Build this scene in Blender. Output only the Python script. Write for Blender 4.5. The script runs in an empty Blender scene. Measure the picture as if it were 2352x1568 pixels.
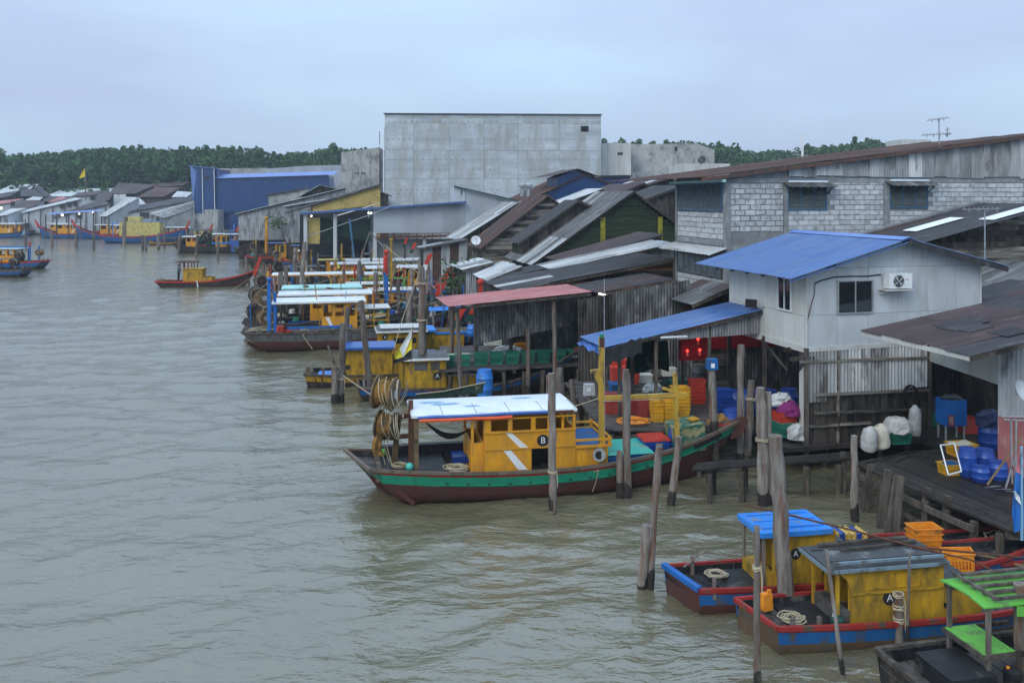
import bpy, math, random
import numpy as np
from mathutils import Vector as V, Matrix
random.seed(7)
rnd = random.uniform
S = bpy.context.scene
COL = S.collection
# ---------------------------------------------------------------- camera
F, U0, V0, H = 2000.0, 1176.0, 455.0, 9.07      # focal length / principal column / horizon row for a 2352 px wide picture, eye height (m)
cam = bpy.data.cameras.new('camera'); co = bpy.data.objects.new('camera', cam); COL.objects.link(co)
co.location = (0, 0, H); co.rotation_euler = (math.radians(90), 0, 0)
cam.sensor_width = 36; cam.lens = 36*F/2352; cam.shift_y = -(784-V0)/2352
cam.clip_start = .3; cam.clip_end = 5000
S.camera = co
# ---------------------------------------------------------------- sky, sun, exposure
W = bpy.data.worlds.new('World'); S.world = W; W.use_nodes = True
nt = W.node_tree; nt.nodes.clear(); N = nt.nodes.new; L_ = nt.links.new
out = N('ShaderNodeOutputWorld'); bg = N('ShaderNodeBackground'); L_(bg.outputs[0], out.inputs[0])
sky = N('ShaderNodeTexSky'); sky.sky_type = 'NISHITA'; sky.sun_disc = False
sky.sun_elevation = math.radians(38); sky.sun_rotation = math.radians(215); sky.air_density = 1.2; sky.dust_density = 3
bg.inputs[1].default_value = 0.13
tc = N('ShaderNodeTexCoord'); mp = N('ShaderNodeMapping'); mp.inputs['Scale'].default_value = (1, 1, 4.5)
mp.inputs['Location'].default_value = (.7, 1.3, .37)
L_(tc.outputs['Generated'], mp.inputs[0])
nz = N('ShaderNodeTexNoise'); nz.inputs['Scale'].default_value = 1.5; nz.inputs['Detail'].default_value = 5; nz.inputs['Roughness'].default_value = .45
nz.inputs['Distortion'].default_value = .3
L_(mp.outputs[0], nz.inputs[0])
rp = N('ShaderNodeValToRGB'); rp.color_ramp.elements[0].position = .42; rp.color_ramp.elements[1].position = .64
rp.color_ramp.elements[0].color = (4.25, 5.75, 7.35, 1); rp.color_ramp.elements[1].color = (3.6, 4.5, 6.25, 1)
L_(nz.outputs[0], rp.inputs[0])
mx = N('ShaderNodeMix'); mx.data_type = 'RGBA'; mx.inputs[0].default_value = .93       # overcast: the cloud sheet hides nearly all of the blue
L_(sky.outputs[0], mx.inputs['A']); L_(rp.outputs[0], mx.inputs['B'])
sp = N('ShaderNodeSeparateXYZ'); L_(tc.outputs['Generated'], sp.inputs[0])         # an overcast sky is about twice as bright overhead as at the horizon
mr_ = N('ShaderNodeMapRange'); mr_.inputs[1].default_value = 0; mr_.inputs[2].default_value = 1; mr_.inputs[3].default_value = .97; mr_.inputs[4].default_value = 2.2; L_(sp.outputs[2], mr_.inputs[0])
vm = N('ShaderNodeVectorMath'); vm.operation = 'SCALE'; L_(mx.outputs['Result'], vm.inputs[0]); L_(mr_.outputs[0], vm.inputs[3]); L_(vm.outputs[0], bg.inputs[0])
sun = bpy.data.lights.new('sun', 'SUN'); sun.energy = 1.4; sun.angle = math.radians(30); sun.color = (1, .95, .86)
so = bpy.data.objects.new('sun', sun); COL.objects.link(so)
so.rotation_euler = (math.radians(52), 0, math.radians(-35))      # from behind the camera's left shoulder
S.view_settings.view_transform = 'Standard'; S.view_settings.look = 'None'
S.view_settings.exposure = -.07; S.view_settings.gamma = 1; S.view_settings.use_curve_mapping = False
S.cycles.max_bounces = 6; S.cycles.diffuse_bounces = 3; S.cycles.glossy_bounces = 3; S.cycles.transmission_bounces = 3
S.cycles.volume_bounces = 0; S.cycles.volume_step_rate = 1; S.cycles.use_denoising = True
S.cycles.caustics_reflective = False; S.cycles.caustics_refractive = False
# ---------------------------------------------------------------- helpers
UP = V((0, 0, 1))
def at(u, v, Y): return V(((u-U0)*Y/F, Y, H-(v-V0)*Y/F))
def gd(u, v, z=0.): return at(u, v, F*(H-z)/(v-V0))
A0 = math.atan2(.253, 1)
class Fr:                                        # a vertical plane: a runs along it, z is up, off is outwards
    def __init__(s, o, ang=A0):
        s.o = V((o[0], o[1], 0)); s.e = V((math.cos(ang), math.sin(ang), 0)); s.n = V((math.sin(ang), -math.cos(ang), 0)); s.ang = ang
    def p(s, a, z, off=0): return s.o+s.e*a+s.n*off+V((0, 0, z))
    def hit(s, u, v):
        d = V(((u-U0)/F, 1, -(v-V0)/F)); t = s.n.dot(s.o)/s.n.dot(d)
        return ((d*t-s.o).dot(s.e), H+t*d.z)
PM = {}
def tag(o, label=None, cat=None, group=None, kind=None):
    if label: o['label'] = label
    if cat: o['category'] = cat
    if group: o['group'] = group
    if kind: o['kind'] = kind
    return o
def thing(name, label, cat, loc=(0, 0, 0), ang=0, group=None):
    o = bpy.data.objects.new(name, None); COL.objects.link(o); o.empty_display_size = .2
    o.location = loc; o.rotation_euler = (0, 0, ang)
    PM[o.name] = Matrix.Translation(V(loc)) @ Matrix.Rotation(ang, 4, 'Z')
    return tag(o, label, cat, group)
def put(me, name, M=None, parent=None):
    o = bpy.data.objects.new(name, me); COL.objects.link(o)
    M = M or Matrix()
    if parent:
        o.parent = parent; o.matrix_basis = PM[parent.name].inverted() @ M
    else: o.matrix_basis = M
    PM[o.name] = M
    return o
class MB:
    def __init__(s, M=None): s.v = []; s.f = []; s.mi = []; s.M = M; s.k = 0
    def add(s, vs, fs):
        n = len(s.v)
        s.v += [(s.M @ V(p)) if s.M else V(p) for p in vs]; s.f += [tuple(i+n for i in f) for f in fs]; s.mi += [s.k]*len(fs)
        return s
    def box(s, c, sz, ang=0, R=None, tap=1.):
        R = R or Matrix.Rotation(ang, 3, 'Z'); c = V(c); x, y, z = sz[0]/2, sz[1]/2, sz[2]/2
        vs = [c+R @ V((i*x*(tap if k > 0 else 1), j*y*(tap if k > 0 else 1), k*z)) for i in (-1, 1) for j in (-1, 1) for k in (-1, 1)]
        return s.add(vs, [(0, 1, 3, 2), (4, 6, 7, 5), (0, 4, 5, 1), (2, 3, 7, 6), (0, 2, 6, 4), (1, 5, 7, 3)])
    def bx(s, x0, x1, y0, y1, z0, z1): return s.box(((x0+x1)/2, (y0+y1)/2, (z0+z1)/2), (x1-x0, y1-y0, z1-z0))
    def beam(s, a, b, w, h=None, up=UP):
        a = V(a); b = V(b); d = (b-a).normalized(); h = h or w
        x = d.cross(up)
        if x.length < 1e-3: x = d.cross(V((0, 1, 0)))
        x.normalize(); y = x.cross(d)
        vs = [p+x*(i*w/2)+y*(j*h/2) for p in (a, b) for i, j in ((-1, -1), (1, -1), (1, 1), (-1, 1))]
        return s.add(vs, [(0, 1, 2, 3), (7, 6, 5, 4), (0, 4, 5, 1), (1, 5, 6, 2), (2, 6, 7, 3), (3, 7, 4, 0)])
    def tube(s, pts, r, n=6, cap=True):
        pts = [V(p) for p in pts]; m = len(pts); R = r if hasattr(r, '__len__') else [r]*m
        vs = []; x = None
        for i, p in enumerate(pts):
            d = (pts[min(i+1, m-1)]-pts[max(i-1, 0)]).normalized()
            if x is None or abs(x.dot(d)) > .95:
                x = d.cross(UP)
                if x.length < 1e-3: x = V((1, 0, 0))
            x = (x-d*x.dot(d)).normalized(); y = d.cross(x)
            vs += [p+(x*math.cos(2*math.pi*k/n)+y*math.sin(2*math.pi*k/n))*R[i] for k in range(n)]
        fs = [(i*n+k, i*n+(k+1) % n, (i+1)*n+(k+1) % n, (i+1)*n+k) for i in range(m-1) for k in range(n)]
        if cap: fs += [tuple(range(n))[::-1], tuple((m-1)*n+k for k in range(n))]
        return s.add(vs, fs)
    def cyl(s, a, b, r0, r1=None, n=10): return s.tube([a, b], [r0, r0 if r1 is None else r1], n)
    def lathe(s, c, prof, n=14):                 # prof: (r, z) from the bottom up
        c = V(c); vs = [c+V((r*math.cos(2*math.pi*k/n), r*math.sin(2*math.pi*k/n), z)) for r, z in prof for k in range(n)]
        m = len(prof); fs = [(i*n+k, i*n+(k+1) % n, (i+1)*n+(k+1) % n, (i+1)*n+k) for i in range(m-1) for k in range(n)]
        return s.add(vs, fs+[tuple(range(n))[::-1], tuple((m-1)*n+k for k in range(n))])
    def prism(s, pts, off):
        pts = [V(p) for p in pts]; n = len(pts); off = V(off)
        return s.add(pts+[p+off for p in pts], [tuple(range(n))[::-1], tuple(range(n, 2*n))]+[(i, (i+1) % n, n+(i+1) % n, n+i) for i in range(n)])
    def grid(s, rows, thick=None):               # rows of points -> surface, optionally a solid of that thickness vector
        m, n = len(rows), len(rows[0]); vs = [p for r in rows for p in r]
        fs = [(i*n+j, i*n+j+1, (i+1)*n+j+1, (i+1)*n+j) for i in range(m-1) for j in range(n-1)]
        if thick is not None:
            t = V(thick); k = m*n; vs = vs+[V(p)+t for p in vs]; fs = fs+[tuple(q+k for q in f[::-1]) for f in fs]
            e = [j for j in range(n)]+[i*n+n-1 for i in range(1, m)]+[(m-1)*n+j for j in range(n-2, -1, -1)]+[i*n for i in range(m-2, 0, -1)]
            fs += [(e[(i+1) % len(e)], e[i], e[i]+k, e[(i+1) % len(e)]+k) for i in range(len(e))]
        return s.add(vs, fs)
    def build(s, name, mat, parent=None, smooth=False):
        if parent: Mi = PM[parent.name].inverted(); M = PM[parent.name]
        else:
            xs = [p.x for p in s.v]; ys = [p.y for p in s.v]; zs = [p.z for p in s.v]
            M = Matrix.Translation(((min(xs)+max(xs))/2, (min(ys)+max(ys))/2, min(zs))); Mi = M.inverted()
        me = bpy.data.meshes.new(name); me.from_pydata([Mi @ p for p in s.v], [], s.f)
        for m in (mat if isinstance(mat, (list, tuple)) else [mat]): me.materials.append(m)
        if s.k: me.polygons.foreach_set('material_index', s.mi)
        if smooth:
            me.polygons.foreach_set('use_smooth', [True]*len(me.polygons))
            try: me.set_sharp_from_angle(angle=.7)
            except Exception: pass
        me.update()
        o = put(me, name, M, parent)
        return o
# ---------------------------------------------------------------- materials
MC = {}
def mat(name, c1, c2=None, sc=3., st=(1, 1, 1), rough=.7, metal=0., bump=.15, bsc=25., var=.12, c3=None, dirt=.0, dsc=1.6, dst=None, spec=.5, emis=0., hue=0., sharp=.12):
    """c1/c2 blotches, c3 patches of wear or dirt (share = dirt), per-object brightness variation."""
    if name in MC: return MC[name]
    m = bpy.data.materials.new(name); MC[name] = m; m.use_nodes = True; t = m.node_tree; n = t.nodes; l = t.links.new
    b = n['Principled BSDF']; b.inputs['Roughness'].default_value = rough; b.inputs['Metallic'].default_value = metal
    b.inputs['Specular IOR Level'].default_value = spec if rough < .5 else .2
    tc = n.new('ShaderNodeTexCoord'); oi = n.new('ShaderNodeObjectInfo')
    ad = n.new('ShaderNodeVectorMath'); ad.operation = 'MULTIPLY_ADD'
    cb = n.new('ShaderNodeCombineXYZ')
    for i in range(3): l(oi.outputs['Random'], cb.inputs[i])
    l(cb.outputs[0], ad.inputs[0]); ad.inputs[1].default_value = (37, 23, 11); l(tc.outputs['Object'], ad.inputs[2])
    def noise(scale, stretch, det=4, ro=.6):
        mp = n.new('ShaderNodeMapping'); mp.inputs['Scale'].default_value = stretch; l(ad.outputs[0], mp.inputs[0])
        z = n.new('ShaderNodeTexNoise'); z.inputs['Scale'].default_value = scale; z.inputs['Detail'].default_value = det; z.inputs['Roughness'].default_value = ro
        l(mp.outputs[0], z.inputs[0]); return z.outputs[0]
    def ramp(src, a, bb):
        r = n.new('ShaderNodeMapRange'); r.inputs[1].default_value = a; r.inputs[2].default_value = bb; l(src, r.inputs[0]); return r.outputs[0]
    def mix(fac, A, B):
        x = n.new('ShaderNodeMix'); x.data_type = 'RGBA'; l(fac, x.inputs[0])
        for k, q in (('A', A), ('B', B)):
            if isinstance(q, tuple): x.inputs[k].default_value = (*q, 1)
            else: l(q, x.inputs[k])
        return x.outputs['Result']
    c2 = c2 or tuple(q*.72 for q in c1)
    c = mix(ramp(noise(sc, st), .35, .65), c1, c2)
    if c3 is not None and dirt > 0:
        th = .5+(.5-dirt)*.42
        c = mix(ramp(noise(dsc, dst or st, 6, .65), th-sharp*.5, th+sharp*.5), c, c3)
    hs = n.new('ShaderNodeHueSaturation'); l(c, hs.inputs['Color'])
    mr = n.new('ShaderNodeMapRange'); mr.inputs[3].default_value = 1-var; mr.inputs[4].default_value = 1+var; l(oi.outputs['Random'], mr.inputs[0]); l(mr.outputs[0], hs.inputs['Value'])
    l(hs.outputs[0], b.inputs['Base Color'])
    if bump:
        bp = n.new('ShaderNodeBump'); bp.inputs['Strength'].default_value = bump; bp.inputs['Distance'].default_value = .02
        l(noise(bsc, st, 3), bp.inputs['Height']); l(bp.outputs[0], b.inputs['Normal'])
    if emis:
        b.inputs['Emission Color'].default_value = (*c1, 1); b.inputs['Emission Strength'].default_value = emis
    return m
def paint(name, c, rough=.5, dirt=.3, c3=(.09, .075, .055), **k):
    return mat(name, c, tuple(q*.82 for q in c), sc=2.5, st=(1, 1, .45), rough=rough, c3=c3, dirt=dirt, dsc=3.5, bump=.12, var=.05, **k)
wood = mat('weathered_wood', (.13, .11, .09), (.05, .042, .035), sc=5, st=(1, 1, .25), rough=.85, c3=(.03, .026, .022), dirt=.3, bump=.5, bsc=40, var=.25)
pole_m = mat('mooring_pole_wood', (.24, .215, .19), (.1, .082, .068), sc=7, st=(1, 1, .14), rough=.85, c3=(.15, .07, .045), dirt=.3, dsc=6, bump=1.0, bsc=30, var=.25)
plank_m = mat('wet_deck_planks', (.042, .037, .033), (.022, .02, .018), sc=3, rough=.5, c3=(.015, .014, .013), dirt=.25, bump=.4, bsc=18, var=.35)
deck_m = mat('boat_deck_wood', (.11, .1, .09), (.06, .055, .05), sc=3, rough=.6, c3=(.025, .023, .02), dirt=.3, bump=.3, var=.15)
deckdk = mat('dark_boat_deck', (.028, .029, .031), (.014, .015, .016), sc=3, rough=.5, c3=(.1, .09, .08), dirt=.2, bump=.3, var=.15)
bwood = mat('dark_plank_wall', (.085, .075, .065), (.035, .03, .026), sc=4, st=(1, 1, .3), rough=.9, c3=(.018, .016, .014), dirt=.4, dsc=1.2, bump=.4, var=.4)
pwood = mat('pale_board_wall', (.30, .27, .225), (.15, .135, .11), sc=4, st=(.3, .3, 2), rough=.9, c3=(.05, .045, .04), dirt=.4, dsc=1.1, bump=.4, var=.35)
zinc = mat('grey_zinc_sheet', (.36, .37, .37), (.22, .225, .23), sc=2, st=(1, .3, .3), rough=.55, metal=.0, c3=(.13, .125, .12), dirt=.3, dsc=1.5, bump=.1, var=.22)
zincw = mat('pale_zinc_sheet', (.52, .53, .53), (.35, .36, .36), sc=2, st=(2, .3, .4), rough=.45, c3=(.16, .16, .155), dirt=.25, dsc=1.4, bump=.1, var=.15)
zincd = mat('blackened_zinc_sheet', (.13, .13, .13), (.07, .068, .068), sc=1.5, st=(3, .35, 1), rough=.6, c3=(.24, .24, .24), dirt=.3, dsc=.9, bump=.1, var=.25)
brown = mat('brown_roof_sheet', (.085, .057, .054), (.05, .038, .038), sc=1.4, st=(2.5, .5, 1), rough=.55, c3=(.14, .13, .13), dirt=.12, dsc=1.3, bump=.12, var=.22)
darkr = mat('dark_roof_sheet', (.055, .052, .056), (.035, .034, .036), sc=1.5, st=(2.5, .5, 1), rough=.5, c3=(.13, .12, .115), dirt=.15, dsc=1.2, bump=.12, var=.22)
rustr = mat('rusty_roof_sheet', (.13, .062, .045), (.07, .045, .038), sc=1.6, st=(3, .4, 1), rough=.7, c3=(.05, .045, .045), dirt=.4, dsc=1.3, bump=.15, var=.25)
redr = mat('faded_red_roof', (.40, .155, .15), (.33, .13, .13), sc=1.3, st=(2, .6, 1), rough=.55, c3=(.42, .25, .23), dirt=.3, bump=.05, var=.08)
bluer = mat('blue_roof_sheet', (.05, .125, .315), (.04, .1, .26), sc=1.2, st=(3, .4, 1), rough=.33, c3=(.14, .18, .26), dirt=.2, dsc=2.2, bump=.05, var=.09, sharp=.35)
bluel = mat('light_blue_roof', (.12, .21, .52), (.1, .18, .45), sc=1.2, rough=.4, bump=.03, var=.05)
bluew = mat('blue_wall_cladding', (.007, .045, .16), (.006, .038, .135), sc=.8, st=(3, 3, .3), rough=.4, c3=(.012, .03, .11), dirt=.2, dsc=.6, bump=.05, var=.05)
whitew = mat('white_wall_board', (.50, .53, .56), (.43, .45, .47), sc=.8, st=(1, 1, .4), rough=.55, c3=(.36, .35, .31), dirt=.16, dsc=.9, dst=(2.2, 2.2, .5), bump=.03, var=.03, sharp=.3)
whitel = mat('cream_wall_board', (.56, .57, .55), (.5, .5, .47), sc=.8, st=(1, 1, .4), rough=.6, c3=(.38, .36, .30), dirt=.22, dsc=.9, dst=(2.5, 2.5, .4), bump=.03, var=.03, sharp=.3)
paleb = mat('pale_blue_grey_wall', (.40, .43, .47), (.34, .365, .4), sc=.5, st=(1, 1, .3), rough=.6, bump=.02, var=.03, c3=(.3, .31, .31), dirt=.25, dsc=.5, sharp=.3)
concr = mat('bare_concrete', (.52, .565, .6), (.36, .4, .43), sc=.3, st=(.5, .5, 2.6), rough=.9, c3=(.36, .37, .35), dirt=.42, dsc=.5, dst=(1.2, 1.2, .3), bump=.2, bsc=5, var=.05, sharp=.2)
concd = mat('weathered_concrete', (.44, .44, .42), (.3, .3, .29), sc=.5, rough=.9, c3=(.22, .22, .21), dirt=.35, dsc=.7, bump=.2, bsc=5, var=.05)
mortar = mat('grey_mortar', (.25, .26, .265), (.19, .195, .2), sc=2, rough=.95, bump=.4, c3=(.33, .34, .34), dirt=.3, var=.05)
block_m = mat('pale_concrete_block', (.52, .535, .55), (.44, .45, .46), sc=3, rough=.95, bump=.4, bsc=30, c3=(.3, .31, .31), dirt=.3, dsc=3, var=.16)
cream = mat('ochre_yellow_wall', (.5, .37, .13), (.42, .31, .1), sc=.8, rough=.8, c3=(.25, .2, .1), dirt=.2, var=.04)
greenw = mat('dark_green_board', (.035, .05, .026), (.02, .03, .017), sc=3, st=(.3, .3, 2), rough=.75, c3=(.07, .08, .05), dirt=.2, var=.2, bump=.3)
yel = paint('yellow_boat_paint', (.76, .34, .016), dirt=.3, c3=(.36, .19, .05), sharp=.4)
yelo = paint('ochre_boat_paint', (.58, .33, .02), dirt=.45, c3=(.16, .11, .03), sharp=.3)
yelp = paint('pale_yellow_paint', (.56, .48, .17), dirt=.25)
blue = paint('bright_blue_paint', (.02, .14, .45), dirt=.25)
azure = paint('azure_roof_paint', (.035, .24, .7), dirt=.25, c3=(.16, .2, .24))
bluh = paint('blue_hull_paint', (.016, .11, .31), dirt=.27)
red = paint('red_paint', (.34, .03, .022), dirt=.3)
redb = paint('bright_red_paint', (.5, .045, .028), dirt=.22)
maroon = paint('maroon_antifouling', (.1, .034, .028), dirt=.3, c3=(.055, .045, .042), sharp=.35)
greenh = paint('green_hull_paint', (.02, .25, .145), dirt=.14, c3=(.03, .04, .035))
greend = paint('dark_green_hull', (.02, .07, .055), dirt=.3)
limeg = paint('lime_green_paint', (.14, .46, .07), dirt=.3, c3=(.12, .22, .08))
aqua = paint('pale_turquoise_paint', (.38, .68, .66), dirt=.12)
greyb = paint('grey_hull_paint', (.13, .135, .14), dirt=.35)
tarred = paint('tarred_dark_hull', (.035, .03, .028), dirt=.3)
frameb = paint('faded_blue_frame', (.06, .15, .27), dirt=.3)
ltblue = paint('light_blue_paint', (.22, .42, .58), dirt=.2)
whitep = paint('white_paint', (.74, .76, .76), dirt=.1, c3=(.4, .4, .38))
whiter = mat('white_boat_roof', (.72, .76, .78), (.62, .66, .69), sc=1.2, rough=.3, c3=(.4, .43, .45), dirt=.1, dsc=1.5, bump=.03, var=.04)
greyr = mat('grey_boat_roof', (.06, .063, .066), (.035, .036, .038), sc=2, rough=.45, c3=(.2, .2, .19), dirt=.2, var=.1)
tarpb = mat('blue_tarpaulin', (.03, .12, .4), (.025, .09, .32), sc=3, rough=.4, bump=.3, var=.1)
tarpo = mat('orange_tarpaulin', (.75, .12, .04), (.6, .09, .03), sc=3, rough=.5, bump=.2)
cgreen = mat('green_plastic', (.02, .2, .13), (.015, .15, .1), sc=4, rough=.45, c3=(.06, .1, .07), dirt=.2, var=.15)
cteal = mat('turquoise_plastic', (.06, .45, .36), (.05, .38, .3), sc=3, rough=.45, c3=(.2, .35, .25), dirt=.2, var=.05)
cyel = mat('yellow_plastic', (.68, .36, .02), (.5, .25, .015), sc=4, rough=.4, c3=(.35, .2, .04), dirt=.1, var=.08)
corg = mat('orange_plastic', (.75, .27, .02), (.6, .2, .015), sc=4, rough=.4, c3=(.3, .13, .04), dirt=.22, var=.08)
cred = mat('red_plastic', (.58, .06, .035), (.48, .05, .03), sc=3, rough=.45, c3=(.3, .08, .05), dirt=.12, var=.08)
credd = mat('dull_red_plastic', (.32, .05, .04), (.25, .04, .035), sc=3, rough=.5, c3=(.2, .06, .05), dirt=.2, var=.08)
cblue = mat('blue_plastic', (.018, .07, .33), (.013, .05, .26), sc=3, rough=.35, c3=(.04, .08, .25), dirt=.1, var=.08)
cbluel = mat('sky_blue_plastic', (.03, .2, .62), (.025, .17, .55), sc=3, rough=.35, c3=(.05, .1, .2), dirt=.12, var=.05)
cwhite = mat('white_plastic', (.72, .72, .66), (.6, .6, .55), sc=3, rough=.45, c3=(.4, .38, .33), dirt=.15, var=.05)
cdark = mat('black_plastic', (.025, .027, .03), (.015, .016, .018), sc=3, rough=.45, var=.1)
sack_m = mat('woven_sack', (.58, .55, .46), (.48, .45, .36), sc=6, rough=.85, bump=.4, c3=(.35, .32, .24), dirt=.2, var=.1)
sackw = mat('white_sacking', (.52, .52, .5), (.36, .36, .35), sc=5, rough=.8, bump=.5, c3=(.5, .25, .18), dirt=.06, var=.1)
rope_m = mat('pale_rope', (.5, .43, .3), (.35, .3, .2), sc=20, rough=.9, bump=.5, var=.15)
net_m = mat('ochre_fishing_net', (.38, .2, .05), (.22, .12, .035), sc=8, rough=.95, bump=.8, bsc=60, c3=(.06, .055, .04), dirt=.3, var=.1)
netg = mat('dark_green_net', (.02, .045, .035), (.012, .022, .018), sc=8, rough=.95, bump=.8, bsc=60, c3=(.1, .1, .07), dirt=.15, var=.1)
drumw = mat('drum_wood', (.2, .135, .075), (.12, .085, .05), sc=4, rough=.8, c3=(.05, .04, .03), dirt=.25, bump=.3)
rust = mat('rusty_iron', (.14, .06, .035), (.08, .045, .03), sc=6, rough=.85, bump=.3, var=.1)
steel = mat('galvanised_steel', (.4, .42, .43), (.3, .31, .32), sc=5, rough=.4, metal=.4, bump=.05, var=.1)
black = mat('black_rubber', (.012, .012, .013), (.02, .02, .02), sc=5, rough=.6, var=.1)
glassd = mat('dark_window_glass', (.010, .012, .015), (.016, .018, .02), sc=1, rough=.07, bump=0, var=.3, spec=.6)
glassb = mat('louvre_glass', (.06, .075, .07), (.03, .04, .038), sc=2, rough=.4, bump=0, var=.35, spec=.6)
lamp_m = mat('lit_lamp', (1, .98, .85), (1, .98, .85), bump=0, var=0, emis=4.)
lampr = mat('red_altar_bulb', (1, .03, .02), (1, .03, .02), bump=0, var=0, emis=6.)
plyw = mat('plywood_sheet', (.3, .2, .11), (.2, .14, .08), sc=3, rough=.8, c3=(.1, .08, .06), dirt=.2, var=.15)
purple = mat('purple_cloth', (.2, .025, .13), (.15, .02, .1), sc=4, rough=.85, bump=.5)
redin = mat('dark_red_banner', (.2, .008, .01), (.15, .007, .008), sc=2, rough=.7)
leaf_m = mat('weed_leaves', (.05, .12, .03), (.03, .075, .02), sc=3, rough=.7, var=.2, bump=0)
skin = mat('skin', (.32, .17, .1), (.3, .15, .09), rough=.6, bump=0)
tealc = mat('teal_shirt', (.07, .19, .21), (.06, .16, .18), sc=6, rough=.9)
navyc = mat('navy_trousers', (.015, .018, .03), (.012, .014, .022), sc=6, rough=.9)
hair_m = mat('black_hair', (.01, .009, .008), (.01, .009, .008), rough=.6, bump=0)
bricko = mat('orange_brick', (.3, .13, .07), (.2, .09, .05), sc=3, rough=.9, bump=.3, var=.3)
# ---------------------------------------------------------------- river, banks, air
def river():
    xs = np.concatenate([np.linspace(-236, -60, 60)[:-1], np.linspace(-60, -14, 330), np.linspace(-14, 16, 330)[1:], np.linspace(16, 60, 60)[1:]])
    ys = [8.]
    while ys[-1] < 70: ys.append(ys[-1]+.055+ys[-1]*.0011)
    while ys[-1] < 235: ys.append(ys[-1]*1.012+.05)
    ys = np.array(ys); X, Y = np.meshgrid(xs, ys); Z = np.zeros_like(X)
    rs = np.random.RandomState(3)
    for i in range(46):
        lam = np.exp(rs.uniform(np.log(.45), np.log(5.)))
        th = rs.normal(math.radians(98), .42); k = 2*math.pi/lam
        amp = .0075*lam**.75
        wx = X+.3*np.sin(Y*.35+i)+.2*np.sin(X*.8+i*2.); wy = Y+.35*np.sin(X*.3+i*1.7)+.25*np.sin(X*.71+Y*.4+i)
        ph = k*(wx*math.cos(th)+wy*math.sin(th))+rs.uniform(0, 6.28)
        mod = .5+.5*np.sin(X*.11*rs.uniform(.5, 2)+Y*.13*rs.uniform(.5, 2)+rs.uniform(0, 6))
        fade = np.clip(1.6-Y/(lam*45), 0, 1)
        Z += amp*mod*fade*(1-2*np.abs(np.sin(ph/2))**1.3)
    # wake of the moving boat
    p = gd(430, 650); dx = X-p.x; dy = Y-p.y
    for sg in (-1, 1):
        d = (-dx)*.0+(dy+sg*dx*.28); Z += .035*np.exp(-(d/1.2)**2)*np.cos(d*3.)*np.clip((-dx)/8, 0, 1)*np.clip(1.5+dx/60, 0, 1)
    Z[:, (X[0] > 62)] = 0
    v = np.stack([X, Y, Z], -1).reshape(-1, 3); m, n = X.shape
    i = np.arange(m*n).reshape(m, n); q = np.stack([i[:-1, :-1], i[:-1, 1:], i[1:, 1:], i[1:, :-1]], -1).reshape(-1, 4)
    me = bpy.data.meshes.new('river'); me.vertices.add(len(v)); me.vertices.foreach_set('co', v.ravel())
    me.loops.add(q.size); me.loops.foreach_set('vertex_index', q.ravel()); me.polygons.add(len(q))
    me.polygons.foreach_set('loop_start', np.arange(0, q.size, 4)); me.polygons.foreach_set('loop_total', np.full(len(q), 4))
    me.polygons.foreach_set('use_smooth', np.ones(len(q), bool)); me.update(calc_edges=True)
    m_ = bpy.data.materials.new('muddy_water'); m_.use_nodes = True; t = m_.node_tree; b = t.nodes['Principled BSDF']; n_ = t.nodes.new; l = t.links.new
    b.inputs['Roughness'].default_value = .08; b.inputs['IOR'].default_value = 1.7; b.inputs['Specular IOR Level'].default_value = 1.0
    tc = n_('ShaderNodeTexCoord')
    nz = n_('ShaderNodeTexNoise'); nz.inputs['Scale'].default_value = .12; nz.inputs['Detail'].default_value = 4; l(tc.outputs['Object'], nz.inputs[0])
    r = n_('ShaderNodeValToRGB'); r.color_ramp.elements[0].position = .3; r.color_ramp.elements[1].position = .7
    r.color_ramp.elements[0].color = (.122, .11, .064, 1); r.color_ramp.elements[1].color = (.15, .137, .086, 1); l(nz.outputs[0], r.inputs[0]); l(r.outputs[0], b.inputs['Base Color'])
    prev = None
    for sc, dist, st in ((1.3, .085, (.5, 1, 1)), (3.6, .055, (.5, 1, 1)), (10, .014, (.55, 1, 1))):
        mp = n_('ShaderNodeMapping'); mp.inputs['Scale'].default_value = st; l(tc.outputs['Object'], mp.inputs[0])
        z = n_('ShaderNodeTexNoise'); z.inputs['Scale'].default_value = sc; z.inputs['Detail'].default_value = 3; z.inputs['Roughness'].default_value = .5; z.inputs['Distortion'].default_value = .9; l(mp.outputs[0], z.inputs[0])
        bp = n_('ShaderNodeBump'); bp.inputs['Strength'].default_value = .9; bp.inputs['Distance'].default_value = dist; l(z.outputs[0], bp.inputs['Height'])
        if prev: l(prev, bp.inputs['Normal'])
        prev = bp.outputs[0]
    l(prev, b.inputs['Normal']); me.materials.append(m_)
    return tag(put(me, 'river'), 'muddy grey green river water with short wind ripples', None, None, 'structure')
river()
mud = mat('mud_bank', (.07, .062, .05), (.045, .04, .033), sc=.5, rough=.7, bump=.3)
bank = [(-236, 232), (-130, 226), (-78, 216), (-48, 150), (-16, 104), (-3, 66), (7, 47), (11.5, 38), (13, 33), (17, 27), (22, 18), (60, 8), (205, 8), (205, 338), (-236, 338)]
g_ = MB(); g_.prism([(x, y, -.6) for x, y in bank], (0, 0, 1.0)); tag(g_.build('ground', mud), 'dark mud bank under the stilt houses', None, None, 'structure')
hz = MB(); hz.bx(-240, 210, -20, 342, -2, 34)
hm = bpy.data.materials.new('haze'); hm.use_nodes = True; hm.node_tree.nodes.remove(hm.node_tree.nodes['Principled BSDF'])
pv = hm.node_tree.nodes.new('ShaderNodeVolumePrincipled'); pv.inputs['Density'].default_value = .0004; pv.inputs['Color'].default_value = (.82, .9, 1, 1); pv.inputs['Anisotropy'].default_value = .2
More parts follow.
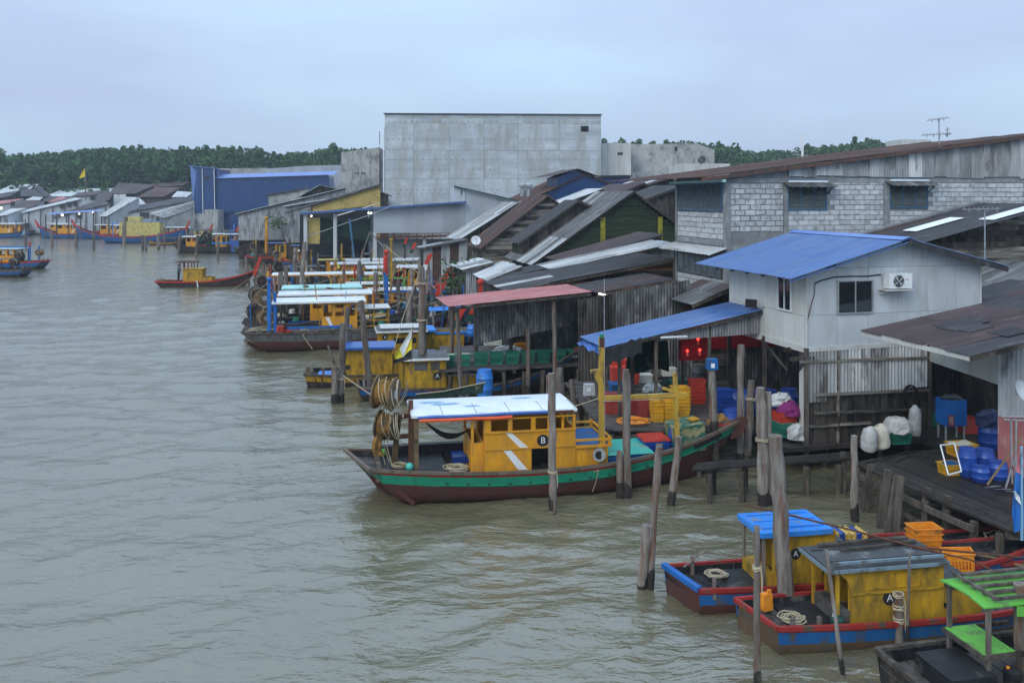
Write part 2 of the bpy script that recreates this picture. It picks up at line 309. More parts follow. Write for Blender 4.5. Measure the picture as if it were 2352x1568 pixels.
hm.node_tree.links.new(pv.outputs[0], hm.node_tree.nodes['Material Output'].inputs['Volume'])
tag(hz.build('haze', hm), 'thin humid air over the river', None, None, 'stuff')
# ---------------------------------------------------------------- forest
def forest(name, tops, Y0, rows, seed, label, step=2.9):
    rs = np.random.RandomState(seed); us = [t[0] for t in tops]; vs_ = [t[1] for t in tops]; P = []; Nn = []; Sz = []
    for r in range(rows):
        Y = Y0+r*9; u = us[0]
        while u < us[-1]:
            jy = Y+rs.uniform(-5, 5); top = H-(np.interp(u, us, vs_)-V0)*(Y0+rows*6)/F
            h = top*rs.uniform(.9, 1.0)-(rows-1-r)*rs.uniform(.0, 1.8)*.9
            if r == rows-1: h = top*rs.uniform(.975, 1.008)
            x = (u-U0)*jy/F; cr = rs.uniform(1.3, 2.4)
            k = int(rs.randint(8, 12))
            for j in range(k):                    # lobes of one crown, upright and uneven
                a = rs.uniform(0, 6.28); fr_ = j/max(k-1, 1)
                cz = h-cr*.8-(1-fr_)*rs.uniform(2, 17); rr = cr*rs.uniform(.55, .9)*(1-.35*fr_)
                c = np.array([x+math.cos(a)*cr*.6*(1-fr_), jy+math.sin(a)*cr*.6*(1-fr_), cz]); m = 40
                d = rs.normal(size=(m, 3)); d /= np.linalg.norm(d, axis=1)[:, None]
                p = c+d*rr*np.array([1, 1, 1.25])*rs.uniform(.75, 1.08, (m, 1)); P.append(p)
                q = d+rs.normal(size=(m, 3))*.55; Nn.append(q/np.linalg.norm(q, axis=1)[:, None]); Sz.append(rs.uniform(.3, .62, m))
            u += step*F/Y*rs.uniform(.55, 1.0)*(.6 if r > rows-3 else 1)
    for _ in range(1):                            # leafy skirt between trunks
        m = 9000; u = rs.uniform(us[0], us[-1], m); Y = rs.uniform(Y0-6, Y0+rows*7, m); z = rs.uniform(.5, 12, m)
        P.append(np.stack([(u-U0)*Y/F, Y, z], -1)); q = rs.normal(size=(m, 3)); Nn.append(q/np.linalg.norm(q, axis=1)[:, None]); Sz.append(rs.uniform(.6, 1.3, m))
    P = np.concatenate(P); Nn = np.concatenate(Nn); Sz = np.concatenate(Sz)[:, None]
    a = np.cross(Nn, np.array([.31, .2, .93])); a /= np.linalg.norm(a, axis=1)[:, None]; b = np.cross(Nn, a)
    v = np.stack([P-a*Sz, P+b*Sz*.7, P+a*Sz, P-b*Sz*.8], 1).reshape(-1, 3); q = np.arange(len(v)).reshape(-1, 4)
    me = bpy.data.meshes.new(name); me.from_pydata(v.tolist(), [], q.tolist())
    me.materials.append(forest_m)
    return tag(put(me, name), label, 'forest', None, 'stuff')
forest_m = bpy.data.materials.new('mangrove_foliage'); forest_m.use_nodes = True
_t = forest_m.node_tree; _b = _t.nodes['Principled BSDF']; _b.inputs['Roughness'].default_value = .75; _b.inputs['Specular IOR Level'].default_value = .2
_g = _t.nodes.new('ShaderNodeNewGeometry'); _r = _t.nodes.new('ShaderNodeValToRGB'); _c = _t.nodes.new('ShaderNodeTexCoord'); _n = _t.nodes.new('ShaderNodeTexNoise'); _n.inputs['Scale'].default_value = .16; _n.inputs['Detail'].default_value = 4
_t.links.new(_c.outputs['Object'], _n.inputs[0]); _m = _t.nodes.new('ShaderNodeMath'); _m.operation = 'MULTIPLY_ADD'; _t.links.new(_g.outputs['Random Per Island'], _m.inputs[0]); _m.inputs[1].default_value = .45
_k = _t.nodes.new('ShaderNodeMath'); _k.operation = 'MULTIPLY'; _k.inputs[1].default_value = .8; _t.links.new(_n.outputs[0], _k.inputs[0]); _t.links.new(_k.outputs[0], _m.inputs[2]); _t.links.new(_m.outputs[0], _r.inputs[0])
_r.color_ramp.elements[0].position = .3; _r.color_ramp.elements[0].color = (.016, .05, .02, 1); _r.color_ramp.elements[1].position = .85; _r.color_ramp.elements[1].color = (.07, .15, .045, 1)
_t.links.new(_r.outputs[0], _b.inputs['Base Color'])
forest('mangrove_forest', [(-60, 356), (0, 350), (100, 346), (180, 337), (260, 334), (400, 335), (520, 331), (590, 335), (640, 347), (700, 344), (770, 332), (900, 340)], 262, 6, 1, 'dense dark green mangrove forest behind the village on the left')
forest('hillside_forest', [(1340, 322), (1450, 321), (1530, 323), (1600, 319), (1650, 324), (1700, 334), (1740, 342), (1800, 337), (1850, 335), (1900, 331), (1960, 320), (2000, 316), (2050, 322), (2075, 334), (2110, 318), (2150, 330), (2210, 335), (2420, 330)], 262, 6, 2, 'dark green forest skyline behind the long block building')
# ---------------------------------------------------------------- building helpers
SH = {}
def sheet(w, L, p, a, m):
    k = (round(w, 2), round(L, 2), p, a, m.name)
    if k in SH: return SH[k]
    n = max(2, int(round(w/p))*4); b = MB(); rows = []
    for y in (0, L): rows.append([(w*i/n, y, a*math.sin(2*math.pi*i/4*1.0) if n > 2 else 0) for i in range(n+1)])
    b.grid(rows, (0, 0, -.008))
    me = bpy.data.meshes.new('roof_sheet'); me.from_pydata([tuple(v) for v in b.v], [], b.f); me.materials.append(m); SH[k] = me
    return me
def roof(par, E0, E1, R0, m, w=.9, rows=1, p=.15, a=.018, name='roof_sheet', jit=.006, m2=None, share=0., mats=None):
    """corrugated sheets covering the rectangle with eave E0-E1 and ridge end R0; each sheet an object"""
    E0, E1, R0 = V(E0), V(E1), V(R0); x = (E1-E0); X = x.length; x.normalize(); y = R0-E0; y -= x*y.dot(x); Lh = y.length; y.normalize(); z = x.cross(y)
    if z.z < 0: E0 = E0+x*X; x = -x; z = x.cross(y)
    n = max(1, round(X/w)); w = X/n; Lr = Lh/rows; os_ = []
    for r in range(rows):
        for i in range(n):
            mm = m2 if (m2 and rnd(0, 1) < share) else m
            if mats: mm = mats[(i+r*3) % len(mats)]
            me = sheet(w+.04, Lr+(.12 if r < rows-1 else .02), p, a, mm)
            j = rnd(-jit, jit); o = E0+x*(w*i)+y*(Lr*r+rnd(-.05, .0)*(jit/.006))+z*(.012*(rows-r)+.006*(i % 2)+rnd(0, .004))
            yy = (y+x*j+z*rnd(-jit, jit)*.6).normalized(); xx = (x-yy*x.dot(yy)).normalized(); zz = xx.cross(yy)
            M = Matrix((xx, yy, zz)).transposed().to_4x4(); M.translation = o
            os_.append(put(me, name, M, par))
    return os_
def itp(top, a):
    for (a0, z0), (a1, z1) in zip(top, top[1:]):
        if a <= a1: return z0+(z1-z0)*(a-a0)/max(a1-a0, 1e-6)
    return top[-1][1]
def colwall(par, fr, top, z0, m, w=.85, p=.15, am=.018, off=0, name='wall_sheet', kind='sheet', th=.03, m2=None, share=.3, ragged=0.):
    """vertical sheets or planks under a sloping top line, each an object"""
    a0, a1 = top[0][0], top[-1][0]; n = max(1, round((a1-a0)/w)); w = (a1-a0)/n
    bot = z0 if callable(z0) else (lambda a: z0)
    for i in range(n):
        s0, s1 = a0+i*w, a0+(i+1)*w; b = MB(); o = off+rnd(0, .008)+(i % 2)*.004; rg = rnd(0, ragged)
        if kind == 'sheet':
            k = max(2, round(w/p))*4; lo = []; hi = []
            for j in range(k+1):
                s = s0+(s1-s0)*j/k; d = o+am*math.sin(math.pi*j/2)
                lo.append(fr.p(s, bot(s)+rg, d)); hi.append(fr.p(s, itp(top, s), d))
            b.grid([lo, hi], fr.n*-.008)
        else:
            g = w*.04; s1 -= g
            pts = [fr.p(s0, bot(s0)+rg, o), fr.p(s1, bot(s1)+rg, o), fr.p(s1, itp(top, s1), o)]
            for aa, zz in reversed(top):
                if s0 < aa < s1: pts.append(fr.p(aa, zz, o))
            pts.append(fr.p(s0, itp(top, s0), o)); b.prism(pts, fr.n*-th)
        b.build(name, m2 if (m2 and rnd(0, 1) < share) else m, par)
def rowwall(par, fr, top, z0, m, h=.2, off=0, name='wall_board', m2=None, share=.3, gap=.012):
    zt = max(z for a, z in top); n = max(1, int((zt-z0)/h)); a0, a1 = top[0][0], top[-1][0]
    for i in range(n+1):
        z = z0+i*h; zm = z+h*.7; q = [a0+(a1-a0)*k/60 for k in range(61)]; q = [a for a in q if itp(top, a) >= zm]
        if len(q) < 2: continue
        s, e = q[0], q[-1]; b = MB(); j = rnd(-.01, .01)
        pts = [(0, .0), (h-gap, -.018), (h-gap, -.04), (0, -.03)]
        b.prism([fr.p(s, z+c+j, off+d) for c, d in pts], fr.e*(e-s)); b.build(name, m2 if (m2 and rnd(0, 1) < share) else m, par)
def plainwall(par, fr, top, z0, m, off=0, th=.12, name='wall'):
    b = MB(); b.prism([fr.p(top[0][0], z0, off), fr.p(top[-1][0], z0, off)]+[fr.p(a, z, off) for a, z in reversed(top)], fr.n*-th)
    return b.build(name, m, par)
def holewall(b, T, x0, x1, z0, z1, holes, th):
    """cells of a wall with rectangular openings; T maps (x, z, depth) to space"""
    xs = sorted({x0, x1, *[h[0] for h in holes], *[h[1] for h in holes]}); zs = sorted({z0, z1, *[h[2] for h in holes], *[h[3] for h in holes]})
    for xa, xb in zip(xs, xs[1:]):
        for za, zb in zip(zs, zs[1:]):
            cx, cz = (xa+xb)/2, (za+zb)/2
            if any(h[0] < cx < h[1] and h[2] < cz < h[3] for h in holes): continue
            b.prism([T(xa, za, 0), T(xb, za, 0), T(xb, zb, 0), T(xa, zb, 0)], T(xa, za, th)-T(xa, za, 0))
def window(par, fr, a0, a1, z0, z1, panes=2, fm=None, gm=None, off=0, t=.05, louvre=0):
    fm = fm or steel; gm = gm or glassd; b = MB(); d = .06
    for (p, q, r, s) in ((a0, a1, z0, z0+t), (a0, a1, z1-t, z1), (a0, a0+t, z0+t, z1-t), (a1-t, a1, z0+t, z1-t)):
        b.prism([fr.p(p, r, off), fr.p(q, r, off), fr.p(q, s, off), fr.p(p, s, off)], fr.n*d)
    W_ = (a1-a0-2*t)/panes
    for i in range(1, panes):
        c = a0+t+W_*i; b.prism([fr.p(c-t*.4, z0+t, off), fr.p(c+t*.4, z0+t, off), fr.p(c+t*.4, z1-t, off), fr.p(c-t*.4, z1-t, off)], fr.n*d*.9)
    f = b.build('window', fm, par)
    for i in range(panes):
        p, q = a0+t+W_*i+t*.42, a0+t+W_*(i+1)-t*.42
        if louvre:
            g = MB(); n = louvre; hh = (z1-z0-2*t)/n
            g.prism([fr.p(p, z0+t, off), fr.p(q, z0+t, off), fr.p(q, z1-t, off), fr.p(p, z1-t, off)], fr.n*.006); g.build('pane_backing', black, f)
            for k in range(n):
                g = MB(); z = z0+t+hh*k
                g.prism([fr.p(p, z, off+.06), fr.p(q, z, off+.06), fr.p(q, z+hh*.98, off+.02), fr.p(p, z+hh*.98, off+.02)], fr.n*.006); g.build('louvre', gm, f)
        else:
            g = MB(); g.prism([fr.p(p, z0+t, off+.01), fr.p(q, z0+t, off+.01), fr.p(q, z1-t, off+.01), fr.p(p, z1-t, off+.01)], fr.n*.012); g.build('pane', gm, f)
    return f
def stilts(par, fr, a0, a1, L, z1, n=4, m=None, r=.09):
    for i in range(n):
        for k in (0, 1):
            a = a0+(a1-a0)*(i+.5)/n; b = MB(); p = fr.p(a, 0, -.3-k*L*.6); b.tube([(p.x, p.y, -1), (p.x+rnd(-.1, .1), p.y, z1)], [r, r*.9], 6); b.build('stilt', m or wood, par)
def house(label, prof, Y, L, rm, wm, wall='plain', z0=.6, ohe=.45, ohf=.35, w=1.6, rows=1, p=.25, am=.025, cat='house', name='stilt_house', wins=(), rm2=None, share=0., side=True, group=None, ww=1.2, wm2=None, st=0, jit=.006, mats=None, ang=A0):
    """prof: the roof's front edge in the picture (2 or 3 points, left to right) at depth Y; L: length away from the camera"""
    fr = Fr(at(prof[0][0], prof[0][1], Y), ang); top = [fr.hit(u, v) for u, v in prof]; base = fr.p(top[0][0], 0)
    h = thing(name, label, cat, (base.x, base.y, 0), ang, group)
    i0 = 0
    for (a, z), (a2, z2) in zip(top, top[1:]):
        lo, hi = ((a, z), (a2, z2)) if z < z2 else ((a2, z2), (a, z))
        roof(h, fr.p(lo[0], lo[1]), fr.p(lo[0], lo[1], -L), fr.p(hi[0], hi[1]), rm, w, rows, p, am, m2=rm2, share=share, jit=jit, mats=mats)
        b = MB(); b.beam(fr.p(lo[0], lo[1]-.09, -.05), fr.p(hi[0], hi[1]-.09, -.05), .04, .12); b.build('barge_board', wood, h)
    fw = Fr(fr.p(0, 0, -ohf), ang)
    wt = [(a, z-.07) for a, z in top]; e0 = wt[0][0]+ohe; e1 = wt[-1][0]-(ohe if len(top) > 2 else .05)
    wt = [(e0, itp(wt, e0))]+[q for q in wt if e0 < q[0] < e1]+[(e1, itp(wt, e1))]
    args = dict(m2=wm2)
    if wall == 'plain': plainwall(h, fw, wt, z0, wm)
    elif wall == 'sheet': colwall(h, fw, wt, z0, wm, ww, p=max(.12, Y*.0022), am=.02, **args)
    elif wall == 'plank': colwall(h, fw, wt, z0, wm, ww, kind='plank', name='wall_plank', **args)
    elif wall == 'board': rowwall(h, fw, wt, z0, wm, ww, **args)
    fs = Fr(fw.p(e0, 0, -(L-ohf)), ang-math.pi/2)      # the wall that looks at the river
    if side:
        zt = itp(wt, e0); tt = [(0, zt), (L-ohf-.01, zt)]
        if wall in ('sheet', 'plank'): colwall(h, fs, tt, z0, wm, ww, p=max(.12, Y*.0022), am=.02, kind=wall, name='wall_'+wall, **args)
        else: plainwall(h, fs, tt, z0, wm)
    fe = Fr(fw.p(e1, 0, 0), ang+math.pi/2); zt = itp(wt, e1); plainwall(h, fe, [(0.01, zt), (L-ohf, zt)], z0, wm, name='end_wall')
    b = MB(); q = [fw.p(e0+.1, z0, -.05), fw.p(e1-.1, z0, -.05), fw.p(e1-.1, z0, -(L-ohf)), fw.p(e0+.1, z0, -(L-ohf))]; b.prism(q, (0, 0, -.15)); b.build('floor', wood, h)
    for u0, v0, u1, v1, n in wins:
        A, B = fw.hit(u0, v0), fw.hit(u1, v1); window(h, fw, A[0], B[0], B[1], A[1], n, whitep, glassd, .0, .07)
    if st: stilts(h, fw, e0, e1, L, z0, st); plainwall(h, Fr(fw.p(0, 0, -1.), ang), [(e0, z0), (e1, z0)], .1, bwood, name='under_floor_shade')  # dark sheet added behind the stilts to stand in for under-floor shadow
    return h, fr, fw, top
# ================================================================ the long block building
def block_building():
    fr = Fr(at(1668, 455, 40.)); q = [fr.hit(1668, 402), fr.hit(2420, 305)]; q[0] = (0, q[0][1]); aR = q[1][0]
    h = thing('block_building', 'long two storey block building with rust red lean roof and louvred windows', 'building', (fr.o.x, fr.o.y, 0), A0)
    z = lambda u, v: fr.hit(u, v)[1]; ax = lambda u: fr.hit(u, 455)[0]
    wt = [(0, q[0][1]-.05), (aR, q[1][1]-.05)]
    plainwall(h, fr, wt, .5, mortar, 0, .18)
    fs = Fr(fr.p(0, 0, -5.4), A0-math.pi/2)         # river face, 5.4 m long
    plainwall(h, fs, [(0, q[0][1]-.05), (5.399, q[0][1]-.05)], .5, mortar, 0, .18)
    for a0, a1, f in ((0, .22, fr), (ax(1800), ax(1809), fr), (ax(2030), ax(2042), fr), (0, .22, fs), (5.17, 5.43, fs)):
        b = MB(); zt = z(1700, 412) if f is fs or a0 == 0 else z(1800, 409); b.prism([f.p(a0, .5, .0), f.p(a1, .5, 0), f.p(a1, zt, 0), f.p(a0, zt, 0)], f.n*.05); b.build('pillar', mortar, h)
    b = MB()
    b.prism([fr.p(.24, z(1680, 420), 0), fr.p(aR, z(1680, 413)-.05, 0), fr.p(aR, z(1680, 403), 0), fr.p(.24, z(1680, 410), 0)], fr.n*.04); b.build('ring_beam', mortar, h)
    # window openings on the front
    W1 = (ax(1808.5), ax(1898), z(1850, 483), z(1850, 429)); W2 = (ax(2042), ax(2130), z(2080, 478), z(2080, 426))
    cnt = [0]; bme = {}; rest = MB()
    def blk(f, a, zz, w, hh, irr):
        cnt[0] += 1; w2 = w-.022-rnd(0, .07)*irr; h2 = hh-.02-rnd(0, .045)*irr; d = .018+rnd(0, .012)
        if cnt[0] > 300:
            c = f.p(a+w/2, zz+hh/2, d/2); rest.box(c, (w2, d+.02, h2), ang=f.ang); return
        k = (round(w2, 2), round(h2, 2))
        if k not in bme:
            m = MB(); x, y, e = k[0]/2, k[1]/2, .012; vs = []
            for s, t, yy in ((1, 1, .02), (1, 1, -.004), ): pass
            P = [(-x, -y), (x, -y), (x, y), (-x, y)]; Q = [(-x+e, -y+e), (x-e, -y+e), (x-e, y-e), (-x+e, y-e)]
            m.add([(p[0], .02, p[1]) for p in P]+[(p[0], -.008, p[1]) for p in P]+[(p[0], -.02, p[1]) for p in Q], [(i, (i+1) % 4, 4+(i+1) % 4, 4+i) for i in range(4)]+[(4+i, 4+(i+1) % 4, 8+(i+1) % 4, 8+i) for i in range(4)]+[(8, 9, 10, 11)])
            me = bpy.data.meshes.new('block'); me.from_pydata([tuple(v) for v in m.v], [], m.f); me.materials.append(block_m); bme[k] = me
        c = f.p(a+w/2+rnd(-.01, .01)*irr, zz+hh/2+rnd(-.008, .008)*irr, d-.016)
        put(bme[k], 'block', Matrix.Translation(c) @ Matrix.Rotation(f.ang, 4, 'Z') @ Matrix.Rotation(rnd(-.02, .02)*irr, 4, 'Y'), h)
    def field(f, a0, a1, z0, z1, bw, bh, irr, holes=(), cut=0):
        n = int((z1-z0)/bh)
        for r in range(n):
            a = a0-(bw*.5 if r % 2 else 0)
            while a < a1-.08:
                s, e = max(a, a0), min(a+bw, a1); zz = z1-(r+1)*bh
                if e-s > .1 and not any(s < H_[1]-.02 and e > H_[0]+.02 and zz < H_[3]-.02 and zz+bh > H_[2]+.02 for H_ in holes): blk(f, s, zz, e-s, bh, irr)
                a += bw
    field(fr, ax(1676), ax(1799), z(1700, 545), z(1700, 421), .52, .25, 1)
    field(fr, ax(1810), ax(2029), z(1900, 545), z(1900, 413), .55, .24, .25, [W1])
    field(fr, ax(2043), ax(2352), z(2100, 535), z(2100, 409), .54, .23, .35, [W2])
    zs = lambda v: fs.hit(1610, v)[1]
    field(fs, .25, 5.15, zs(547), zs(487), .62, .25, .7); field(fs, .25, 5.15, zs(698), zs(633), .62, .245, 1.)
    if rest.v: tag(rest.build('blocks', block_m, h), kind='stuff')
    # louvred windows
    for wn in (W1, W2):
        window(h, fr, *wn, 3, frameb, glassb, .01, .06, louvre=8)
        aw = thing('x', None, None) if 0 else None
        b = MB(); a0, a1, z1 = wn[0]-.25, wn[1]+.3, wn[3]
        n = 30
        rows = [[fr.p(a0+(a1-a0)*i/n, zz+.018*math.sin(math.pi*i/2), o) for i in range(n+1)] for zz, o in ((z1+.18, .05), (z1-.02, .62))]
        b.grid(rows, (0, 0, .01)); b.build('window_awning', zincd, h)
        for s in (a0+.3, (a0+a1)/2-.2, (a0+a1)/2+.3, a1-.3):
            b = MB(); b.beam(fr.p(s, z1-.35, .05), fr.p(s, z1-.03, .5), .04); b.build('awning_bracket', wood, h)
        b = MB(); b.beam(fr.p(wn[0], z1+.25, .1), fr.p(wn[1], z1+.25, .1), .1, .1); b.build('awning_tube', whitep, h)
        b = MB(); b.beam(fr.p(wn[0], z1+.33, .06), fr.p(wn[1]+.05, z1+.33, .06), .05, .05); b.build('lintel_strip', frameb, h)
    window(h, fs, .3, 5.1, zs(484), zs(421), 10, frameb, glassb, .02, .07, louvre=10)
    window(h, fs, .3, 5.1, zs(632), zs(584), 7, wood, glassb, .02, .06, louvre=5)
    b = MB(); n = 60; rows = [[fs.p(-.2+5.8*i/n, zz+.02*math.sin(math.pi*i/2)+rnd(-.01, .01), o) for i in range(n+1)] for zz, o in ((zs(563), .03), (zs(577), .95))]
    b.grid(rows, (0, 0, .01)); b.build('lower_awning', zincw, h)
    b = MB(); b.prism([fs.p(0, zs(559), 0), fs.p(5.4, zs(559), 0), fs.p(5.4, zs(548), 0), fs.p(0, zs(548), 0)], fs.n*.05); b.build('floor_beam', mortar, h)
    # corrugated strip under the roof, sheets of uneven length
    a0 = ax(1810)
    colwall(h, fr, [(a0, itp(wt, a0)), (aR, itp(wt, aR))], lambda a: z(1850, 411)+.05-(a-a0)*.0+.0, zinc, .72, p=.16, am=.03, off=.09, m2=zincw, share=.3, ragged=.12)
    # roof: front sheet ends hang low, long eave timber under it
    n = 11; roofL = 12
    ov = 1.4; e = fr.p(-ov, q[0][1]-.02-ov*.09, .35); r0 = fr.p(aR, q[1][1]+.05, .35)
    roof(h, e, e-fr.n*roofL, r0, rustr, 1.0, 3, .2, .022)
    b = MB(); b.beam(e+V((0, 0, -.08)), r0+V((0, 0, -.08)), .05, .16); b.build('eave_board', rustr, h)
    b = MB(); b.beam(fs.p(0, zs(418), .35), fs.p(6., zs(418), .35), .05, .12); b.build('gutter_board', aqua, h)
    return h
block_building()
# ================================================================ white house with the blue roof
WH = thing('white_house', 'white board house with bright blue ridged roof raised over the landing', 'house', at(1853, 1025, 29.), A0)
fF = Fr(at(1853, 455, 29.)); fS = Fr(fF.p(0, 0, -5.3), A0-math.pi/2)
def white_house():
    h = WH; z = lambda u, v: fF.hit(u, v)[1]; ax = lambda u: fF.hit(u, 455)[0]
    zb = z(1853, 799); zc = z(1853, 622); aA = ax(2063); zA = z(2063, 551); aR = ax(2251); zR = z(2251, 603)
    # board panels with open joints: butted sheets 1.2 m wide
    def panels(f, edges, zlist, top, m, holes=()):
        for i, (s, e) in enumerate(zip(edges, edges[1:])):
            for lo, hi in zip(zlist, zlist[1:]+[None]):
                if hi is None: break
                g = .005; t0 = min(hi, itp(top, s)) if hi > 90 else hi
                pts = []
                for a in (s+g, e-g): pts.append((a, lo+g))
                if hi > 90:
                    pts.append((e-g, itp(top, e-g)))
                    for a, zz in reversed(top):
                        if s+g < a < e-g: pts.append((a, zz))
                    pts.append((s+g, itp(top, s+g)))
                else: pts += [(e-g, hi-g), (s+g, hi-g)]
                if min(p[1] for p in pts[2:]) < lo: continue
                b = MB(); o = rnd(0, .004); b.prism([f.p(a, zz, o) for a, zz in pts], f.n*-.03); b.build('wall_board', m, h)
    topF = [(0, zc-.05), (aA, zA-.05), (aR, zR-.05)]
    zj1, zj2 = z(1900, 723), z(2060, 612)
    wa0, wa1, wz0, wz1 = ax(1922), ax(2004), z(1960, 720), z(1960, 643)
    panels(fF, [0, wa0, ax(1995), ax(2062), ax(2131), ax(2195), aR], [zb, zj1, zj2, 99], topF, whitew)
    b = MB(); b.prism([fF.p(0.02, zb, -.04), fF.p(aR, zb, -.04), fF.p(aR, zR-.1, -.04), fF.p(aA, zA-.1, -.04), fF.p(.02, zc-.1, -.04)], fF.n*-.05); b.build('wall_frame', wood, h)
    Ls = 5.3; topS = [(0, zc-.1), (Ls, zc-.1)]; s_ = lambda u: fS.hit(u, 600)[0]
    panels(fS, [0, 1.35, 2.6, 3.9, Ls-.005], [zb, fS.hit(1800, 715)[1], 99], topS, whitel)
    b = MB(); b.prism([fS.p(0, zb, -.04), fS.p(Ls, zb, -.04), fS.p(Ls, zc-.12, -.04), fS.p(0, zc-.12, -.04)], fS.n*-.05); b.build('wall_frame', wood, h)
    fB = Fr(fF.p(aR, 0, 0), A0+math.pi/2); plainwall(h, fB, [(0, zR-.1), (Ls, zR-.1)], zb, whitew, name='end_wall')
    window(h, fF, wa0, wa1, wz0, wz1, 2, steel, glassd, .005, .045)
    window(h, fS, s_(1788), s_(1820), fS.hit(1804, 713)[1], fS.hit(1804, 637)[1], 2, whitep, glassd, .005, .05)
    b = MB(); b.beam(fF.p(-.03, zb, .02), fF.p(-.03, zc, .02), .06); b.beam(fF.p(aR, zb, .02), fF.p(aR, zR, .02), .05); b.build('corner_trim', whitel, h)
    b = MB(); b.beam(fF.p(-.05, zb-.06, .03), fF.p(ax(2140), zb-.02, .03), .05, .14); b.build('base_trim', whitel, h)
    b = MB(); b.beam(fS.p(0, zb-.1, .03), fS.p(Ls, zb-.06, .03), .06, .2); b.build('base_trim', whitel, h)
    for k in range(5):
        b = MB(); b.beam(fS.p(.4+k*1.1, zc-.75*(zA-zc)/aA-.06, .75), fS.p(.4+k*1.1, zc-.06, -.1), .07, .1); b.build('rafter', wood, h)
    # roof: eave, ridge
    sl = (zA-zc)/(aA-0); ohe = .95; ohf = .55; E0 = fF.p(-ohe, zc-ohe*sl+.06, ohf); E1 = E0-fF.n*(Ls+1.6); R0 = fF.p(aA, zA+.06, ohf)
    roof(h, E0, E1, R0, bluer, 1.05, 1, .13, .016, jit=.002)
    sr = (zA-zR)/(aR-aA); E0 = fF.p(aR+.7, zR-.7*sr+.06, ohf); R1 = fF.p(aA, zA+.06, ohf)
    roof(h, E0, E0-fF.n*(Ls+1.6), R1, bluer, 1.05, 1, .13, .016, jit=.002)
    b = MB(); r0 = fF.p(aA, zA+.13, ohf+.03); r1 = r0-fF.n*(Ls+1.65)
    b.prism([r0+fF.e*-.28+V((0, 0, -.10)), r0+V((0, 0, .0)), r0+fF.e*.28+V((0, 0, -.08)), r0+V((0, 0, -.03))], r1-r0); b.build('ridge_cap', bluel, h)
    b = MB(); b.beam(fF.p(aA, zA-.05, ohf-.04), fF.p(aR+.7, zR-.7*sr-.05, ohf-.04), .05, .16); b.build('barge_board', darkr, h)
    b = MB(); b.beam(fF.p(aA, zA-.05, ohf-.04), fF.p(-ohe, zc-ohe*sl-.03, ohf-.04), .04, .05); b.build('barge_board', bluer, h)
    # air conditioner with shelf
    ac = thing('air_conditioner', 'white outdoor air conditioner with round fan grille on the white house front', 'air conditioner', fF.p(ax(2050), z(2050, 660), .2), A0)
    a0, a1, z0, z1 = ax(2025), ax(2077), z(2050, 660), z(2050, 626)
    b = MB(); b.prism([fF.p(a0, z0, .08), fF.p(a1, z0, .08), fF.p(a1, z1, .08), fF.p(a0, z1, .08)], fF.n*.32); b.build('casing', whitep, ac)
    c = fF.p(a0+.36, (z0+z1)/2, .405); b = MB(); b.cyl(c, c+fF.n*.012, .2, .2, 20); b.build('fan_opening', cdark, ac)
    for k in range(4):
        t = k*math.pi/2+.5; d = fF.e*math.cos(t)+V((0, 0, math.sin(t))); e2 = fF.e*math.cos(t+.55)+V((0, 0, math.sin(t+.55)))
        b = MB(); b.prism([c+fF.n*.015, c+d*.17+fF.n*.015, c+(d+e2)*.09+fF.n*.015], fF.n*.006); b.build('fan_blade', whitep, ac)
    b = MB(); b.cyl(c+fF.n*.01, c+fF.n*.035, .04, .04, 10)
    for r_ in (.1, .15, .2): b.tube([c+fF.n*.03+(fF.e*math.cos(t*.3927)+V((0, 0, math.sin(t*.3927))))*r_ for t in range(17)], .004, 4)
    b.build('grille', steel, ac)
    text('Haier', fF.p(a1-.2, (z0+z1)/2+.05, .402), A0, .055, cred, ac)
    b = MB(); b.prism([fF.p(a0-.15, z0-.03, .0), fF.p(a1+.05, z0-.03, .0), fF.p(a1+.05, z0-.07, .0), fF.p(a0-.15, z0-.07, 0)], fF.n*.45); b.beam(fF.p(a0-.1, z0-.2, .02), fF.p(a0, z0-.07, .4), .03); b.build('shelf', whitel, ac)
    b = MB(); P = [(2022, 630), (1990, 634), (1955, 634), (1915, 636), (1885, 644), (1871, 650)]; b.tube([fF.p(*fF.hit(*p), .03) for p in P], .022, 6); b.build('pipe', black, ac)
    b = MB(); P = [(1871, 650), (1869, 675), (1862, 700), (1853.5, 735), (1852, 755)]; b.tube([fF.p(*fF.hit(*p), .03) for p in P], .013, 6); b.build('drain_pipe', rust, ac)
    # open ground floor: front corrugated screen over planks
    zg = z(1853, 1022)
    aW = ax(2131); colwall(h, fF, [(0, zb-.12), (aW, zb-.05)], lambda a: z(1900, 905) if a > .55*aW*0+.7 else z(1900, 925), zinc, .8, p=.13, am=.04, off=.04, m2=zincw, share=.35, ragged=.08)
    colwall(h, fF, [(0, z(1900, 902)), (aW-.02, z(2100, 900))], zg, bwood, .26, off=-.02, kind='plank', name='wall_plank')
    for v0, v1, a, e in ((829, 818, -.3, aW), (907, 893, .25, aW), (949, 938, .25, aW-.3), (978, 968, 0, 2.4), (1024, 1010, 0, aW-.4)):
        b = MB(); b.beam(fF.p(a, z(1853, v0), .07), fF.p(e, z(1853+(e-a)*65, v1), .07), .05, .09); b.build('batten', pwood, h)
    b = MB(); b.beam(fF.p(ax(1922), zb-.1, .06), fF.p(ax(1922), zg, .06), .02, .14, up=fF.n); b.build('batten', pwood, h)
    b = MB(); b.prism([fF.p(-.06, zg, .0), fF.p(-.06, z(1850, 838), 0), fS.p(4.9, z(1850, 860), .03), fS.p(4.9, zg+.1, .03)], fF.n*.0+fF.e*.06); b.build('side_board', whitel, h)
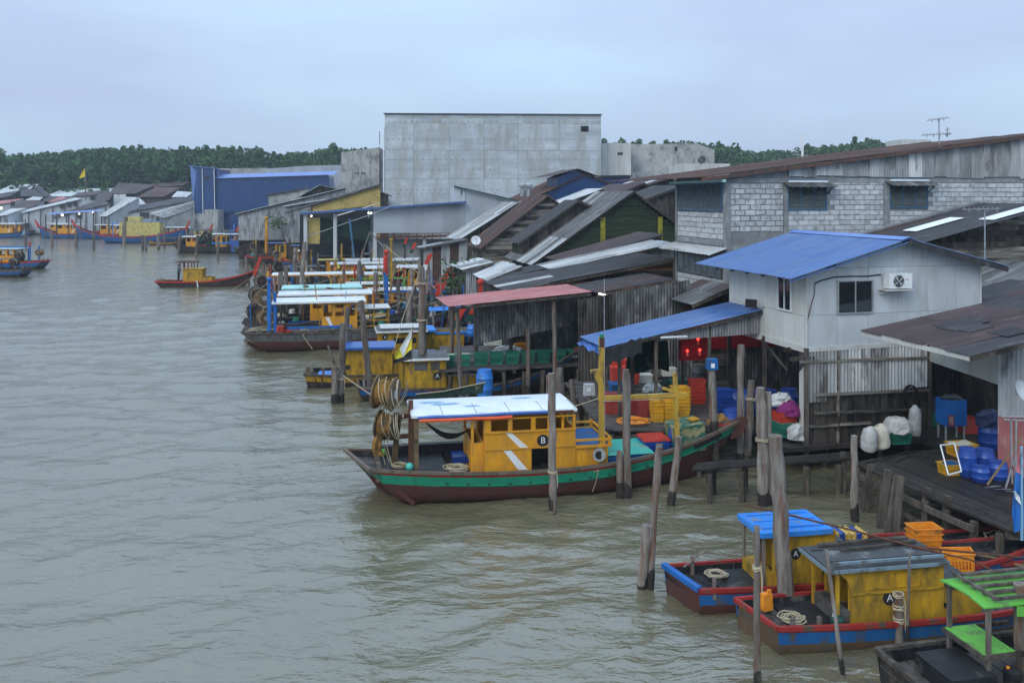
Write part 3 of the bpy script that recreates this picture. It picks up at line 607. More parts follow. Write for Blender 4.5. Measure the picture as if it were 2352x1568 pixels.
    # far walls of the open ground floor, its deck, posts
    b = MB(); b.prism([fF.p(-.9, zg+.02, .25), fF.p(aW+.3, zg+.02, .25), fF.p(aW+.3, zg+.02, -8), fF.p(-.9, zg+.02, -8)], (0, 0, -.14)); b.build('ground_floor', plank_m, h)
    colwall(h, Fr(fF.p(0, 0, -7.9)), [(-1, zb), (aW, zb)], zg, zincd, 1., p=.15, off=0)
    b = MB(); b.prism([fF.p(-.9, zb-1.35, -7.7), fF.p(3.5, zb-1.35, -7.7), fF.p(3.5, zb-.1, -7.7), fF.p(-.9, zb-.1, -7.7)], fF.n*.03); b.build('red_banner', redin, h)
    for a, o in ((-.02, .0), (-.05, -2.6), (-.05, -5.2), (2.2, -5)):
        b = MB(); p = fF.p(a, 0, o); b.beam((p.x, p.y, -1), (p.x, p.y, zb), .13); b.build('house_post', wood, h)
    stilts(h, fF, .3, aW, 7, zg-.05, 4)
    for u, v in ((1775, 770), ):
        b = MB(); b.beam(fS.p(2.5, zb-.15, .05), fS.p(4.2, zb-.95, .05), .06); b.beam(fS.p(4.4, zb-.2, .3), fS.p(4.4, zb-.2, -.6), .1, .14); b.beam(fS.p(5.3, zb-.35, .6), fS.p(5.3, zb-.35, -.3), .1, .12); b.build('bracket', wood, h)
def text(s, pos, ang, size, m, par, ext=.004):
    c = bpy.data.curves.new('lettering', 'FONT'); c.body = s; c.size = size; c.extrude = ext; c.align_x = 'CENTER'; c.align_y = 'CENTER'; c.materials.append(m)
    o = bpy.data.objects.new('lettering', c); COL.objects.link(o); bpy.context.view_layer.update()
    me = bpy.data.meshes.new_from_object(o.evaluated_get(bpy.context.evaluated_depsgraph_get())); bpy.data.objects.remove(o)
    return put(me, 'lettering', Matrix.Translation(pos) @ Matrix.Rotation(ang, 4, 'Z') @ Matrix.Rotation(math.pi/2, 4, 'X'), par)
white_house()
# ---------------------------------------------------------------- lean-to with the blue roof in front of the landing
def lean_to():
    sr = fS.hit(1752, 712); f = Fr(fS.p(sr[0], 0, 0)); zt = sr[1]
    h = thing('landing_shed', 'open landing shed with torn blue sheet roof joined to the white house', 'shed', f.p(-5, 1.4), A0)
    aL, zL = f.hit(1385, 800); W = 2.5
    E0 = f.p(aL, zL, 0); R0 = f.p(0, zt, 0)
    roof(h, E0, E0-f.n*W, R0, bluer, 1.07, 2, .13, .016, jit=.004)
    b = MB(); b.beam(E0+V((0, 0, -.08)), R0+V((0, 0, -.08)), .05, .08); b.beam(E0-f.n*W+V((0, 0, -.08)), R0-f.n*W+V((0, 0, -.08)), .05, .08); b.build('edge_beam', wood, h)
    # loose wrinkled tarpaulin at the low end
    rows = [[E0+f.e*(-.12+i*.16)+f.n*(.15-j*.33)+V((0, 0, .02+.05*math.sin(i*2+j*1.3)-.25*max(0, 2-i)*.35-rnd(0, .12)*(i < 3))) for i in range(7)] for j in range(9)]
    b = MB(); b.grid(rows, (0, 0, -.01)); b.build('loose_tarpaulin', tarpb, h)
    rows = [[E0+f.e*(-.1+i*.18)+f.n*(.15+j*.05)+V((0, 0, -.05-j*.17+.06*math.sin(i*2.4+j)+i*.05)) for i in range(9)] for j in range(4)]
    b = MB(); b.grid(rows, f.n*-.01); b.build('hanging_tarpaulin', black, h)
    a1 = f.hit(1512, 760)[0]; top = [(a1, f.hit(1512, 772)[1]), (-.02, zt-.12)]
    colwall(h, f, top, lambda a: f.hit(1700, 773)[1]+(a+2)*.03, zinc, .75, p=.11, am=.03, off=-.15)
    for u in (1512, 1635, 1428):
        a = f.hit(u, 800)[0]; b = MB(); p = f.p(a, 0, -.2); b.beam((p.x, p.y, -1), (p.x, p.y, itp([(aL, zL), (0, zt)], a)-.1), .12); b.build('shed_post', wood, h)
        p = f.p(a, 0, -W+.1); b = MB(); b.beam((p.x, p.y, -1), (p.x, p.y, itp([(aL, zL), (0, zt)], a)-.1), .12); b.build('shed_post', wood, h)
    fb = Fr(f.p(0, 0, -W-4.1)); colwall(h, fb, [(aL+1.3, zL+.9), (.3, zt+.5)], 1.3, zincd, .8, p=.15, m2=bwood, share=.5)
    l = thing('tube_lamp', 'long unlit white tube lamp under the blue shed roof', 'lamp', f.p(a1+1, 3.4), A0); b = MB(); b.beam(f.p(*f.hit(1515, 774), .1), f.p(*f.hit(1575, 771), .1), .06, .06); b.build('tube', whitep, l)
    # red altar lamps
    al = thing('altar_box', 'dark red altar box with three glowing red bulbs under the shed roof', 'altar', f.p(-2, 3.4, -.6), A0)
    c = f.p(*f.hit(1612, 806), -.7); b = MB(); b.box(c+V((0, .1, 0)), (1.0, .3, .9), A0); b.build('altar_case', redin, al)
    for u, v in ((1618, 784), (1593, 811), (1622, 809)):
        p = f.p(*f.hit(u, v), -.5); b = MB(); b.lathe(p, [(.01, -.05), (.045, -.02), (.045, .02), (.01, .05)], 8); b.build('bulb', lampr, al)
        b = MB(); b.lathe(p, [(.05, -.2), (.06, -.16), (.03, -.05), (.02, -.045)], 8); b.build('bulb_holder', cred, al)
    # tube light burning at the house corner
    p = fS.p(5.0, 0, .1)
    fl = thing('floodlight', 'black floodlight on the corner of the white house above the blue shed roof', 'lamp', fS.p(3.2, 5), A0)
    c = fS.p(*fS.hit(1745, 696), .35); b = MB(); b.box(c, (.42, .07, .3), A0-.9); b.build('lamp_head', black, fl); b = MB(); b.beam(c, fS.p(*fS.hit(1757, 705), .0), .05); b.build('arm', steel, fl)
    return f, aL
LF, LaL = lean_to()
# ---------------------------------------------------------------- planked decks
def deckq(name, label, P, n, z, th=.07, m=None, along=0, edge=True, rnd_=.05, posts=0):
    """P: four corners of a deck (x, y) ordered; n planks laid side by side from edge P0-P1 to P3-P2, each an object"""
    P = [V((p[0], p[1], 0)) for p in P]; c = sum(P, V())/4; d = thing(name, label, 'landing stage', (c.x, c.y, z), 0)
    for i in range(n):
        s, e = i/n, (i+1)/n-.08/n; q = [P[0].lerp(P[3], s), P[1].lerp(P[2], s), P[1].lerp(P[2], e), P[0].lerp(P[3], e)]
        j = rnd(0, .015); ex = (q[1]-q[0]).normalized(); q[0] -= ex*rnd(0, rnd_); q[3] -= ex*rnd(0, rnd_)
        b = MB(); b.prism([v+V((0, 0, z-th+j)) for v in q], (0, 0, th)); b.build('plank', m or plank_m, d)
    b = MB()
    for t in (.04, .5, .96): b.beam(P[0].lerp(P[1], t)+V((0, 0, z-th-.09)), P[3].lerp(P[2], t)+V((0, 0, z-th-.09)), .12, .16)
    b.build('joist', wood, d)
    for i in range(posts):
        for k in (0, 1):
            t = (i+.5)/posts; q = (P[0].lerp(P[1], t) if k == 0 else P[3].lerp(P[2], t)); b = MB(); b.tube([(q.x, q.y, -1), (q.x+rnd(-.08, .08), q.y, z-th-.1)], .1, 7); b.build('pile', wood, d)
    return d
def xy(u, v, z): p = gd(u, v, z); return (p.x, p.y)
ZP = 1.15
deckq('pier', 'dark wet plank pier with leaning edge posts below the white house', [xy(1958, 1062, ZP), xy(2330, 1222, ZP), (18., 20.), (15.2, 28.2)], 26, ZP, posts=7)
PT = bpy.data.objects['pier']
for u0, v0, u1, v1 in ((1939, 1038, 1932, 1125), (2000, 1066, 1980, 1170), (2040, 1078, 2015, 1205), (2068, 1093, 2048, 1235), (2130, 1120, 2120, 1230), (2176, 1138, 2170, 1250), (1964, 1082, 1962, 1100), (2062, 1092, 2030, 1230)):
    p = gd(u1, v1, 0.); q = at(u0, v0, p.y); b = MB(); b.beam(p+V((0, 0, -.6)), q, .17, .14, up=V((0, 1, 0))); b.build('edge_post', wood, PT)
b = MB(); P = [gd(u, v, .85) for u, v in ((1955, 1085), (2050, 1130), (2140, 1173), (2235, 1215))]
for p, q in zip(P, P[1:]): b.beam(p, q, .07, .16)
P = [gd(u, v, .35) for u, v in ((1955, 1115), (2050, 1165), (2140, 1215))]
for p, q in zip(P, P[1:]): b.beam(p, q, .05, .12)
b.build('edge_rail', wood, PT)
deckq('walkway', 'narrow plank walkway running left from the pier under the white house', [xy(1590, 1078, 1.), xy(1962, 1052, 1.), xy(1962, 1036, 1.), xy(1600, 1062, 1.)], 4, 1., posts=5)
deckq('landing_deck', 'grey plank landing deck under the blue shed roof beside the moored boat', [xy(1385, 985, 1.35), xy(1640, 990, 1.35), (9.4, 37.4), (2.2, 36.5)], 34, 1.35, posts=5, m=deck_m)
deckq('crate_jetty', 'narrow jetty carrying the row of green crates under the red roof', [xy(1010, 853, 1.3), xy(1345, 838, 1.3), xy(1400, 790, 1.3), xy(1010, 795, 1.3)], 16, 1.3, posts=8, m=deck_m)
deckq('side_jetty', 'plank jetty behind the yellow railed boat leading to the shacks', [xy(1320, 905, 1.3), xy(1420, 905, 1.3), xy(1430, 870, 1.3), xy(1320, 870, 1.3)], 8, 1.3, posts=3, m=deck_m)
deckq('back_jetty', 'long weathered jetty behind the red roofed shed with crates and buoys', [xy(970, 770, 1.4), xy(1190, 760, 1.4), xy(1190, 747, 1.4), xy(970, 753, 1.4)], 12, 1.4, posts=6, m=deck_m)
# brown roofed house right foreground
def right_house():
    Yf = 23.; f = Fr(at(2230, 818, Yf)); z0 = f.hit(2230, 818)[1]; aR, zR = f.hit(2352, 788); sl = (zR-z0)/aR
    h = thing('brown_roof_house', 'house with low dark brown sheet roof and white board front at the right edge', 'house', f.p(1, 1.2), A0)
    L = 4.5; WW = 6.5; e = f.p(0, z0, 0); r = f.p(WW, z0+WW*sl, 0)
    roof(h, e, e-f.n*L, r, brown, .95, 3, .11, .016, jit=.012, m2=darkr, share=.3)
    for k in range(5):                          # patches laid over the sheets
        p = e+f.e*rnd(.8, 2.6)-f.n*rnd(.6, 4.3)+V((0, 0, .0)); p.z = z0+(p-e).dot(f.e)*sl+.07; y = (f.e+V((0, 0, sl))).normalized()
        M = Matrix((f.n, y, f.n.cross(y))).transposed().to_4x4(); M.translation = p; put(sheet(.8, .9, .11, .016, darkr), 'roof_patch', M, h)
    b = MB(); b.beam(e+V((0, 0, -.07))-f.n*.05, e-f.n*L+V((0, 0, -.07)), .05, .12); b.build('eave_board', whitel, h)
    b = MB(); b.beam(e+V((0, 0, -.08)), r+V((0, 0, -.08)), .05, .1); b.build('barge_board', wood, h)
    # white panel and zinc front: set back under the roof
    p0 = fF.p(fF.hit(2133, 800)[0], 0, 0); q0 = at(2290, 840, 25.); d = math.atan2(q0.y-p0.y, q0.x-p0.x); g = Fr(p0, d)
    A = lambda u, v: g.hit(u, v)
    b = MB(); b.prism([g.p(*A(2134, 829)), g.p(*A(2292, 883)), g.p(*A(2292, 790)), g.p(*A(2134, 760))], g.n*-.05); b.build('front_board', whitel, h)
    b = MB(); b.beam(g.p(A(2134, 900)[0], 1.1), g.p(A(2134, 900)[0], 4.6), .12); b.build('house_post', wood, h)
    g2 = Fr(g.p(*A(2292, 840)), -.35); a2 = g2.hit(2420, 850)[0]
    colwall(h, g2, [(0, g2.hit(2292, 780)[1]), (a2, g2.hit(2420, 780)[1]+.3)], g2.hit(2300, 955)[1], zincw, .7, p=.11)
    colwall(h, g2, [(0, g2.hit(2300, 955)[1]), (a2, g2.hit(2300, 955)[1])], 1.1, redr, .9, p=.09, off=-.02)
    g3 = Fr(g.p(0, 0, -3)); colwall(h, g3, [(-.3, 4.4), (5, 4.4)], lambda a: 1.1, zincd, .8, p=.12, m2=bwood, share=.4)
    plainwall(h, Fr(g.p(0, 0, -3.0), A0-math.pi/2), [(0, 4.4), (2.9, 4.4)], 1.1, bwood, .0)
    b = MB(); b.beam(g3.p(0, 3.1, .3), g3.p(5, 3.1, .3), .08); b.beam(g3.p(1.8, 1.1, .3), g3.p(1.8, 4.4, .3), .08); b.beam(g3.p(0, 2.3, .3), g3.p(5, 2.3, .3), .05, .3); b.build('inner_frame', wood, h)
right_house()
# ================================================================ houses of the village, near to far
# weathered house with the long dark roof and two pale sheets, right
def back_right():
    f = Fr(at(1990, 590, 35.5)); p = lambda u, v: f.hit(u, v)
    h = thing('board_house', 'weathered board house with long dark roof holding two white sheets', 'house', f.p(6, .6), A0)
    a0, z0 = p(2010, 590); a1, z1 = p(2440, 468); e = f.p(a0, z0); r = f.p(a1, z1)
    os_ = roof(h, e, e-f.n*4.9, r, darkr, .95, 3, .13, .016, m2=brown, share=.3)
    b = MB(); b.beam(f.p(a0, z0+.05, -4.85), f.p(a1, z1+.05, -4.85), .3, .12); b.build('ridge_flashing', mortar, h)
    for s, o, L in ((p(2190, 540)[0], -2.6, 2.6), (p(2300, 530)[0], -.7, 2.6)):
        y = (r-e).normalized(); q = e+y*(s-a0)+f.n*(o-.4)+V((0, 0, .09)); M = Matrix((f.n, y, f.n.cross(y))).transposed().to_4x4(); M.translation = q; put(sheet(.85, L, .11, .016, whiter), 'pale_roof_sheet', M, h)
    fw = Fr(f.p(0, 0, -.5)); rowwall(h, fw, [(a0+1.6, itp([(a0, z0), (a1, z1)], a0+1.6)-.1), (a1-.2, z1-.1)], 3.6, pwood, .24, m2=bwood, share=.35)
    plainwall(h, fw, [(a0+1.6, itp([(a0, z0), (a1, z1)], a0+1.6)-.12), (a1-.2, z1-.12)], .6, bwood, -.06)
    for Y, (ul, vl), (ur, vr), L, m in ((33.5, (2190, 702), (2440, 610), 3.2, zincd), (31., (2215, 722), (2440, 655), 2.4, darkr)):
        g = Fr(at(ul, vl, Y)); A, B = g.hit(ul, vl), g.hit(ur, vr)
        h2 = thing('low_shed', 'low %s shed roof wedged behind the white house' % ('grey streaked' if m is zincd else 'black'), 'shed', g.p(2, .6), A0)
        roof(h2, g.p(*A), g.p(*A)-g.n*L, g.p(*B), m, .9, 2, .12, .016, m2=zincw if m is zincd else brown, share=.25); plainwall(h2, g, [(A[0]+.3, A[1]-.05), (B[0], B[1]-.12)], .6, bwood, -.3)
back_right()
# red roofed open shed over the crate jetty
def red_shed():
    Y = 38.; f = Fr(at(1030, 705, Y)); A, B = f.hit(1030, 705), f.hit(1358, 671)
    h = thing('red_roof_shed', 'open shed on poles with long faded red roof above the green crates', 'shed', f.p(3, 1.3), A0)
    e = f.p(*A); r = f.p(*B); W = 3.6
    roof(h, e, e-f.n*W, r, redr, .95, 2, .15, .016, jit=.003)
    b = MB()
    for o in (0, -W+.1): b.beam(f.p(A[0], A[1]-.1, o), f.p(B[0], B[1]-.1, o), .06, .1)
    b.build('edge_beam', wood, h)
    for u, o, l in ((1052, -.2, .25), (1125, -3.2, .1), (1213, -3.2, 0), (1275, -.2, .1), (1345, -.2, 0), (1070, -3.2, -.1)):
        a = f.hit(u, 750)[0]; p = f.p(a, 0, o); b = MB(); b.tube([(p.x+l, p.y, -1), (p.x, p.y, itp([A, B], a)-.15)], [.12, .09], 7); b.build('shed_post', pole_m, h)
    fb = Fr(f.p(0, 0, -1.6)); a0 = fb.hit(1090, 740)[0]; a1 = fb.hit(1308, 740)[0]
    colwall(h, fb, [(a0, itp([A, B], a0)-.15), (a1, itp([A, B], a1)-.15)], lambda a: fb.hit(1200, 788)[1]+(a-a0)*.16, zincd, .8, p=.14, off=0)
    fc = Fr(f.p(0, 0, -W-.4)); colwall(h, fc, [(fc.hit(1230, 700)[0], 4.5), (fc.hit(1420, 700)[0], 4.8)], 1.4, zincd, .8, p=.15, m2=darkr, share=.4)
    l = thing('tube_lamp', 'lit white tube lamp at the corner of the red shed roof', 'lamp', f.p(*f.hit(1382, 676), .2), A0)
    b = MB(); b.beam(f.p(*f.hit(1372, 673), .2), f.p(*f.hit(1392, 678), .2), .07, .07); b.build('tube', lamp_m, l)
red_shed()
# dark shacks between the red shed and the block building
def shack(label, Y, fe, re, L, rm, zb, wm, kind='board', m2=None, share=0, rows=2, w=.9, wz=None, ww=.28, wm2=None):
    f = Fr(at(*fe, Y)); A, B = f.hit(*fe), f.hit(*re); h = thing('wooden_shack', label, 'shack', f.p(A[0], .6), A0)
    e = f.p(*A); r = f.p(*B); roof(h, e, e-f.n*L, r, rm, w, rows, .16, .018, m2=m2, share=share, jit=.01)
    b = MB(); b.beam(e+V((0, 0, -.09)), r+V((0, 0, -.09)), .05, .12); b.build('barge_board', wood, h)
    t = [(A[0]+.3, A[1]-.1), (B[0], B[1]-.12)]; fw = Fr(f.p(0, 0, -.35))
    if kind == 'board': rowwall(h, fw, t, zb, wm, ww, m2=wm2, share=.3); plainwall(h, fw, t, .6, bwood, -.07)
    else: colwall(h, fw, t, zb, wm, .8, p=.14, kind=kind, m2=wm2); plainwall(h, fw, t, .6, bwood, -.07)
    plainwall(h, Fr(fw.p(t[0][0], 0, -L+.4), A0-math.pi/2), [(0, t[0][1]), (L-.5, t[0][1])], .6, bwood)
    return h, fw
h_, fw_ = shack('wooden shack with flat black roof beside the block building, lamp at its corner', 39.5, (1372, 674), (1554, 642), 3.6, darkr, 2.6, bwood, 'board', brown, .2, wm2=pwood)
window(h_, fw_, fw_.hit(1388, 700)[0], fw_.hit(1440, 700)[0], fw_.hit(1400, 708)[1], fw_.hit(1400, 684)[1], 3, wood, cdark, .03, .08)
colwall(h_, Fr(fw_.p(0, 0, .12)), [(fw_.hit(1445, 705)[0], fw_.hit(1445, 708)[1]), (fw_.hit(1560, 705)[0], fw_.hit(1560, 706)[1])], 1.4, rustr, .8, p=.12)
shack('shack with broad dark brown roof and pale worn left corner, orange brick gable', 44., (1160, 669), (1553, 594), 5., darkr, 2., bricko, 'board', zincw, .12, rows=3, ww=.16, wm2=bwood)
shack('shack with long pale streaked zinc roof behind the broad dark one', 50., (1272, 620), (1553, 558), 3.6, zincw, 2., zinc, 'sheet', zinc, .4)
shack('shack with smooth brown roof below the green gabled house', 54., (1296, 602), (1525, 538), 4.2, brown, 2., bwood, 'board', darkr, .3)
shack('small shack with narrow black roof strip and corrugated white front', 51., (1155, 640), (1300, 605), 2.6, darkr, 2., zincw, 'sheet')
shack('low shack with crooked white patched roof at the waterside', 52., (1120, 645), (1200, 612), 5., zincw, 2.2, bwood, 'board', zinc, .3, w=.8)
shack('small hut with pale sheet roof and white side left of the crooked one', 56., (1062, 620), (1135, 602), 4.6, zincw, 2., zincw, 'sheet', zinc, .5)
shack('tiny porch roof of dark sheets under the grey ridged house', 72., (966, 570), (1075, 550), 2.6, zincd, 1.5, zincw, 'sheet', zinc, .3, wm2=rustr)
shack('sloping brown shed roof beside the river face of the block building', 36., (1590, 700), (1690, 655), 3.0, brown, 2., bwood, 'board', zincd, .3)
# gabled houses
def gable(label, Y, eL, rd, eR, L, rm, wm, wall, low=None, lowm=None, rm2=None, **k):
    return house(label, [eL, rd, eR], Y, L, rm, wm, wall, rm2=rm2, share=.3 if rm2 else 0, **k)
gh, gf, gw, gt = gable('green boarded gable house with two yellow posts and long streaked grey roof', 60., (1221, 609), (1456, 439), (1600, 545), 8., zincd, greenw, 'board', rm2=zinc, w=.95, rows=3, p=.16, am=.018, ww=.24, ohe=1.3)
for u0, u1, v0, v1 in ((1379, 1389.5, 499, 562), (1511, 1521, 498, 560)):
    b = MB(); A, B = gw.hit(u0, v0), gw.hit(u1, v1); b.prism([gw.p(A[0], B[1]), gw.p(B[0], B[1]), gw.p(B[0], A[1]), gw.p(A[0], A[1])], gw.n*.08); b.build('yellow_post', paint('mustard_paint', (.32, .3, .03), dirt=.3), gh)
gable('weathered plank gable house with steep rust brown roof and satellite dish', 72., (1105, 572), (1261, 448), (1370, 540), 6., rustr, pwood, 'board', rm2=brown, w=.95, rows=3, p=.18, ww=.3, wm2=bwood)
gable('house with long light grey zinc roof left of the rust brown gable', 80., (1053, 552), (1192, 465), (1290, 520), 6.5, zinc, bwood, 'plank', rm2=zincw, w=.95, rows=3, p=.18, ww=.4)
gable('brown roofed house end rising behind the grey zinc roof', 64., (1190, 560), (1330, 460), (1420, 500), 3.5, darkr, bwood, 'plank', w=1.1, rows=2, p=.2, ww=.5)
# blue clad hall with raised ridge and low wings
h_, f_, w_, t_ = gable('royal blue clad hall with brown roof, raised vent ridge and white rivets', 95., (1195, 468), (1345, 399), (1440, 436), 10., rustr, bluew, 'plain', w=1.4, rows=2, p=.3, z0=3)
def ridge_box():
    A, R, B = f_.hit(1262, 405), f_.hit(1326, 388), f_.hit(1370, 404)
    for lo, hi in ((A, R), (B, R)): roof(h_, f_.p(*lo, .3), f_.p(*lo, -6), f_.p(*hi, .3), brown, 1.2, 1, .3, .02)
    b = MB(); b.prism([w_.p(A[0]+1, A[1]-1.6, .05), w_.p(B[0]-.9, A[1]-1.2, .05), w_.p(B[0]-.9, B[1]-.1, .05), w_.p(R[0], R[1]-.1, .05), w_.p(A[0]+1, A[1]-.1, .05)], w_.n*-4); b.build('vent_ridge', bluew, h_)
    for u in (1208, 1222):
        p = f_.p(*f_.hit(u, 430), -1.5); b = MB(); b.lathe(p, [(.25, -1.), (.25, 0), (.45, .05), (.45, .3), (.1, .45)], 10); b.build('roof_vent', steel, h_)
ridge_box()
for args in (('small blue box shed with flat roof between hall and grey blocks', [(1380, 404), (1452, 403)], 100., 4, darkr, bluew, 'plain', dict(z0=3)),
             ('brown and grey patched roof house behind the green gable', [(1345, 480), (1480, 420), (1560, 470)], 78., 9, brown, bwood, 'plank', dict(rm2=darkr, share=.3, rows=2, ww=.6)),
             ('house with bright white patch on its brown roof beside the block building', [(1400, 452), (1540, 408), (1640, 452)], 88., 9, brown, bwood, 'plain', dict(rm2=zincw, share=.25, rows=2)),
             ('dark roofed house tucked behind the left end of the block building', [(1450, 470), (1570, 425), (1660, 470)], 68., 6, darkr, bwood, 'plank', dict(rows=2, ww=.6)),
             ('shed with narrow light roof left of the green gable', [(1290, 470), (1385, 433), (1440, 450)], 84., 5, zincw, bluew, 'plain', dict(rows=2))):
    house(args[0], args[1], args[2], args[3], args[4], args[5], args[6], **args[7])
# pale fish hall with the blue eave
def fish_hall():
    Y = 92.; f = Fr(at(858, 480, Y)); p = f.hit; h = thing('fish_hall', 'pale grey blue fish hall with bright blue eave and open left bay', 'hall', f.p(5, 1), A0)
    A, B, C, D = p(690, 490), p(1068, 464), p(1042, 428), p(1190, 462)
    plainwall(h, f, [(p(858, 0)[0], p(858, 477)[1]), (p(1068, 0)[0], p(1068, 462)[1])], p(900, 535)[1], paleb)
    plainwall(h, f, [(p(1068.5, 0)[0], p(1068, 430)[1]), (p(1200, 0)[0], p(1200, 463)[1])], p(900, 545)[1], paleb)
    b = MB(); q = [f.p(*p(u, v), .1) for u, v in ((1042, 463), (1068, 463), (1068, 430), (1042, 428))]; b.prism(q, f.n*-2); b.build('roof_box', whitew, h)
    window(h, f, p(1056, 0)[0], p(1062, 0)[0], p(1060, 448)[1], p(1060, 435)[1], 1, whitep, bluew, .12, .04)
    roof(h, f.p(*A, .8), f.p(*A, -5), f.p(*B, .8), bluer, 1.5, 1, .3, .02); b = MB(); b.beam(f.p(*A, .82), f.p(*B, .82), .06, .2); b.build('eave_board', bluer, h)
    b = MB(); b.beam(f.p(*C, .3), f.p(*D, .3), .3, .12); b.build('roof_edge', greend, h)
    fl = Fr(f.p(p(858, 0)[0], 0, -7), A0-math.pi/2); plainwall(h, fl, [(0, p(858, 478)[1]-.3), (6.99, p(858, 478)[1]-.1)], 1, paleb)
    for u in (702, 770, 862, 975, 1052):
        b = MB(); q = f.p(p(u, 0)[0], 0, .0); b.beam((q.x, q.y, 0), (q.x, q.y, p(u, 492)[1] if u < 860 else p(u, 535)[1]), .35); b.build('pillar', whitew, h)
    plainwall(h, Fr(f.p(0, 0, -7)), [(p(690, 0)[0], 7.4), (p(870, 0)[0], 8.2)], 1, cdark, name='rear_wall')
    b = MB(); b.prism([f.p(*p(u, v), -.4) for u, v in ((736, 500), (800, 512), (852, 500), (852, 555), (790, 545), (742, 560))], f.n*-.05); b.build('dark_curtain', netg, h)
    b = MB(); b.prism([f.p(*p(u, v), -.3) for u, v in ((700, 500), (735, 500), (735, 560), (700, 560))], f.n*-.1); b.build('ochre_panel', cream, h)
    plainwall(h, Fr(f.p(0, 0, -1)), [(p(862, 0)[0], p(862, 550)[1]), (p(1050, 0)[0], p(1050, 550)[1])], 1, concd, name='lower_wall')
    b = MB(); b.prism([f.p(*p(u, v), .6) for u, v in ((862, 548), (1045, 543), (1045, 540), (862, 545))], f.n*-1.6)
    for u in range(865, 1046, 18): b.beam(f.p(*p(u, 548), .6), f.p(*p(u, 536), .6), .08)
    b.beam(f.p(*p(862, 537), .6), f.p(*p(1045, 535), .6), .08); b.beam(f.p(*p(862, 541), .6), f.p(*p(1045, 539), .6), .05); b.build('balcony', rust, h)
    for u, v, t in ((852, 489, 'row'), (846, 489, 'in'), (715, 496, 'left')):
        l = thing('hall_lamp', {'row': 'round lit lamp at the right post of the open fish hall bay', 'in': 'second lit lamp just inside the open fish hall bay', 'left': 'lit lamp under the left tip of the blue eave'}[t], 'lamp', f.p(*p(u, v), .3))
        b = MB(); b.lathe(f.p(*p(u, v), .3), [(.04, -.09), (.09, -.04), (.09, .04), (.04, .09)], 10); b.build('bulb', lamp_m, l); b = MB(); b.beam(f.p(*p(u, v), .3)+V((0, 0, .15)), f.p(*p(u, v-4), .3), .04); b.build('flex', black, l)
fish_hall()
# ---------------------------------------------------------------- big concrete block and its neighbours
def tower():
    Y = 130.; f = Fr(at(884, 455, Y), math.radians(3)); p = f.hit; h = thing('concrete_tower_block', 'huge windowless grey concrete block standing above every roof', 'building', f.p(15, .4), math.radians(3))
    aR = p(1381, 455)[0]; zt = p(900, 262)[1]; D = 14.
    fs = Fr(f.p(0, 0, -D), math.radians(3-90)+.0); fs = Fr(f.o-f.n*D+f.e*-.9, math.atan2((f.o-(f.o-f.n*D+f.e*-.9)).y, (f.o-(f.o-f.n*D+f.e*-.9)).x))
    # formwork panels, each lift of concrete a slab with recessed joints
    us = [884, 950, 1032, 1111, 1190, 1286, 1381]; vs = [262, 270, 283, 345, 410, 480]
    b = MB(); b.prism([f.p(0, .4, -.12), f.p(aR, .4, -.12), f.p(aR, zt, -.12), f.p(0, zt, -.12)], f.n*-D); b.build('core', concr, h)
    for i, (u0, u1) in enumerate(zip(us, us[1:])):
        for j, (v0, v1) in enumerate(zip(vs, vs[1:])):
            a0, a1, z1, z0 = p(u0, 455)[0]+.018, p(u1, 455)[0]-.018, p(884, v0)[1]-.015, p(884, v1)[1]+.015
            if i == 5 and j == 2:
                hA, hB = p(1334, 303), p(1352, 290); b = MB(); holewall(b, lambda x, z, t: f.p(x, z, -t), a0, a1, z0, z1, [(hA[0], hB[0], hA[1], hB[1])], .12)
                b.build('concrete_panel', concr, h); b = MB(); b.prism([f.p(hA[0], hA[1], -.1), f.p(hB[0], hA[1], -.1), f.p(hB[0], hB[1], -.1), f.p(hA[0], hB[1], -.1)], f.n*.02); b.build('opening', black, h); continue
            b = MB(); b.prism([f.p(a0, z0, -.12), f.p(a1, z0, -.12), f.p(a1, z1, -.12), f.p(a0, z1, -.12)], f.n*(.12+rnd(0, .015))); b.build('concrete_panel', concr, h)
    for v in (279, 319, 366, 389, 435, 444):
        for u in range(892, 1376, 1):
            if (u-892) % 13 < 1 and (u // 60) % 8 != 3:
                b = MB(); q = f.p(*p(u+2*math.sin(v), v), .06); b.box(q, (.2, .06, .1), .05); b.build('vent_hole', concd, h)
    b = MB(); b.beam(f.p(-.2, zt+.05, .1), f.p(aR+.1, zt+.05, .1), .3, .14); b.build('coping', darkr, h)
    L = (fs.o-f.o).length; plainwall(h, fs, [(0, zt-.3), (L, zt)], .4, concr, .02, .1, name='side_wall'); b = MB(); q = f.p(-.15, 0, .1); b.tube([(q.x, q.y, 3), (q.x, q.y, zt-2)], .1, 6); b.build('drain_pipe', whitep, h)
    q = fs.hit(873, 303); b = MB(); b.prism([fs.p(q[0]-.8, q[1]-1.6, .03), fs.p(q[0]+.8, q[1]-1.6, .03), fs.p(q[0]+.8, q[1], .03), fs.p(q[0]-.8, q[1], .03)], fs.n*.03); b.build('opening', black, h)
tower()
def blockb(label, Y, poly, D, m, ang=.05, extra=None, name='concrete_building'):
    f = Fr(at(poly[0][0], 455, Y), ang); P = [f.hit(u, v) for u, v in poly]; h = thing(name, label, 'building', f.p(P[0][0], .4), ang)
    b = MB(); b.prism([f.p(P[0][0], .4), f.p(P[-1][0], .4)]+[f.p(*q) for q in reversed(P)], f.n*-D); b.build('wall', m, h)
    zt = max(q[1] for q in P); n = 4
    for i in range(1, n):
        b = MB(); a = P[0][0]+(P[-1][0]-P[0][0])*i/n; b.beam(f.p(a, .5, .03), f.p(a, itp(P, a)-.05, .03), .3, .08, up=f.n); b.build('pilaster', m, h)
    if extra: extra(h, f)
    return h
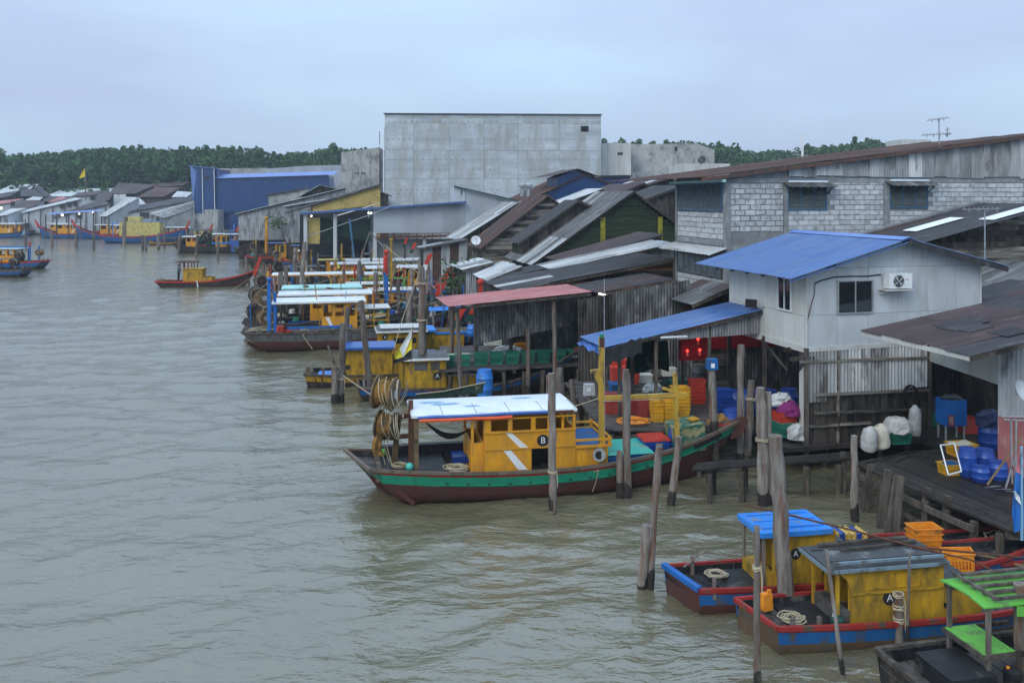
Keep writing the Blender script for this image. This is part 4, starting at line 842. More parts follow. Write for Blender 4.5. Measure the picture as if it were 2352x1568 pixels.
def opening(*rects):
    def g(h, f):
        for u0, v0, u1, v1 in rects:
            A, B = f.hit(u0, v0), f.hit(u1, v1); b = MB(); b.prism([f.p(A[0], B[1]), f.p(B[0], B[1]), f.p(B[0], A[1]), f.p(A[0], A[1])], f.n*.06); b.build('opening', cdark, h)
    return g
blockb('raw concrete block with sloping top left of the tall grey block', 140, [(784, 350), (871, 339)], 12, concd, extra=opening((815, 397, 840, 399)))
blockb('white rendered block with vent holes right of the tall grey block', 135, [(1381.5, 329), (1450, 329)], 10, whitel, extra=opening((1417, 350, 1430, 356)))
blockb('stained concrete block with small square opening beyond the white one', 140, [(1452, 331), (1600, 330), (1641, 345)], 12, concd, extra=opening((1545, 337, 1556, 347)))
blockb('low pale store with dark flat lid in front of the stained block', 110, [(1570, 376), (1676, 376)], 8, whitel)
blockb('small white roof cabin peeping over the block building roof', 150, [(2073, 320), (2138, 321)], 6, whitel)
blockb('low grey flat roofed store with four white vents behind the blue hall', 222, [(495, 387), (610, 386), (612, 392)], 15, concd)
blockb('long grey store with dark roof line beside the raw concrete block', 222, [(612, 388), (700, 381), (784, 379)], 15, paleb, extra=None)
blockb('white walled base standing in mud below the blue tower', 200, [(470, 482), (500, 482)], 5, concd)
def blue_hall():
    Y = 205.; a = .07; f = Fr(at(454, 455, Y), a); p = f.hit; h = thing('blue_hall', 'large deep blue clad hall with taller tower end and light blue roof', 'hall', f.p(10, .4), a)
    def pan(poly, m, n, off=0):
        for i in range(n):
            s, e = i/n, (i+1)/n-.01/n; A0_, B0_, B1_, A1_ = [f.p(*p(*q), off) for q in poly]
            b = MB(); b.prism([A0_.lerp(B0_, s), A0_.lerp(B0_, e), A1_.lerp(B1_, e), A1_.lerp(B1_, s)], f.n*-.3); b.build('cladding_panel', m, h)
    pan([(444, 490), (493, 490), (493, 386), (454, 384)], bluew, 2, .8); pan([(494, 490), (765, 470), (755, 401), (494, 409)], bluew, 6)
    b = MB(); b.prism([f.p(*p(u, v), -.4) for u, v in ((450, 530), (762, 520), (750, 404), (498, 411), (498, 388), (454, 388))], f.n*-12); b.build('hall_body', bluew, h)
    roof(h, f.p(*p(492, 410), .5), f.p(*p(768, 402), .5), f.p(*p(492, 399), -6), bluel, 3, 1, .5, .03)
    q = [f.p(*p(u, v), 1.2) for u, v in ((436, 381), (494, 386))]; b = MB(); b.prism([q[0], q[1], q[1]-f.n*5, q[0]-f.n*5+V((-.5, 0, 0))], (0, 0, -.15)); b.build('tower_roof', bluel, h)
    q = [f.p(*p(454, 388), .8), f.p(*p(454, 488), .8)]; r = [at(437, 383, Y+5), at(444, 488, Y+5)]; b = MB(); b.prism([q[0], q[1], r[1], r[0]], f.e*.1); b.build('tower_side', bluel, h)
    for u in (467, 494):
        b = MB(); b.tube([f.p(*p(u, 388), .95), f.p(*p(u+2, 490), .95)], .09, 6); b.build('downpipe', whitep, h)
    b = MB(); b.prism([f.p(*p(u, v), .9) for u, v in ((471, 405), (484, 405), (484, 411), (471, 411))], f.n*.05); b.build('opening', cdark, h)
    b = MB(); b.prism([f.p(*p(u, v), .95) for u, v in ((450, 535), (495, 535), (495, 490), (446, 490))], f.n*-6); b.build('concrete_base', concd, h)
blue_hall()
house('ochre walled boathouse with brown roof between blue eave and grey sheds', [(655, 489), (875, 424)], 104., 9, darkr, cream, 'plain', w=1.6, rows=2, ohe=3.2, z0=3.5, st=4)
# ---------------------------------------------------------------- far village
FV = [
 ('long grey shed with white edged mono roof below the blue hall', [(540, 492), (795, 431)], 125, 7, zincw, zinc, 'sheet', dict(rows=2)),
 ('shed with crumpled pale patches on its roof behind the white edged one', [(650, 475), (815, 447)], 118, 6, zincw, zinc, 'sheet', dict(rm2=zincd, share=.4)),
 ('ridged house with grey zinc roof right behind the blue hall end', [(690, 450), (735, 425), (800, 440)], 140, 9, zinc, bwood, 'plain', {}),
 ('grey roofed house in front of the raw concrete block', [(765, 462), (850, 430), (900, 450)], 120, 8, zinc, bwood, 'plain', dict(rm2=brown, share=.3)),
 ('flat topped dark shed against the foot of the blue hall', [(610, 448), (710, 431)], 145, 8, darkr, concd, 'plain', {}),
]
for lb, pf, Y, L, rm, wm, wk, kw in FV: house(lb, pf, Y, L, rm, wm, wk, **dict(dict(w=2.2, p=.5, am=.03, name='riverside_shed', z0=3., st=5), **kw))
def faceroof(label, Y, dep, quad, rm, wm, n=6, rm2=None, wins=(), post=0, name='riverside_house'):
    """house whose roof slopes to the river: quad = eave left, eave right, ridge right, ridge left as seen"""
    Y += 25; k = lambda x, y: (x*.20256, 408.4+y*.20256); e0, e1 = at(*k(*quad[0]), Y), at(*k(*quad[1]), Y+.2); r1, r0 = at(*k(*quad[2]), Y+dep), at(*k(*quad[3]), Y+dep)
    h = thing(name, label, 'house', (e0.x, Y, .4))
    for i in range(n):
        for j in range(2):
            s, e = i/n, (i+.97)/n; f_ = lambda t, q: e0.lerp(e1, t).lerp(r0.lerp(r1, t), q); q0, q1 = (0, .52) if j == 0 else (.5, 1); u = .05 if j == 0 else .0
            b = MB(); b.prism([f_(s, q0)+V((0, 0, u)), f_(e, q0)+V((0, 0, u)), f_(e, q1)+V((0, 0, u)), f_(s, q1)+V((0, 0, u))], (0, 0, .05)); b.build('roof_sheet', rm2 if (rm2 and rnd(0, 1) < .25) else rm, h)
    g = lambda p: V((p.x, p.y, .5)); c0, c1 = e0.lerp(e1, .02)+V((0, .5, -.05)), e0.lerp(e1, .98)+V((0, .5, -.05)); d0, d1 = r0+V((.1, 0, -.1)), r1+V((-.1, 0, -.1))
    W_ = (c1-c0)
    for i in range(6):
        a, c = c0+W_*(i/6), c0+W_*((i+.985)/6); b = MB(); b.prism([g(a), g(c), c, a], (0, .15, 0)); b.build('wall_sheet', wm, h)
    for P in ([g(c1), g(d1), d1, c1], [g(c0), g(d0), d0, c0]): b = MB(); b.prism(P, (-.1 if P[0] == g(c1) else .1, .1, 0)); b.build('end_wall', wm, h)
    b = MB(); b.prism([g(d0), g(d1), d1, d0], (0, .1, 0)); b.build('rear_wall', wm, h)
    for u, v, w_, h_ in wins:
        p = at(*k(u, v), Y+.35); b = MB(); b.box(p, (w_, .14, h_)); f = b.build('window', whitep if w_ > 1.5 else wood, h); b = MB(); b.box(p+V((0, -.08, 0)), (w_*.8, .04, h_*.8)); b.build('pane', glassd if w_ < 1.5 else whitep, f)
    for i in range(post): p = e0.lerp(e1, (i+.5)/post)+V((0, .2, 0)); b = MB(); b.beam((p.x, p.y, -.5), (p.x, p.y, p.z), .16); b.build('house_post', wood, h)
for a in [
 ('waterfront shed with long pale roof and blue grey front', 188, 5, [(250, 402), (930, 242), (860, 224), (225, 380)], zincw, paleb, 8, None, [(700, 320, 1., 1.2), (780, 300, 1., 1.2), (850, 290, 1., 1.2)], 5),
 ('waterfront shed with wide black brown roof left of the yellow boat', 184, 6, [(580, 455), (1245, 300), (1170, 240), (660, 405)], darkr, paleb, 8, brown, [(900, 420, 1, 1.6)], 6),
 ('upper house with brown roof over a small dark opening', 205, 7, [(800, 218), (1100, 195), (1210, 140), (880, 170)], brown, paleb, 5, None, [(1050, 228, 1.3, 1.)], 0),
 ('big brown roofed house with two white shutters under its eave', 214, 11, [(1235, 184), (1530, 184), (1770, 80), (1340, 58)], brown, bwood, 7, None, [(1310, 245, 2.3, 3.2), (1382, 245, 2.3, 3.2)], 0),
 ('narrow brown roof joined to the right of the big brown one', 222, 9, [(1720, 110), (2070, 90), (2160, 45), (1720, 68)], brown, bwood, 5, rustr, (), 0),
 ('house with broad rust brown roof beside the blue tower', 204, 9, [(1555, 222), (1850, 220), (2070, 108), (1760, 108)], rustr, bwood, 6, brown, (), 0),
 ('long dark roofed waterfront house with two square windows in its pale wall', 180, 5, [(1450, 398), (2190, 262), (2085, 215), (1500, 330)], darkr, paleb, 9, None, [(1612, 422, 1.1, 1.3), (1665, 420, 1.1, 1.3), (1410, 450, .9, 2.4)], 0),
 ('tent shaped pale roof house between the dark roofs', 176, 6, [(1125, 440), (1205, 442), (1580, 225), (1440, 218)], zincw, paleb, 5, None, (), 2),
 ('pale gable wall house right of the tent shaped roof', 186, 5, [(1400, 330), (1660, 300), (1580, 228), (1440, 222)], zincw, paleb, 4, None, (), 0),
 ('shed with light grey stepped roof at the foot of the blue tower', 172, 6, [(1690, 410), (1860, 462), (2200, 352), (2195, 262)], zinc, concd, 6, zincw, [(1790, 490, .8, 1.)], 3),
 ('small brown roofed house under the big brown roof', 198, 6, [(1080, 265), (1240, 258), (1290, 165), (1180, 165)], brown, bwood, 4, None, (), 0),
 ('house with narrow faded red roof at the left edge', 200, 5, [(-60, 310), (150, 280), (270, 236), (0, 262)], redr, paleb, 5, None, [(145, 300, 1., 1.6)], 0),
 ('shed with brown roof beside one pale roof at the left', 196, 6, [(95, 352), (340, 350), (500, 268), (280, 258)], brown, paleb, 5, None, (), 0),
 ('house with small pale square roof above the brown left shed', 204, 5, [(280, 258), (450, 258), (492, 222), (375, 215)], zincw, bwood, 4, None, (), 0),
 ('house with red patched roof between brown ones on the left', 203, 6, [(540, 285), (640, 275), (765, 235), (690, 208)], redr, bwood, 4, brown, (), 0),
 ('brown roof right above the red patched one', 208, 6, [(420, 290), (600, 262), (690, 212), (560, 210)], brown, bwood, 5, None, (), 0),
 ('pale roofed shed low at the left picture edge', 186, 5, [(-80, 448), (75, 425), (300, 345), (130, 350)], zincw, paleb, 5, None, (), 3),
 ('dark gabled house with raised ridge vent on the far left', 214, 7, [(60, 215), (480, 215), (400, 128), (210, 140)], darkr, greenw, 6, None, (), 0),
 ('dark vent ridge house top with one white strip', 222, 4, [(205, 128), (350, 130), (400, 78), (285, 74)], darkr, bwood, 4, zincw, (), 0),
 ('dark right hand slope beside the ridge vent', 216, 6, [(470, 218), (590, 212), (470, 120), (400, 85)], darkr, greenw, 4, None, (), 0),
 ('house with dark roof at the far left edge', 206, 6, [(-80, 250), (120, 210), (235, 142), (-60, 190)], darkr, bwood, 5, None, (), 0),
 ('light grey roof tucked against the blue tower', 196, 5, [(1945, 222), (2120, 222), (2185, 165), (2010, 152)], zincw, paleb, 4, None, (), 0)]: faceroof(*a)
for lb, a, b_, c, Y in (('bright white warehouse roof at the far left edge', (-30, 450), (38, 447), (-30, 425), 252), ('wide bright white warehouse roof in front of the forest', (98, 452), (205, 450), (100, 434), 252)):
    h = thing('warehouse', lb, 'warehouse', (at(*a, Y).x, Y, .4)); E0, E1 = at(*a, Y), at(b_[0]+30, b_[1], Y); zr = H-(c[1]-V0)*(Y+12)/F
    roof(h, E0, E1, V((E0.x, Y+12, zr)), whiter, 3., 1, .6, .04); b = MB(); b.prism([(E0.x, Y+.3, .4), (E1.x, Y+.3, .4), (E1.x, Y+.3, E1.z-.1), (E0.x, Y+.3, E0.z-.1)], (0, .2, 0)); b.build('wall', concd, h)
# blue awning with lamps at the far bank
aw = thing('waterfront_awning', 'light blue awning with glowing lamps along the far bank', 'awning', at(140, 540, 185)); E = at(103, 493, 185)
roof(aw, E, at(225, 485, 182), E+V((0, 2, .35)), bluel, 2.4, 1, .5, .02)
for u in (105, 130, 158, 185, 215): b = MB(); q = at(u, 492-(u-105)*.07, 184.4); b.beam((q.x, q.y, .4), q, .2); b.build('awning_post', wood, aw)
for i, (u, v, w_) in enumerate(((143, 494, 'leftmost lamp, and the brightest, under the blue awning'), (182, 491, 'middle lamp under the blue awning on the far bank'), (213, 487, 'rightmost faint lamp under the blue awning'), (2, 478, 'lit lamp at the far left edge of the waterfront'))):
    l = thing('waterfront_lamp', w_, 'lamp', at(u, v, 184)); q = at(u, v, 184); b = MB(); r = (.24, .17, .12, .26)[i]; b.lathe(q, [(r*.4, -r), (r, -r*.3), (r, r*.3), (r*.4, r)], 10); b.build('bulb', lamp_m, l); b = MB(); b.beam(q+V((0, 0, r)), q+V((0, .2, r+.5)), .06); b.build('flex', black, l)
# ================================================================ boats
class Boat:
    """local frame: x from the stern deck end to the bow, y to port, z up from the water"""
    def __init__(s, label, near, ang, L, B, zs=.95, zm=.7, zb=2., over=.8, rake=1.3, name='fishing_boat', group=None, cat='boat'):
        # near: picture point of the near side's waterline at the transom foot
        P = gd(*near); s.ang = ang; c, sn = math.cos(ang), math.sin(ang); s.fl = 1 if c > 0 else -1
        o = P-V((c, sn, 0))*over+V((-sn, c, 0))*(B/2*.9)*s.fl; s.o = o
        s.r = thing(name, label, cat, (o.x, o.y, 0), ang, group); s.M = PM[s.r.name]; s.L, s.B, s.zs, s.zm, s.zb, s.over, s.rake = L, B, zs, zm, zb, over, rake; s.skew = 0
        s.side = -s.fl                                     # the side that faces the camera
        s.fr = Fr(s.M @ V((0, s.side*B/2, 0)), ang if s.fl > 0 else ang-math.pi)
    def mb(s): return MB(s.M)
    def nx(s, u, v, inset=0.):                             # local x, z of a picture point on the near side
        fr = Fr(s.M @ V((0, s.side*(s.B/2-inset), 0)), s.ang if s.fl > 0 else s.ang-math.pi); a, z = fr.hit(u, v); return a*s.fl, z
    def sheer(s, t): return s.zm+(s.zs-s.zm)*max(0, 1-t/.4)**2+(s.zb-s.zm)*max(0, (t-.38)/.62)**2.3
    def half(s, t): return s.B/2*((.84+.16*math.sin(min(t/.45, 1)*math.pi/2)) if t < .5 else max(.03, 1-((t-.5)/.5)**2.2))
    def pt(s, t, z, sd, ins=0.):
        sh = s.sheer(t); q = min(1, max(0, (sh-z)/(sh+.35))); wf = 1-.14*q if q < .6 else .916*(1-((q-.6)/.4)**2*.95)
        x = s.over*q*1.35+t*(s.L-s.over*q*1.35-s.rake*q)-s.skew*(1-sd*s.side)/2*(1-t)**3; return V((x, sd*max(.015, s.half(t)*wf-ins), z))
    def hull(s, bands, bottom, rail, deck, dk=.22, planks=0, ns=18, railm2=None, rw=.09, inner=None, trans=None):
        T = [i/ns for i in range(ns+1)]; d = .0
        for depth, m in bands:                             # painted strakes below the rail
            b = s.mb()
            for sd in (-1, 1): b.grid([[s.pt(t, s.sheer(t)-d-(depth)*k/1, sd) for t in T] for k in (0, 1)], (0, -sd*.05, 0))
            if s.over > .1: b.grid([[s.pt(0, s.zs-d-depth*k, sd) for sd in (-1, 0, 1)] for k in (0, 1)], (.05, 0, 0))
            b.build('painted_strake', m, s.r, True); d += depth
        b = s.mb()
        for sd in (-1, 1): b.grid([[s.pt(t, (s.sheer(t)-d)*(1-k)+-.35*k, sd) for t in T] for k in (0, .3, .55, .75, .9, 1)], (0, -sd*.03, 0))
        b.build('hull_bottom', bottom, s.r, True)
        zt_ = s.zs-(d if s.over > .1 else 0); b = s.mb(); rows = [[s.pt(0, zt_*(1-k)-.35*k, sd*w_) for sd, w_ in ((-1, 1), (-1, .5), (1, .5), (1, 1))] for k in (0, .4, .8, 1)]
        for r in rows: r[1] = r[0].lerp(r[3], .33); r[2] = r[0].lerp(r[3], .67)
        b.grid(rows, (.06, 0, 0)); b.build('transom', trans or bottom, s.r)
        for a, e, m in ((0, .33, railm2 or rail), (.33, 1, rail)):
            b = s.mb(); tt = [t for t in T if a-.03 <= t <= e+.03]
            for sd in (-1, 1):
                for t0, t1 in zip(tt, tt[1:]): b.beam(s.pt(t0, s.sheer(t0), sd)+V((0, 0, .0)), s.pt(t1, s.sheer(t1), sd), rw, .09)
            if a == 0: b.beam(s.pt(0, s.zs, -1), s.pt(0, s.zs, 1), rw, .09)
            b.build('gunwale', m, s.r)
        b = s.mb()                                         # inner side of the bulwark
        for sd in (-1, 1): b.grid([[s.pt(t, s.sheer(t)-dk*k, sd, .06) for t in T[:-1]] for k in (0, 1)], (0, -sd*.02, 0))
        for t in T[1:-3:1]:
            for sd in (-1, 1): b.beam(s.pt(t, s.sheer(t)-dk, sd, .09), s.pt(t, s.sheer(t)+.0, sd, .09), .06)
        b.build('bulwark', inner or deckdk, s.r)
        n = 24; base = s.mb(); base.grid([[s.pt(t, s.sheer(t)-dk-.03, sd, .06) for t in T[:-1]] for sd in (-1, 1)], (0, 0, -.03)); base.build('deck', deck, s.r)
        if planks:
            w = s.L*.92/planks
            for i in range(planks):
                t0, t1 = (i+.03)/planks*.93, (i+.95)/planks*.93; j = rnd(0, .012); b = s.mb(); q = [s.pt(t0, s.sheer(t0)-dk, -1, .1), s.pt(t1, s.sheer(t1)-dk, -1, .1), s.pt(t1, s.sheer(t1)-dk, 1, .1), s.pt(t0, s.sheer(t0)-dk, 1, .1)]
                b.prism([p+V((0, 0, -.02+j)) for p in q], (0, 0, .02)); b.build('deck_plank', deck, s.r)
        b = s.mb(); p = s.pt(0, -.2, 0); b.prism([(s.over*.9, -.03, -.4), (s.over*.9, -.03, .05), (-.0, -.03, s.zs*.55), (.15, -.03, s.zs*.35)], (0, .06, 0)); b.build('rudder_strut', bottom, s.r)
    def prow(s, ln, m, w=.12, dx=.5):
        p = V((s.L-.02, 0, s.zb-.1)); b = s.mb(); b.prism([p+V((-.3, -w/2, -.5)), p+V((.06, -w/2, -.4)), p+V((dx+.08, -w/2, ln-.12)), p+V((dx-.12, -w/2, ln)), p+V((-.22, -w/2, .1))], (0, w, 0)); b.build('prow', m, s.r)
    def cabin(s, x0, x1, w, z0, z1, m, wins=(), th=.05, stern=(), bow=(), name='cabin_wall', flare=0.):
        for sd in (-1, 1):
            b = s.mb(); f_ = lambda x, z, t: V((x, sd*(w/2-t+flare*(z-z0)), z)); holewall(b, f_, x0, x1, z0, z1, list(wins), th); b.build(name, m, s.r)
        for x, hs in ((x0, stern), (x1-th, bow)):
            b = s.mb(); holewall(b, lambda y, z, t: V((x+t, y, z)), -w/2+th+.002, w/2-th-.002, z0, z1, list(hs), th); b.build(name, m, s.r)
    def top(s, x0, x1, w, z, m, th=.06, edge=None, crown=.06, tilt=0., name='cabin_roof', batt=0, eh=.1, flare=0):
        b = s.mb(); n = 6; rows = [[V((x, -w/2+w*i/n, z+crown*(1-(2*i/n-1)**2)+tilt*(x-x0))) for i in range(n+1)] for x in (x0, x0+(x1-x0)*.35, x0+(x1-x0)*.7, x1)]
        b.grid(rows, (0, 0, th)); o = b.build(name, m, s.r)
        if edge:
            b = s.mb(); ze = tilt*(x1-x0)
            for sd in (-1, 1): b.beam((x0, sd*(w/2+.015), z), (x1, sd*(w/2+.015), z+ze), .03, eh)
            b.beam((x0-.015, -w/2, z), (x0-.015, w/2, z), .03, eh); b.beam((x1+.015, -w/2, z+ze), (x1+.015, w/2, z+ze), .03, eh); b.build('roof_edge', edge, s.r)
        for i in range(batt):
            b = s.mb(); y = -w/2+w*(i+.5)/batt; b.beam((x0+.1, y, z+crown+th), (x1-.1, y, z+crown+th+tilt*(x1-x0)), .04, .035); b.build('roof_batten', m, s.r)
        return o
    def near(s, pts, m, y, name='painted_stripe', th=.006):  # flat paint mark on the near side wall (local x, z)
        b = s.mb(); b.prism([V((x, s.side*(y+.002), z)) for x, z in pts], (0, s.side*th, 0)); return b.build(name, m, s.r)
    def letter(s, ch, x, z, y, r=.17, dm=None, tm=None):
        b = s.mb(); b.cyl((x, s.side*(y+.001), z), (x, s.side*(y+.012), z), r, r, 20); d = b.build('letter_disc', dm or cdark, s.r)
        p = s.M @ V((x, s.side*(y+.018), z)); text(ch, p, s.fr.ang, r*1.45, tm or whitep, s.r, .003)
    def posts(s, L_, m, z0, z1, w=.07, name='post'):
        for x, y in L_: b = s.mb(); b.beam((x, y, z0), (x, y, z1), w); b.build(name, m, s.r)
    def part(s, name, m, fn, smooth=False): b = s.mb(); fn(b); return b.build(name, m, s.r, smooth)
    def drum(s, c, ax, r, ln, net, wd=None, n=18):
        c = V(c); ax = V(ax).normalized(); u = ax.cross(UP).normalized(); w = ax.cross(u)
        b = s.mb(); P = []; R = []
        for i in range(9):
            P.append(c+ax*(-ln/2+ln*i/8)); R.append(r*(.72+.1*math.sin(i*1.7)+rnd(-.03, .05)))
        b.tube(P, R, 14); b.build('net_roll', net, s.r, True)
        for k in (-1, 1):
            b = s.mb(); p = c+ax*(k*ln/2)
            for q in range(n):                              # flange of radial boards with open joints
                a0, a1 = 2*math.pi*q/n, 2*math.pi*(q+.93)/n; rr = r*rnd(.97, 1.02)
                f0, f1 = u*math.cos(a0)+w*math.sin(a0), u*math.cos(a1)+w*math.sin(a1); b.prism([p+f0*.05, p+f1*.05, p+f1*rr, p+f0*rr], ax*(.05*k))
            b.build('drum_flange', wd or (drumw if net is net_m else tarred), s.r)
            b = s.mb(); b.cyl(p+ax*k*.0, p+ax*k*.1, r*.3, r*.27, 12); b.build('drum_hub', steel if net is net_m else rust, s.r)
        b = s.mb()
        for i in range(7):
            a = rnd(0, 6.28); o = ax*rnd(-ln*.45, ln*.45); rr = r*.84
            b.tube([c+o+ax*.06*j+(u*math.cos(a+j*.45)+w*math.sin(a+j*.45))*(rr+rnd(0, .05)) for j in range(9)], .014, 5)
        e = c-ax*ln*.3+V((0, 0, -r*.7))
        for j in range(3): b.tube([e+ax*j*.1, e+ax*(j*.1-.06)+V((0, 0, -.35)), e+ax*(j*.12)+V((rnd(-.1, .1), 0, -.8-rnd(0, .3)))], .016, 5)
        b.build('loose_rope', rope_m, s.r)
def ropepile(c, r, label, m=rope_m, n=9, par=None, name='rope_coil', h=.06):
    b = MB(); c = V(c)
    for k in range(n):
        rr = r*rnd(.55, 1.); a0 = rnd(0, 6); o = V((rnd(-.2, .2)*r, rnd(-.2, .2)*r, .02+h*k/n)); b.tube([c+o+V((math.cos(a0+i*.5)*rr*rnd(.85, 1.1), math.sin(a0+i*.5)*rr*.8*rnd(.85, 1.1), rnd(0, .02))) for i in range(14)], .016, 5)
    o = b.build(name, m, par)
    if not par: tag(o, label, 'rope')
    return o
# ---------------------------------------------------------------- main green boat
def main_boat():
    s = Boat('green hulled fishing boat with yellow cabin, white roof and net drums in the foreground', (925, 1163), .185, 12.1, 2.7, 1.1, .84, 1.7, .95, 1.6); s.skew = .75
    s.hull([(.13, red), (.3, greenh)], maroon, paint('weathered_rail', (.16, .12, .09), dirt=.4), deck_m, dk=.2, planks=38, railm2=None)
    s.part('rubbing_strip', greenh, lambda b: [b.beam(s.pt(t, s.sheer(t)-.36, -1, -.02), s.pt(t+.05, s.sheer(t+.05)-.36, -1, -.02), .04, .05) for t in [i*.05 for i in range(3, 19)]])
    for i in range(11): s.part('bolt_stain', cdark, lambda b: b.box(s.pt(.17+i*.055, s.sheer(.17+i*.055)-.33, -1, -.035), (.09, .02, .04), .0))
    s.part('stern_brace', maroon, lambda b: b.beam((.35, -1.0, .8), (1.3, -1.05, .02), .12))
    iw = 2.1; y = iw/2; X = lambda u, v: s.nx(u, v, s.B/2-y)
    x0 = X(1113, 1080)[0]; x1 = X(1322, 1075)[0]; zt = X(1200, 958)[1]; zw = X(1200, 988)[1]; zd = .7; x2 = X(1397, 1070)[0]; zl = X(1360, 1018)[1]
    W = [(X(a, 1000)[0], X(b, 1000)[0], zw, zt-.04) for a, b in ((1128, 1167), (1177, 1220), (1230, 1258), (1274, 1316))]
    dr = (X(1221, 1060)[0], X(1262, 1060)[0], zd, X(1221, 1030)[1])
    s.cabin(x0, x1, iw, zd, zt, yel, W+[dr], stern=[(-.7, .5, zd+.5, zt-.1)], bow=[(-.8, -.1, zw, zt-.04), (.1, .8, zw, zt-.04)])
    s.part('cabin_sill', yel, lambda b: (b.beam((x0-.02, -y-.02, zw-.02), (x1, -y-.02, zw-.02), .05, .05), b.beam((x0, -y-.02, dr[3]+.03), (x1, -y-.02, dr[3]+.03), .03, .04)))
    xp = X(1083, 1070)[0]; s.cabin(xp, x0, iw-.3, zd, X(1100, 1020)[1], yel, name='stern_bench', stern=[(-.5, .5, zd+.05, zd+.35)])
    s.posts([(xp+.05, -y+.18), (xp+.05, y-.18)], yel, zd, zt, .08)
    s.part('cabin_interior_bench', cdark, lambda b: b.bx(x0+.1, x1-.1, .1, .8, zd, zd+.5))
    s.part('engine_box', yel, lambda b: b.bx(x1, x2, -y+.05, y-.05, zd-.1, zl-.1)); s.part('engine_box_lid', bluh, lambda b: b.bx(x1, x2+.03, -y+.1, y-.1, zl-.1, zl-.05))
    for p, q in (((x1, -y), (x2+.1, -y)), ((x2+.1, -y), (x2+.1, y)), ((x1, y), (x2+.1, y))):
        s.part('box_rail', yel, lambda b: (b.beam((*p, zl+.12), (*q, zl+.12), .06, .06), b.beam((*p, zl-.08), (*q, zl-.08), .06, .08)))
    s.posts([(x2+.05, -y), (x2+.05, y), (x1+.9, -y)], yel, zl-.1, zl+.2, .07)
    px = X(1376, 1040); s.part('exhaust_pipe', steel, lambda b: (b.cyl((px[0], -y-.02, px[1]), (px[0]-.05, -y-.2, px[1]), .17, .17, 16), b.cyl((px[0]-.05, -y-.19, px[1]), (px[0]-.055, -y-.215, px[1]), .2, .2, 16)), True)
    s.part('exhaust_bore', black, lambda b: b.cyl((px[0]-.055, -y-.21, px[1]), (px[0]-.056, -y-.222, px[1]), .13, .13, 16))
    for P in (((1157, 991), (1172, 991), (1218, 1031), (1198, 1031)), ((1156, 1034), (1174, 1034), (1212, 1078), (1190, 1078))): s.near([X(*p) for p in P][::-1], whitep, y)
    q = X(1247, 1011); s.letter('B', q[0], q[1], y, .185)
    # roof with rolled tarpaulins
    r0, r1 = s.nx(948, 956, .2)[0], s.nx(1326, 950, .2)[0]; zr = s.nx(1150, 951, .2)[1]
    s.top(r0, r1, 2.1, zr, whiter, .05, whitep, .03, eh=.06)
    for i in range(5): s.part('roof_seam', greyr, lambda b: b.beam((r0+.9+i*1.02, -1.04, zr+.055), (r0+.9+i*1.02, 0, zr+.087), .015, .008))
    for i, (dx, dy, r_) in enumerate(((1.1, .1, .3), (1.9, -.3, .16), (.7, .4, .25), (3.6, .5, .22))): s.part('roof_patch', ltblue, lambda b: b.prism([(r0+dx+r_*math.cos(k)*1.6, dy+r_*.5*math.sin(k), zr+.082-.03*(dy/1.17)**2) for k in range(6)], (0, 0, .006)))
    s.part('rolled_blue_tarpaulin', tarpb, lambda b: b.tube([(r0+.15+i*.5, -1.08, zr-.02+rnd(-.01, .01)) for i in range(9)], .05, 7)); s.part('rolled_orange_tarpaulin', tarpo, lambda b: b.tube([(r0+.2+i*.4, -1.1, zr-.11+rnd(-.01, .015)) for i in range(8)], .055, 7))
    s.part('maroon_roof_edge', maroon, lambda b: b.beam((r0+4.1, -1.08, zr-.02), (r1-.1, -1.08, zr-.02), .05, .07))
    s.posts([(r0+.12, -.9), (r0+.12, .9)], drumw, .7, zr, .14); s.posts([(r1-.4, -.9), (r1-.4, .9)], yel, zl, zr, .07); s.part('lean_post', drumw, lambda b: b.beam((r0-.5, .2, .7), (r0-.35, .2, 2.2), .17))
    # stern: drums, bollards, hatch
    s.part('drum_crosspiece', rust, lambda b: (b.beam((r0-.9, -.1, 2.3), (r0+.2, -.2, 2.45), .12), b.beam((r0-.9, -.1, 1.75), (r0+.2, -.2, 1.8), .12), b.beam((r0+.0, -.3, .8), (r0+.0, -.3, 2.9), .14)))
    c1 = s.nx(886, 902, 1.2); c2 = s.nx(884, 975, 1.2)
    s.drum((c1[0], -.15, c1[1]), (1, -.45, -.12), .52, .5, net_m); s.drum((c2[0]+.05, -.15, c2[1]), (1, -.45, -.12), .43, .45, net_m)
    s.part('hanging_net', net_m, lambda b: b.grid([[V((c2[0]-.35+.06*math.sin(j*1.3)+i*.09, -.3+.05*math.sin(i*2+j), c2[1]+.1-j*.2)) for i in range(4)] for j in range(6)], (.03, .03, 0)))
    for u, v, uu in ((842, 1020, 0), (836, 1040, 0)): 
        q = s.nx(u, v, .1); s.part('bollard', pole_m, lambda b: b.bx(.18, .32, -1.0 if u == 836 else .5, -.86 if u == 836 else .64, .7, 1.25))
    s.part('stern_hatch', deckdk, lambda b: b.bx(.35, 2.3, -1.0, .9, .8, .9)); s.part('side_locker', deckdk, lambda b: b.bx(.4, 4.0, .95, 1.2, .7, 1.18)); s.part('blue_well', cblue, lambda b: b.bx(2.6, 4.1, .2, .9, .72, .95))
    # mast frame forward
    m0 = s.nx(1383, 985, .3); mt = s.nx(1388, 775, .3); s.part('mast', paint('mast_yellow', (.48, .3, .05), dirt=.3), lambda b: (b.beam((m0[0], -1.0, .6), (m0[0], -1.0, mt[1]), .17, .12), b.beam((m0[0]-.35, -1.0, mt[1]-1.05), (m0[0]+.1, -1., mt[1]-1.0), .1), b.prism([(m0[0]-.3, -1.04, mt[1]-1.05), (m0[0], -1.04, mt[1]-1.05), (m0[0], -1.04, mt[1]-1.7)], (0, .08, 0))))
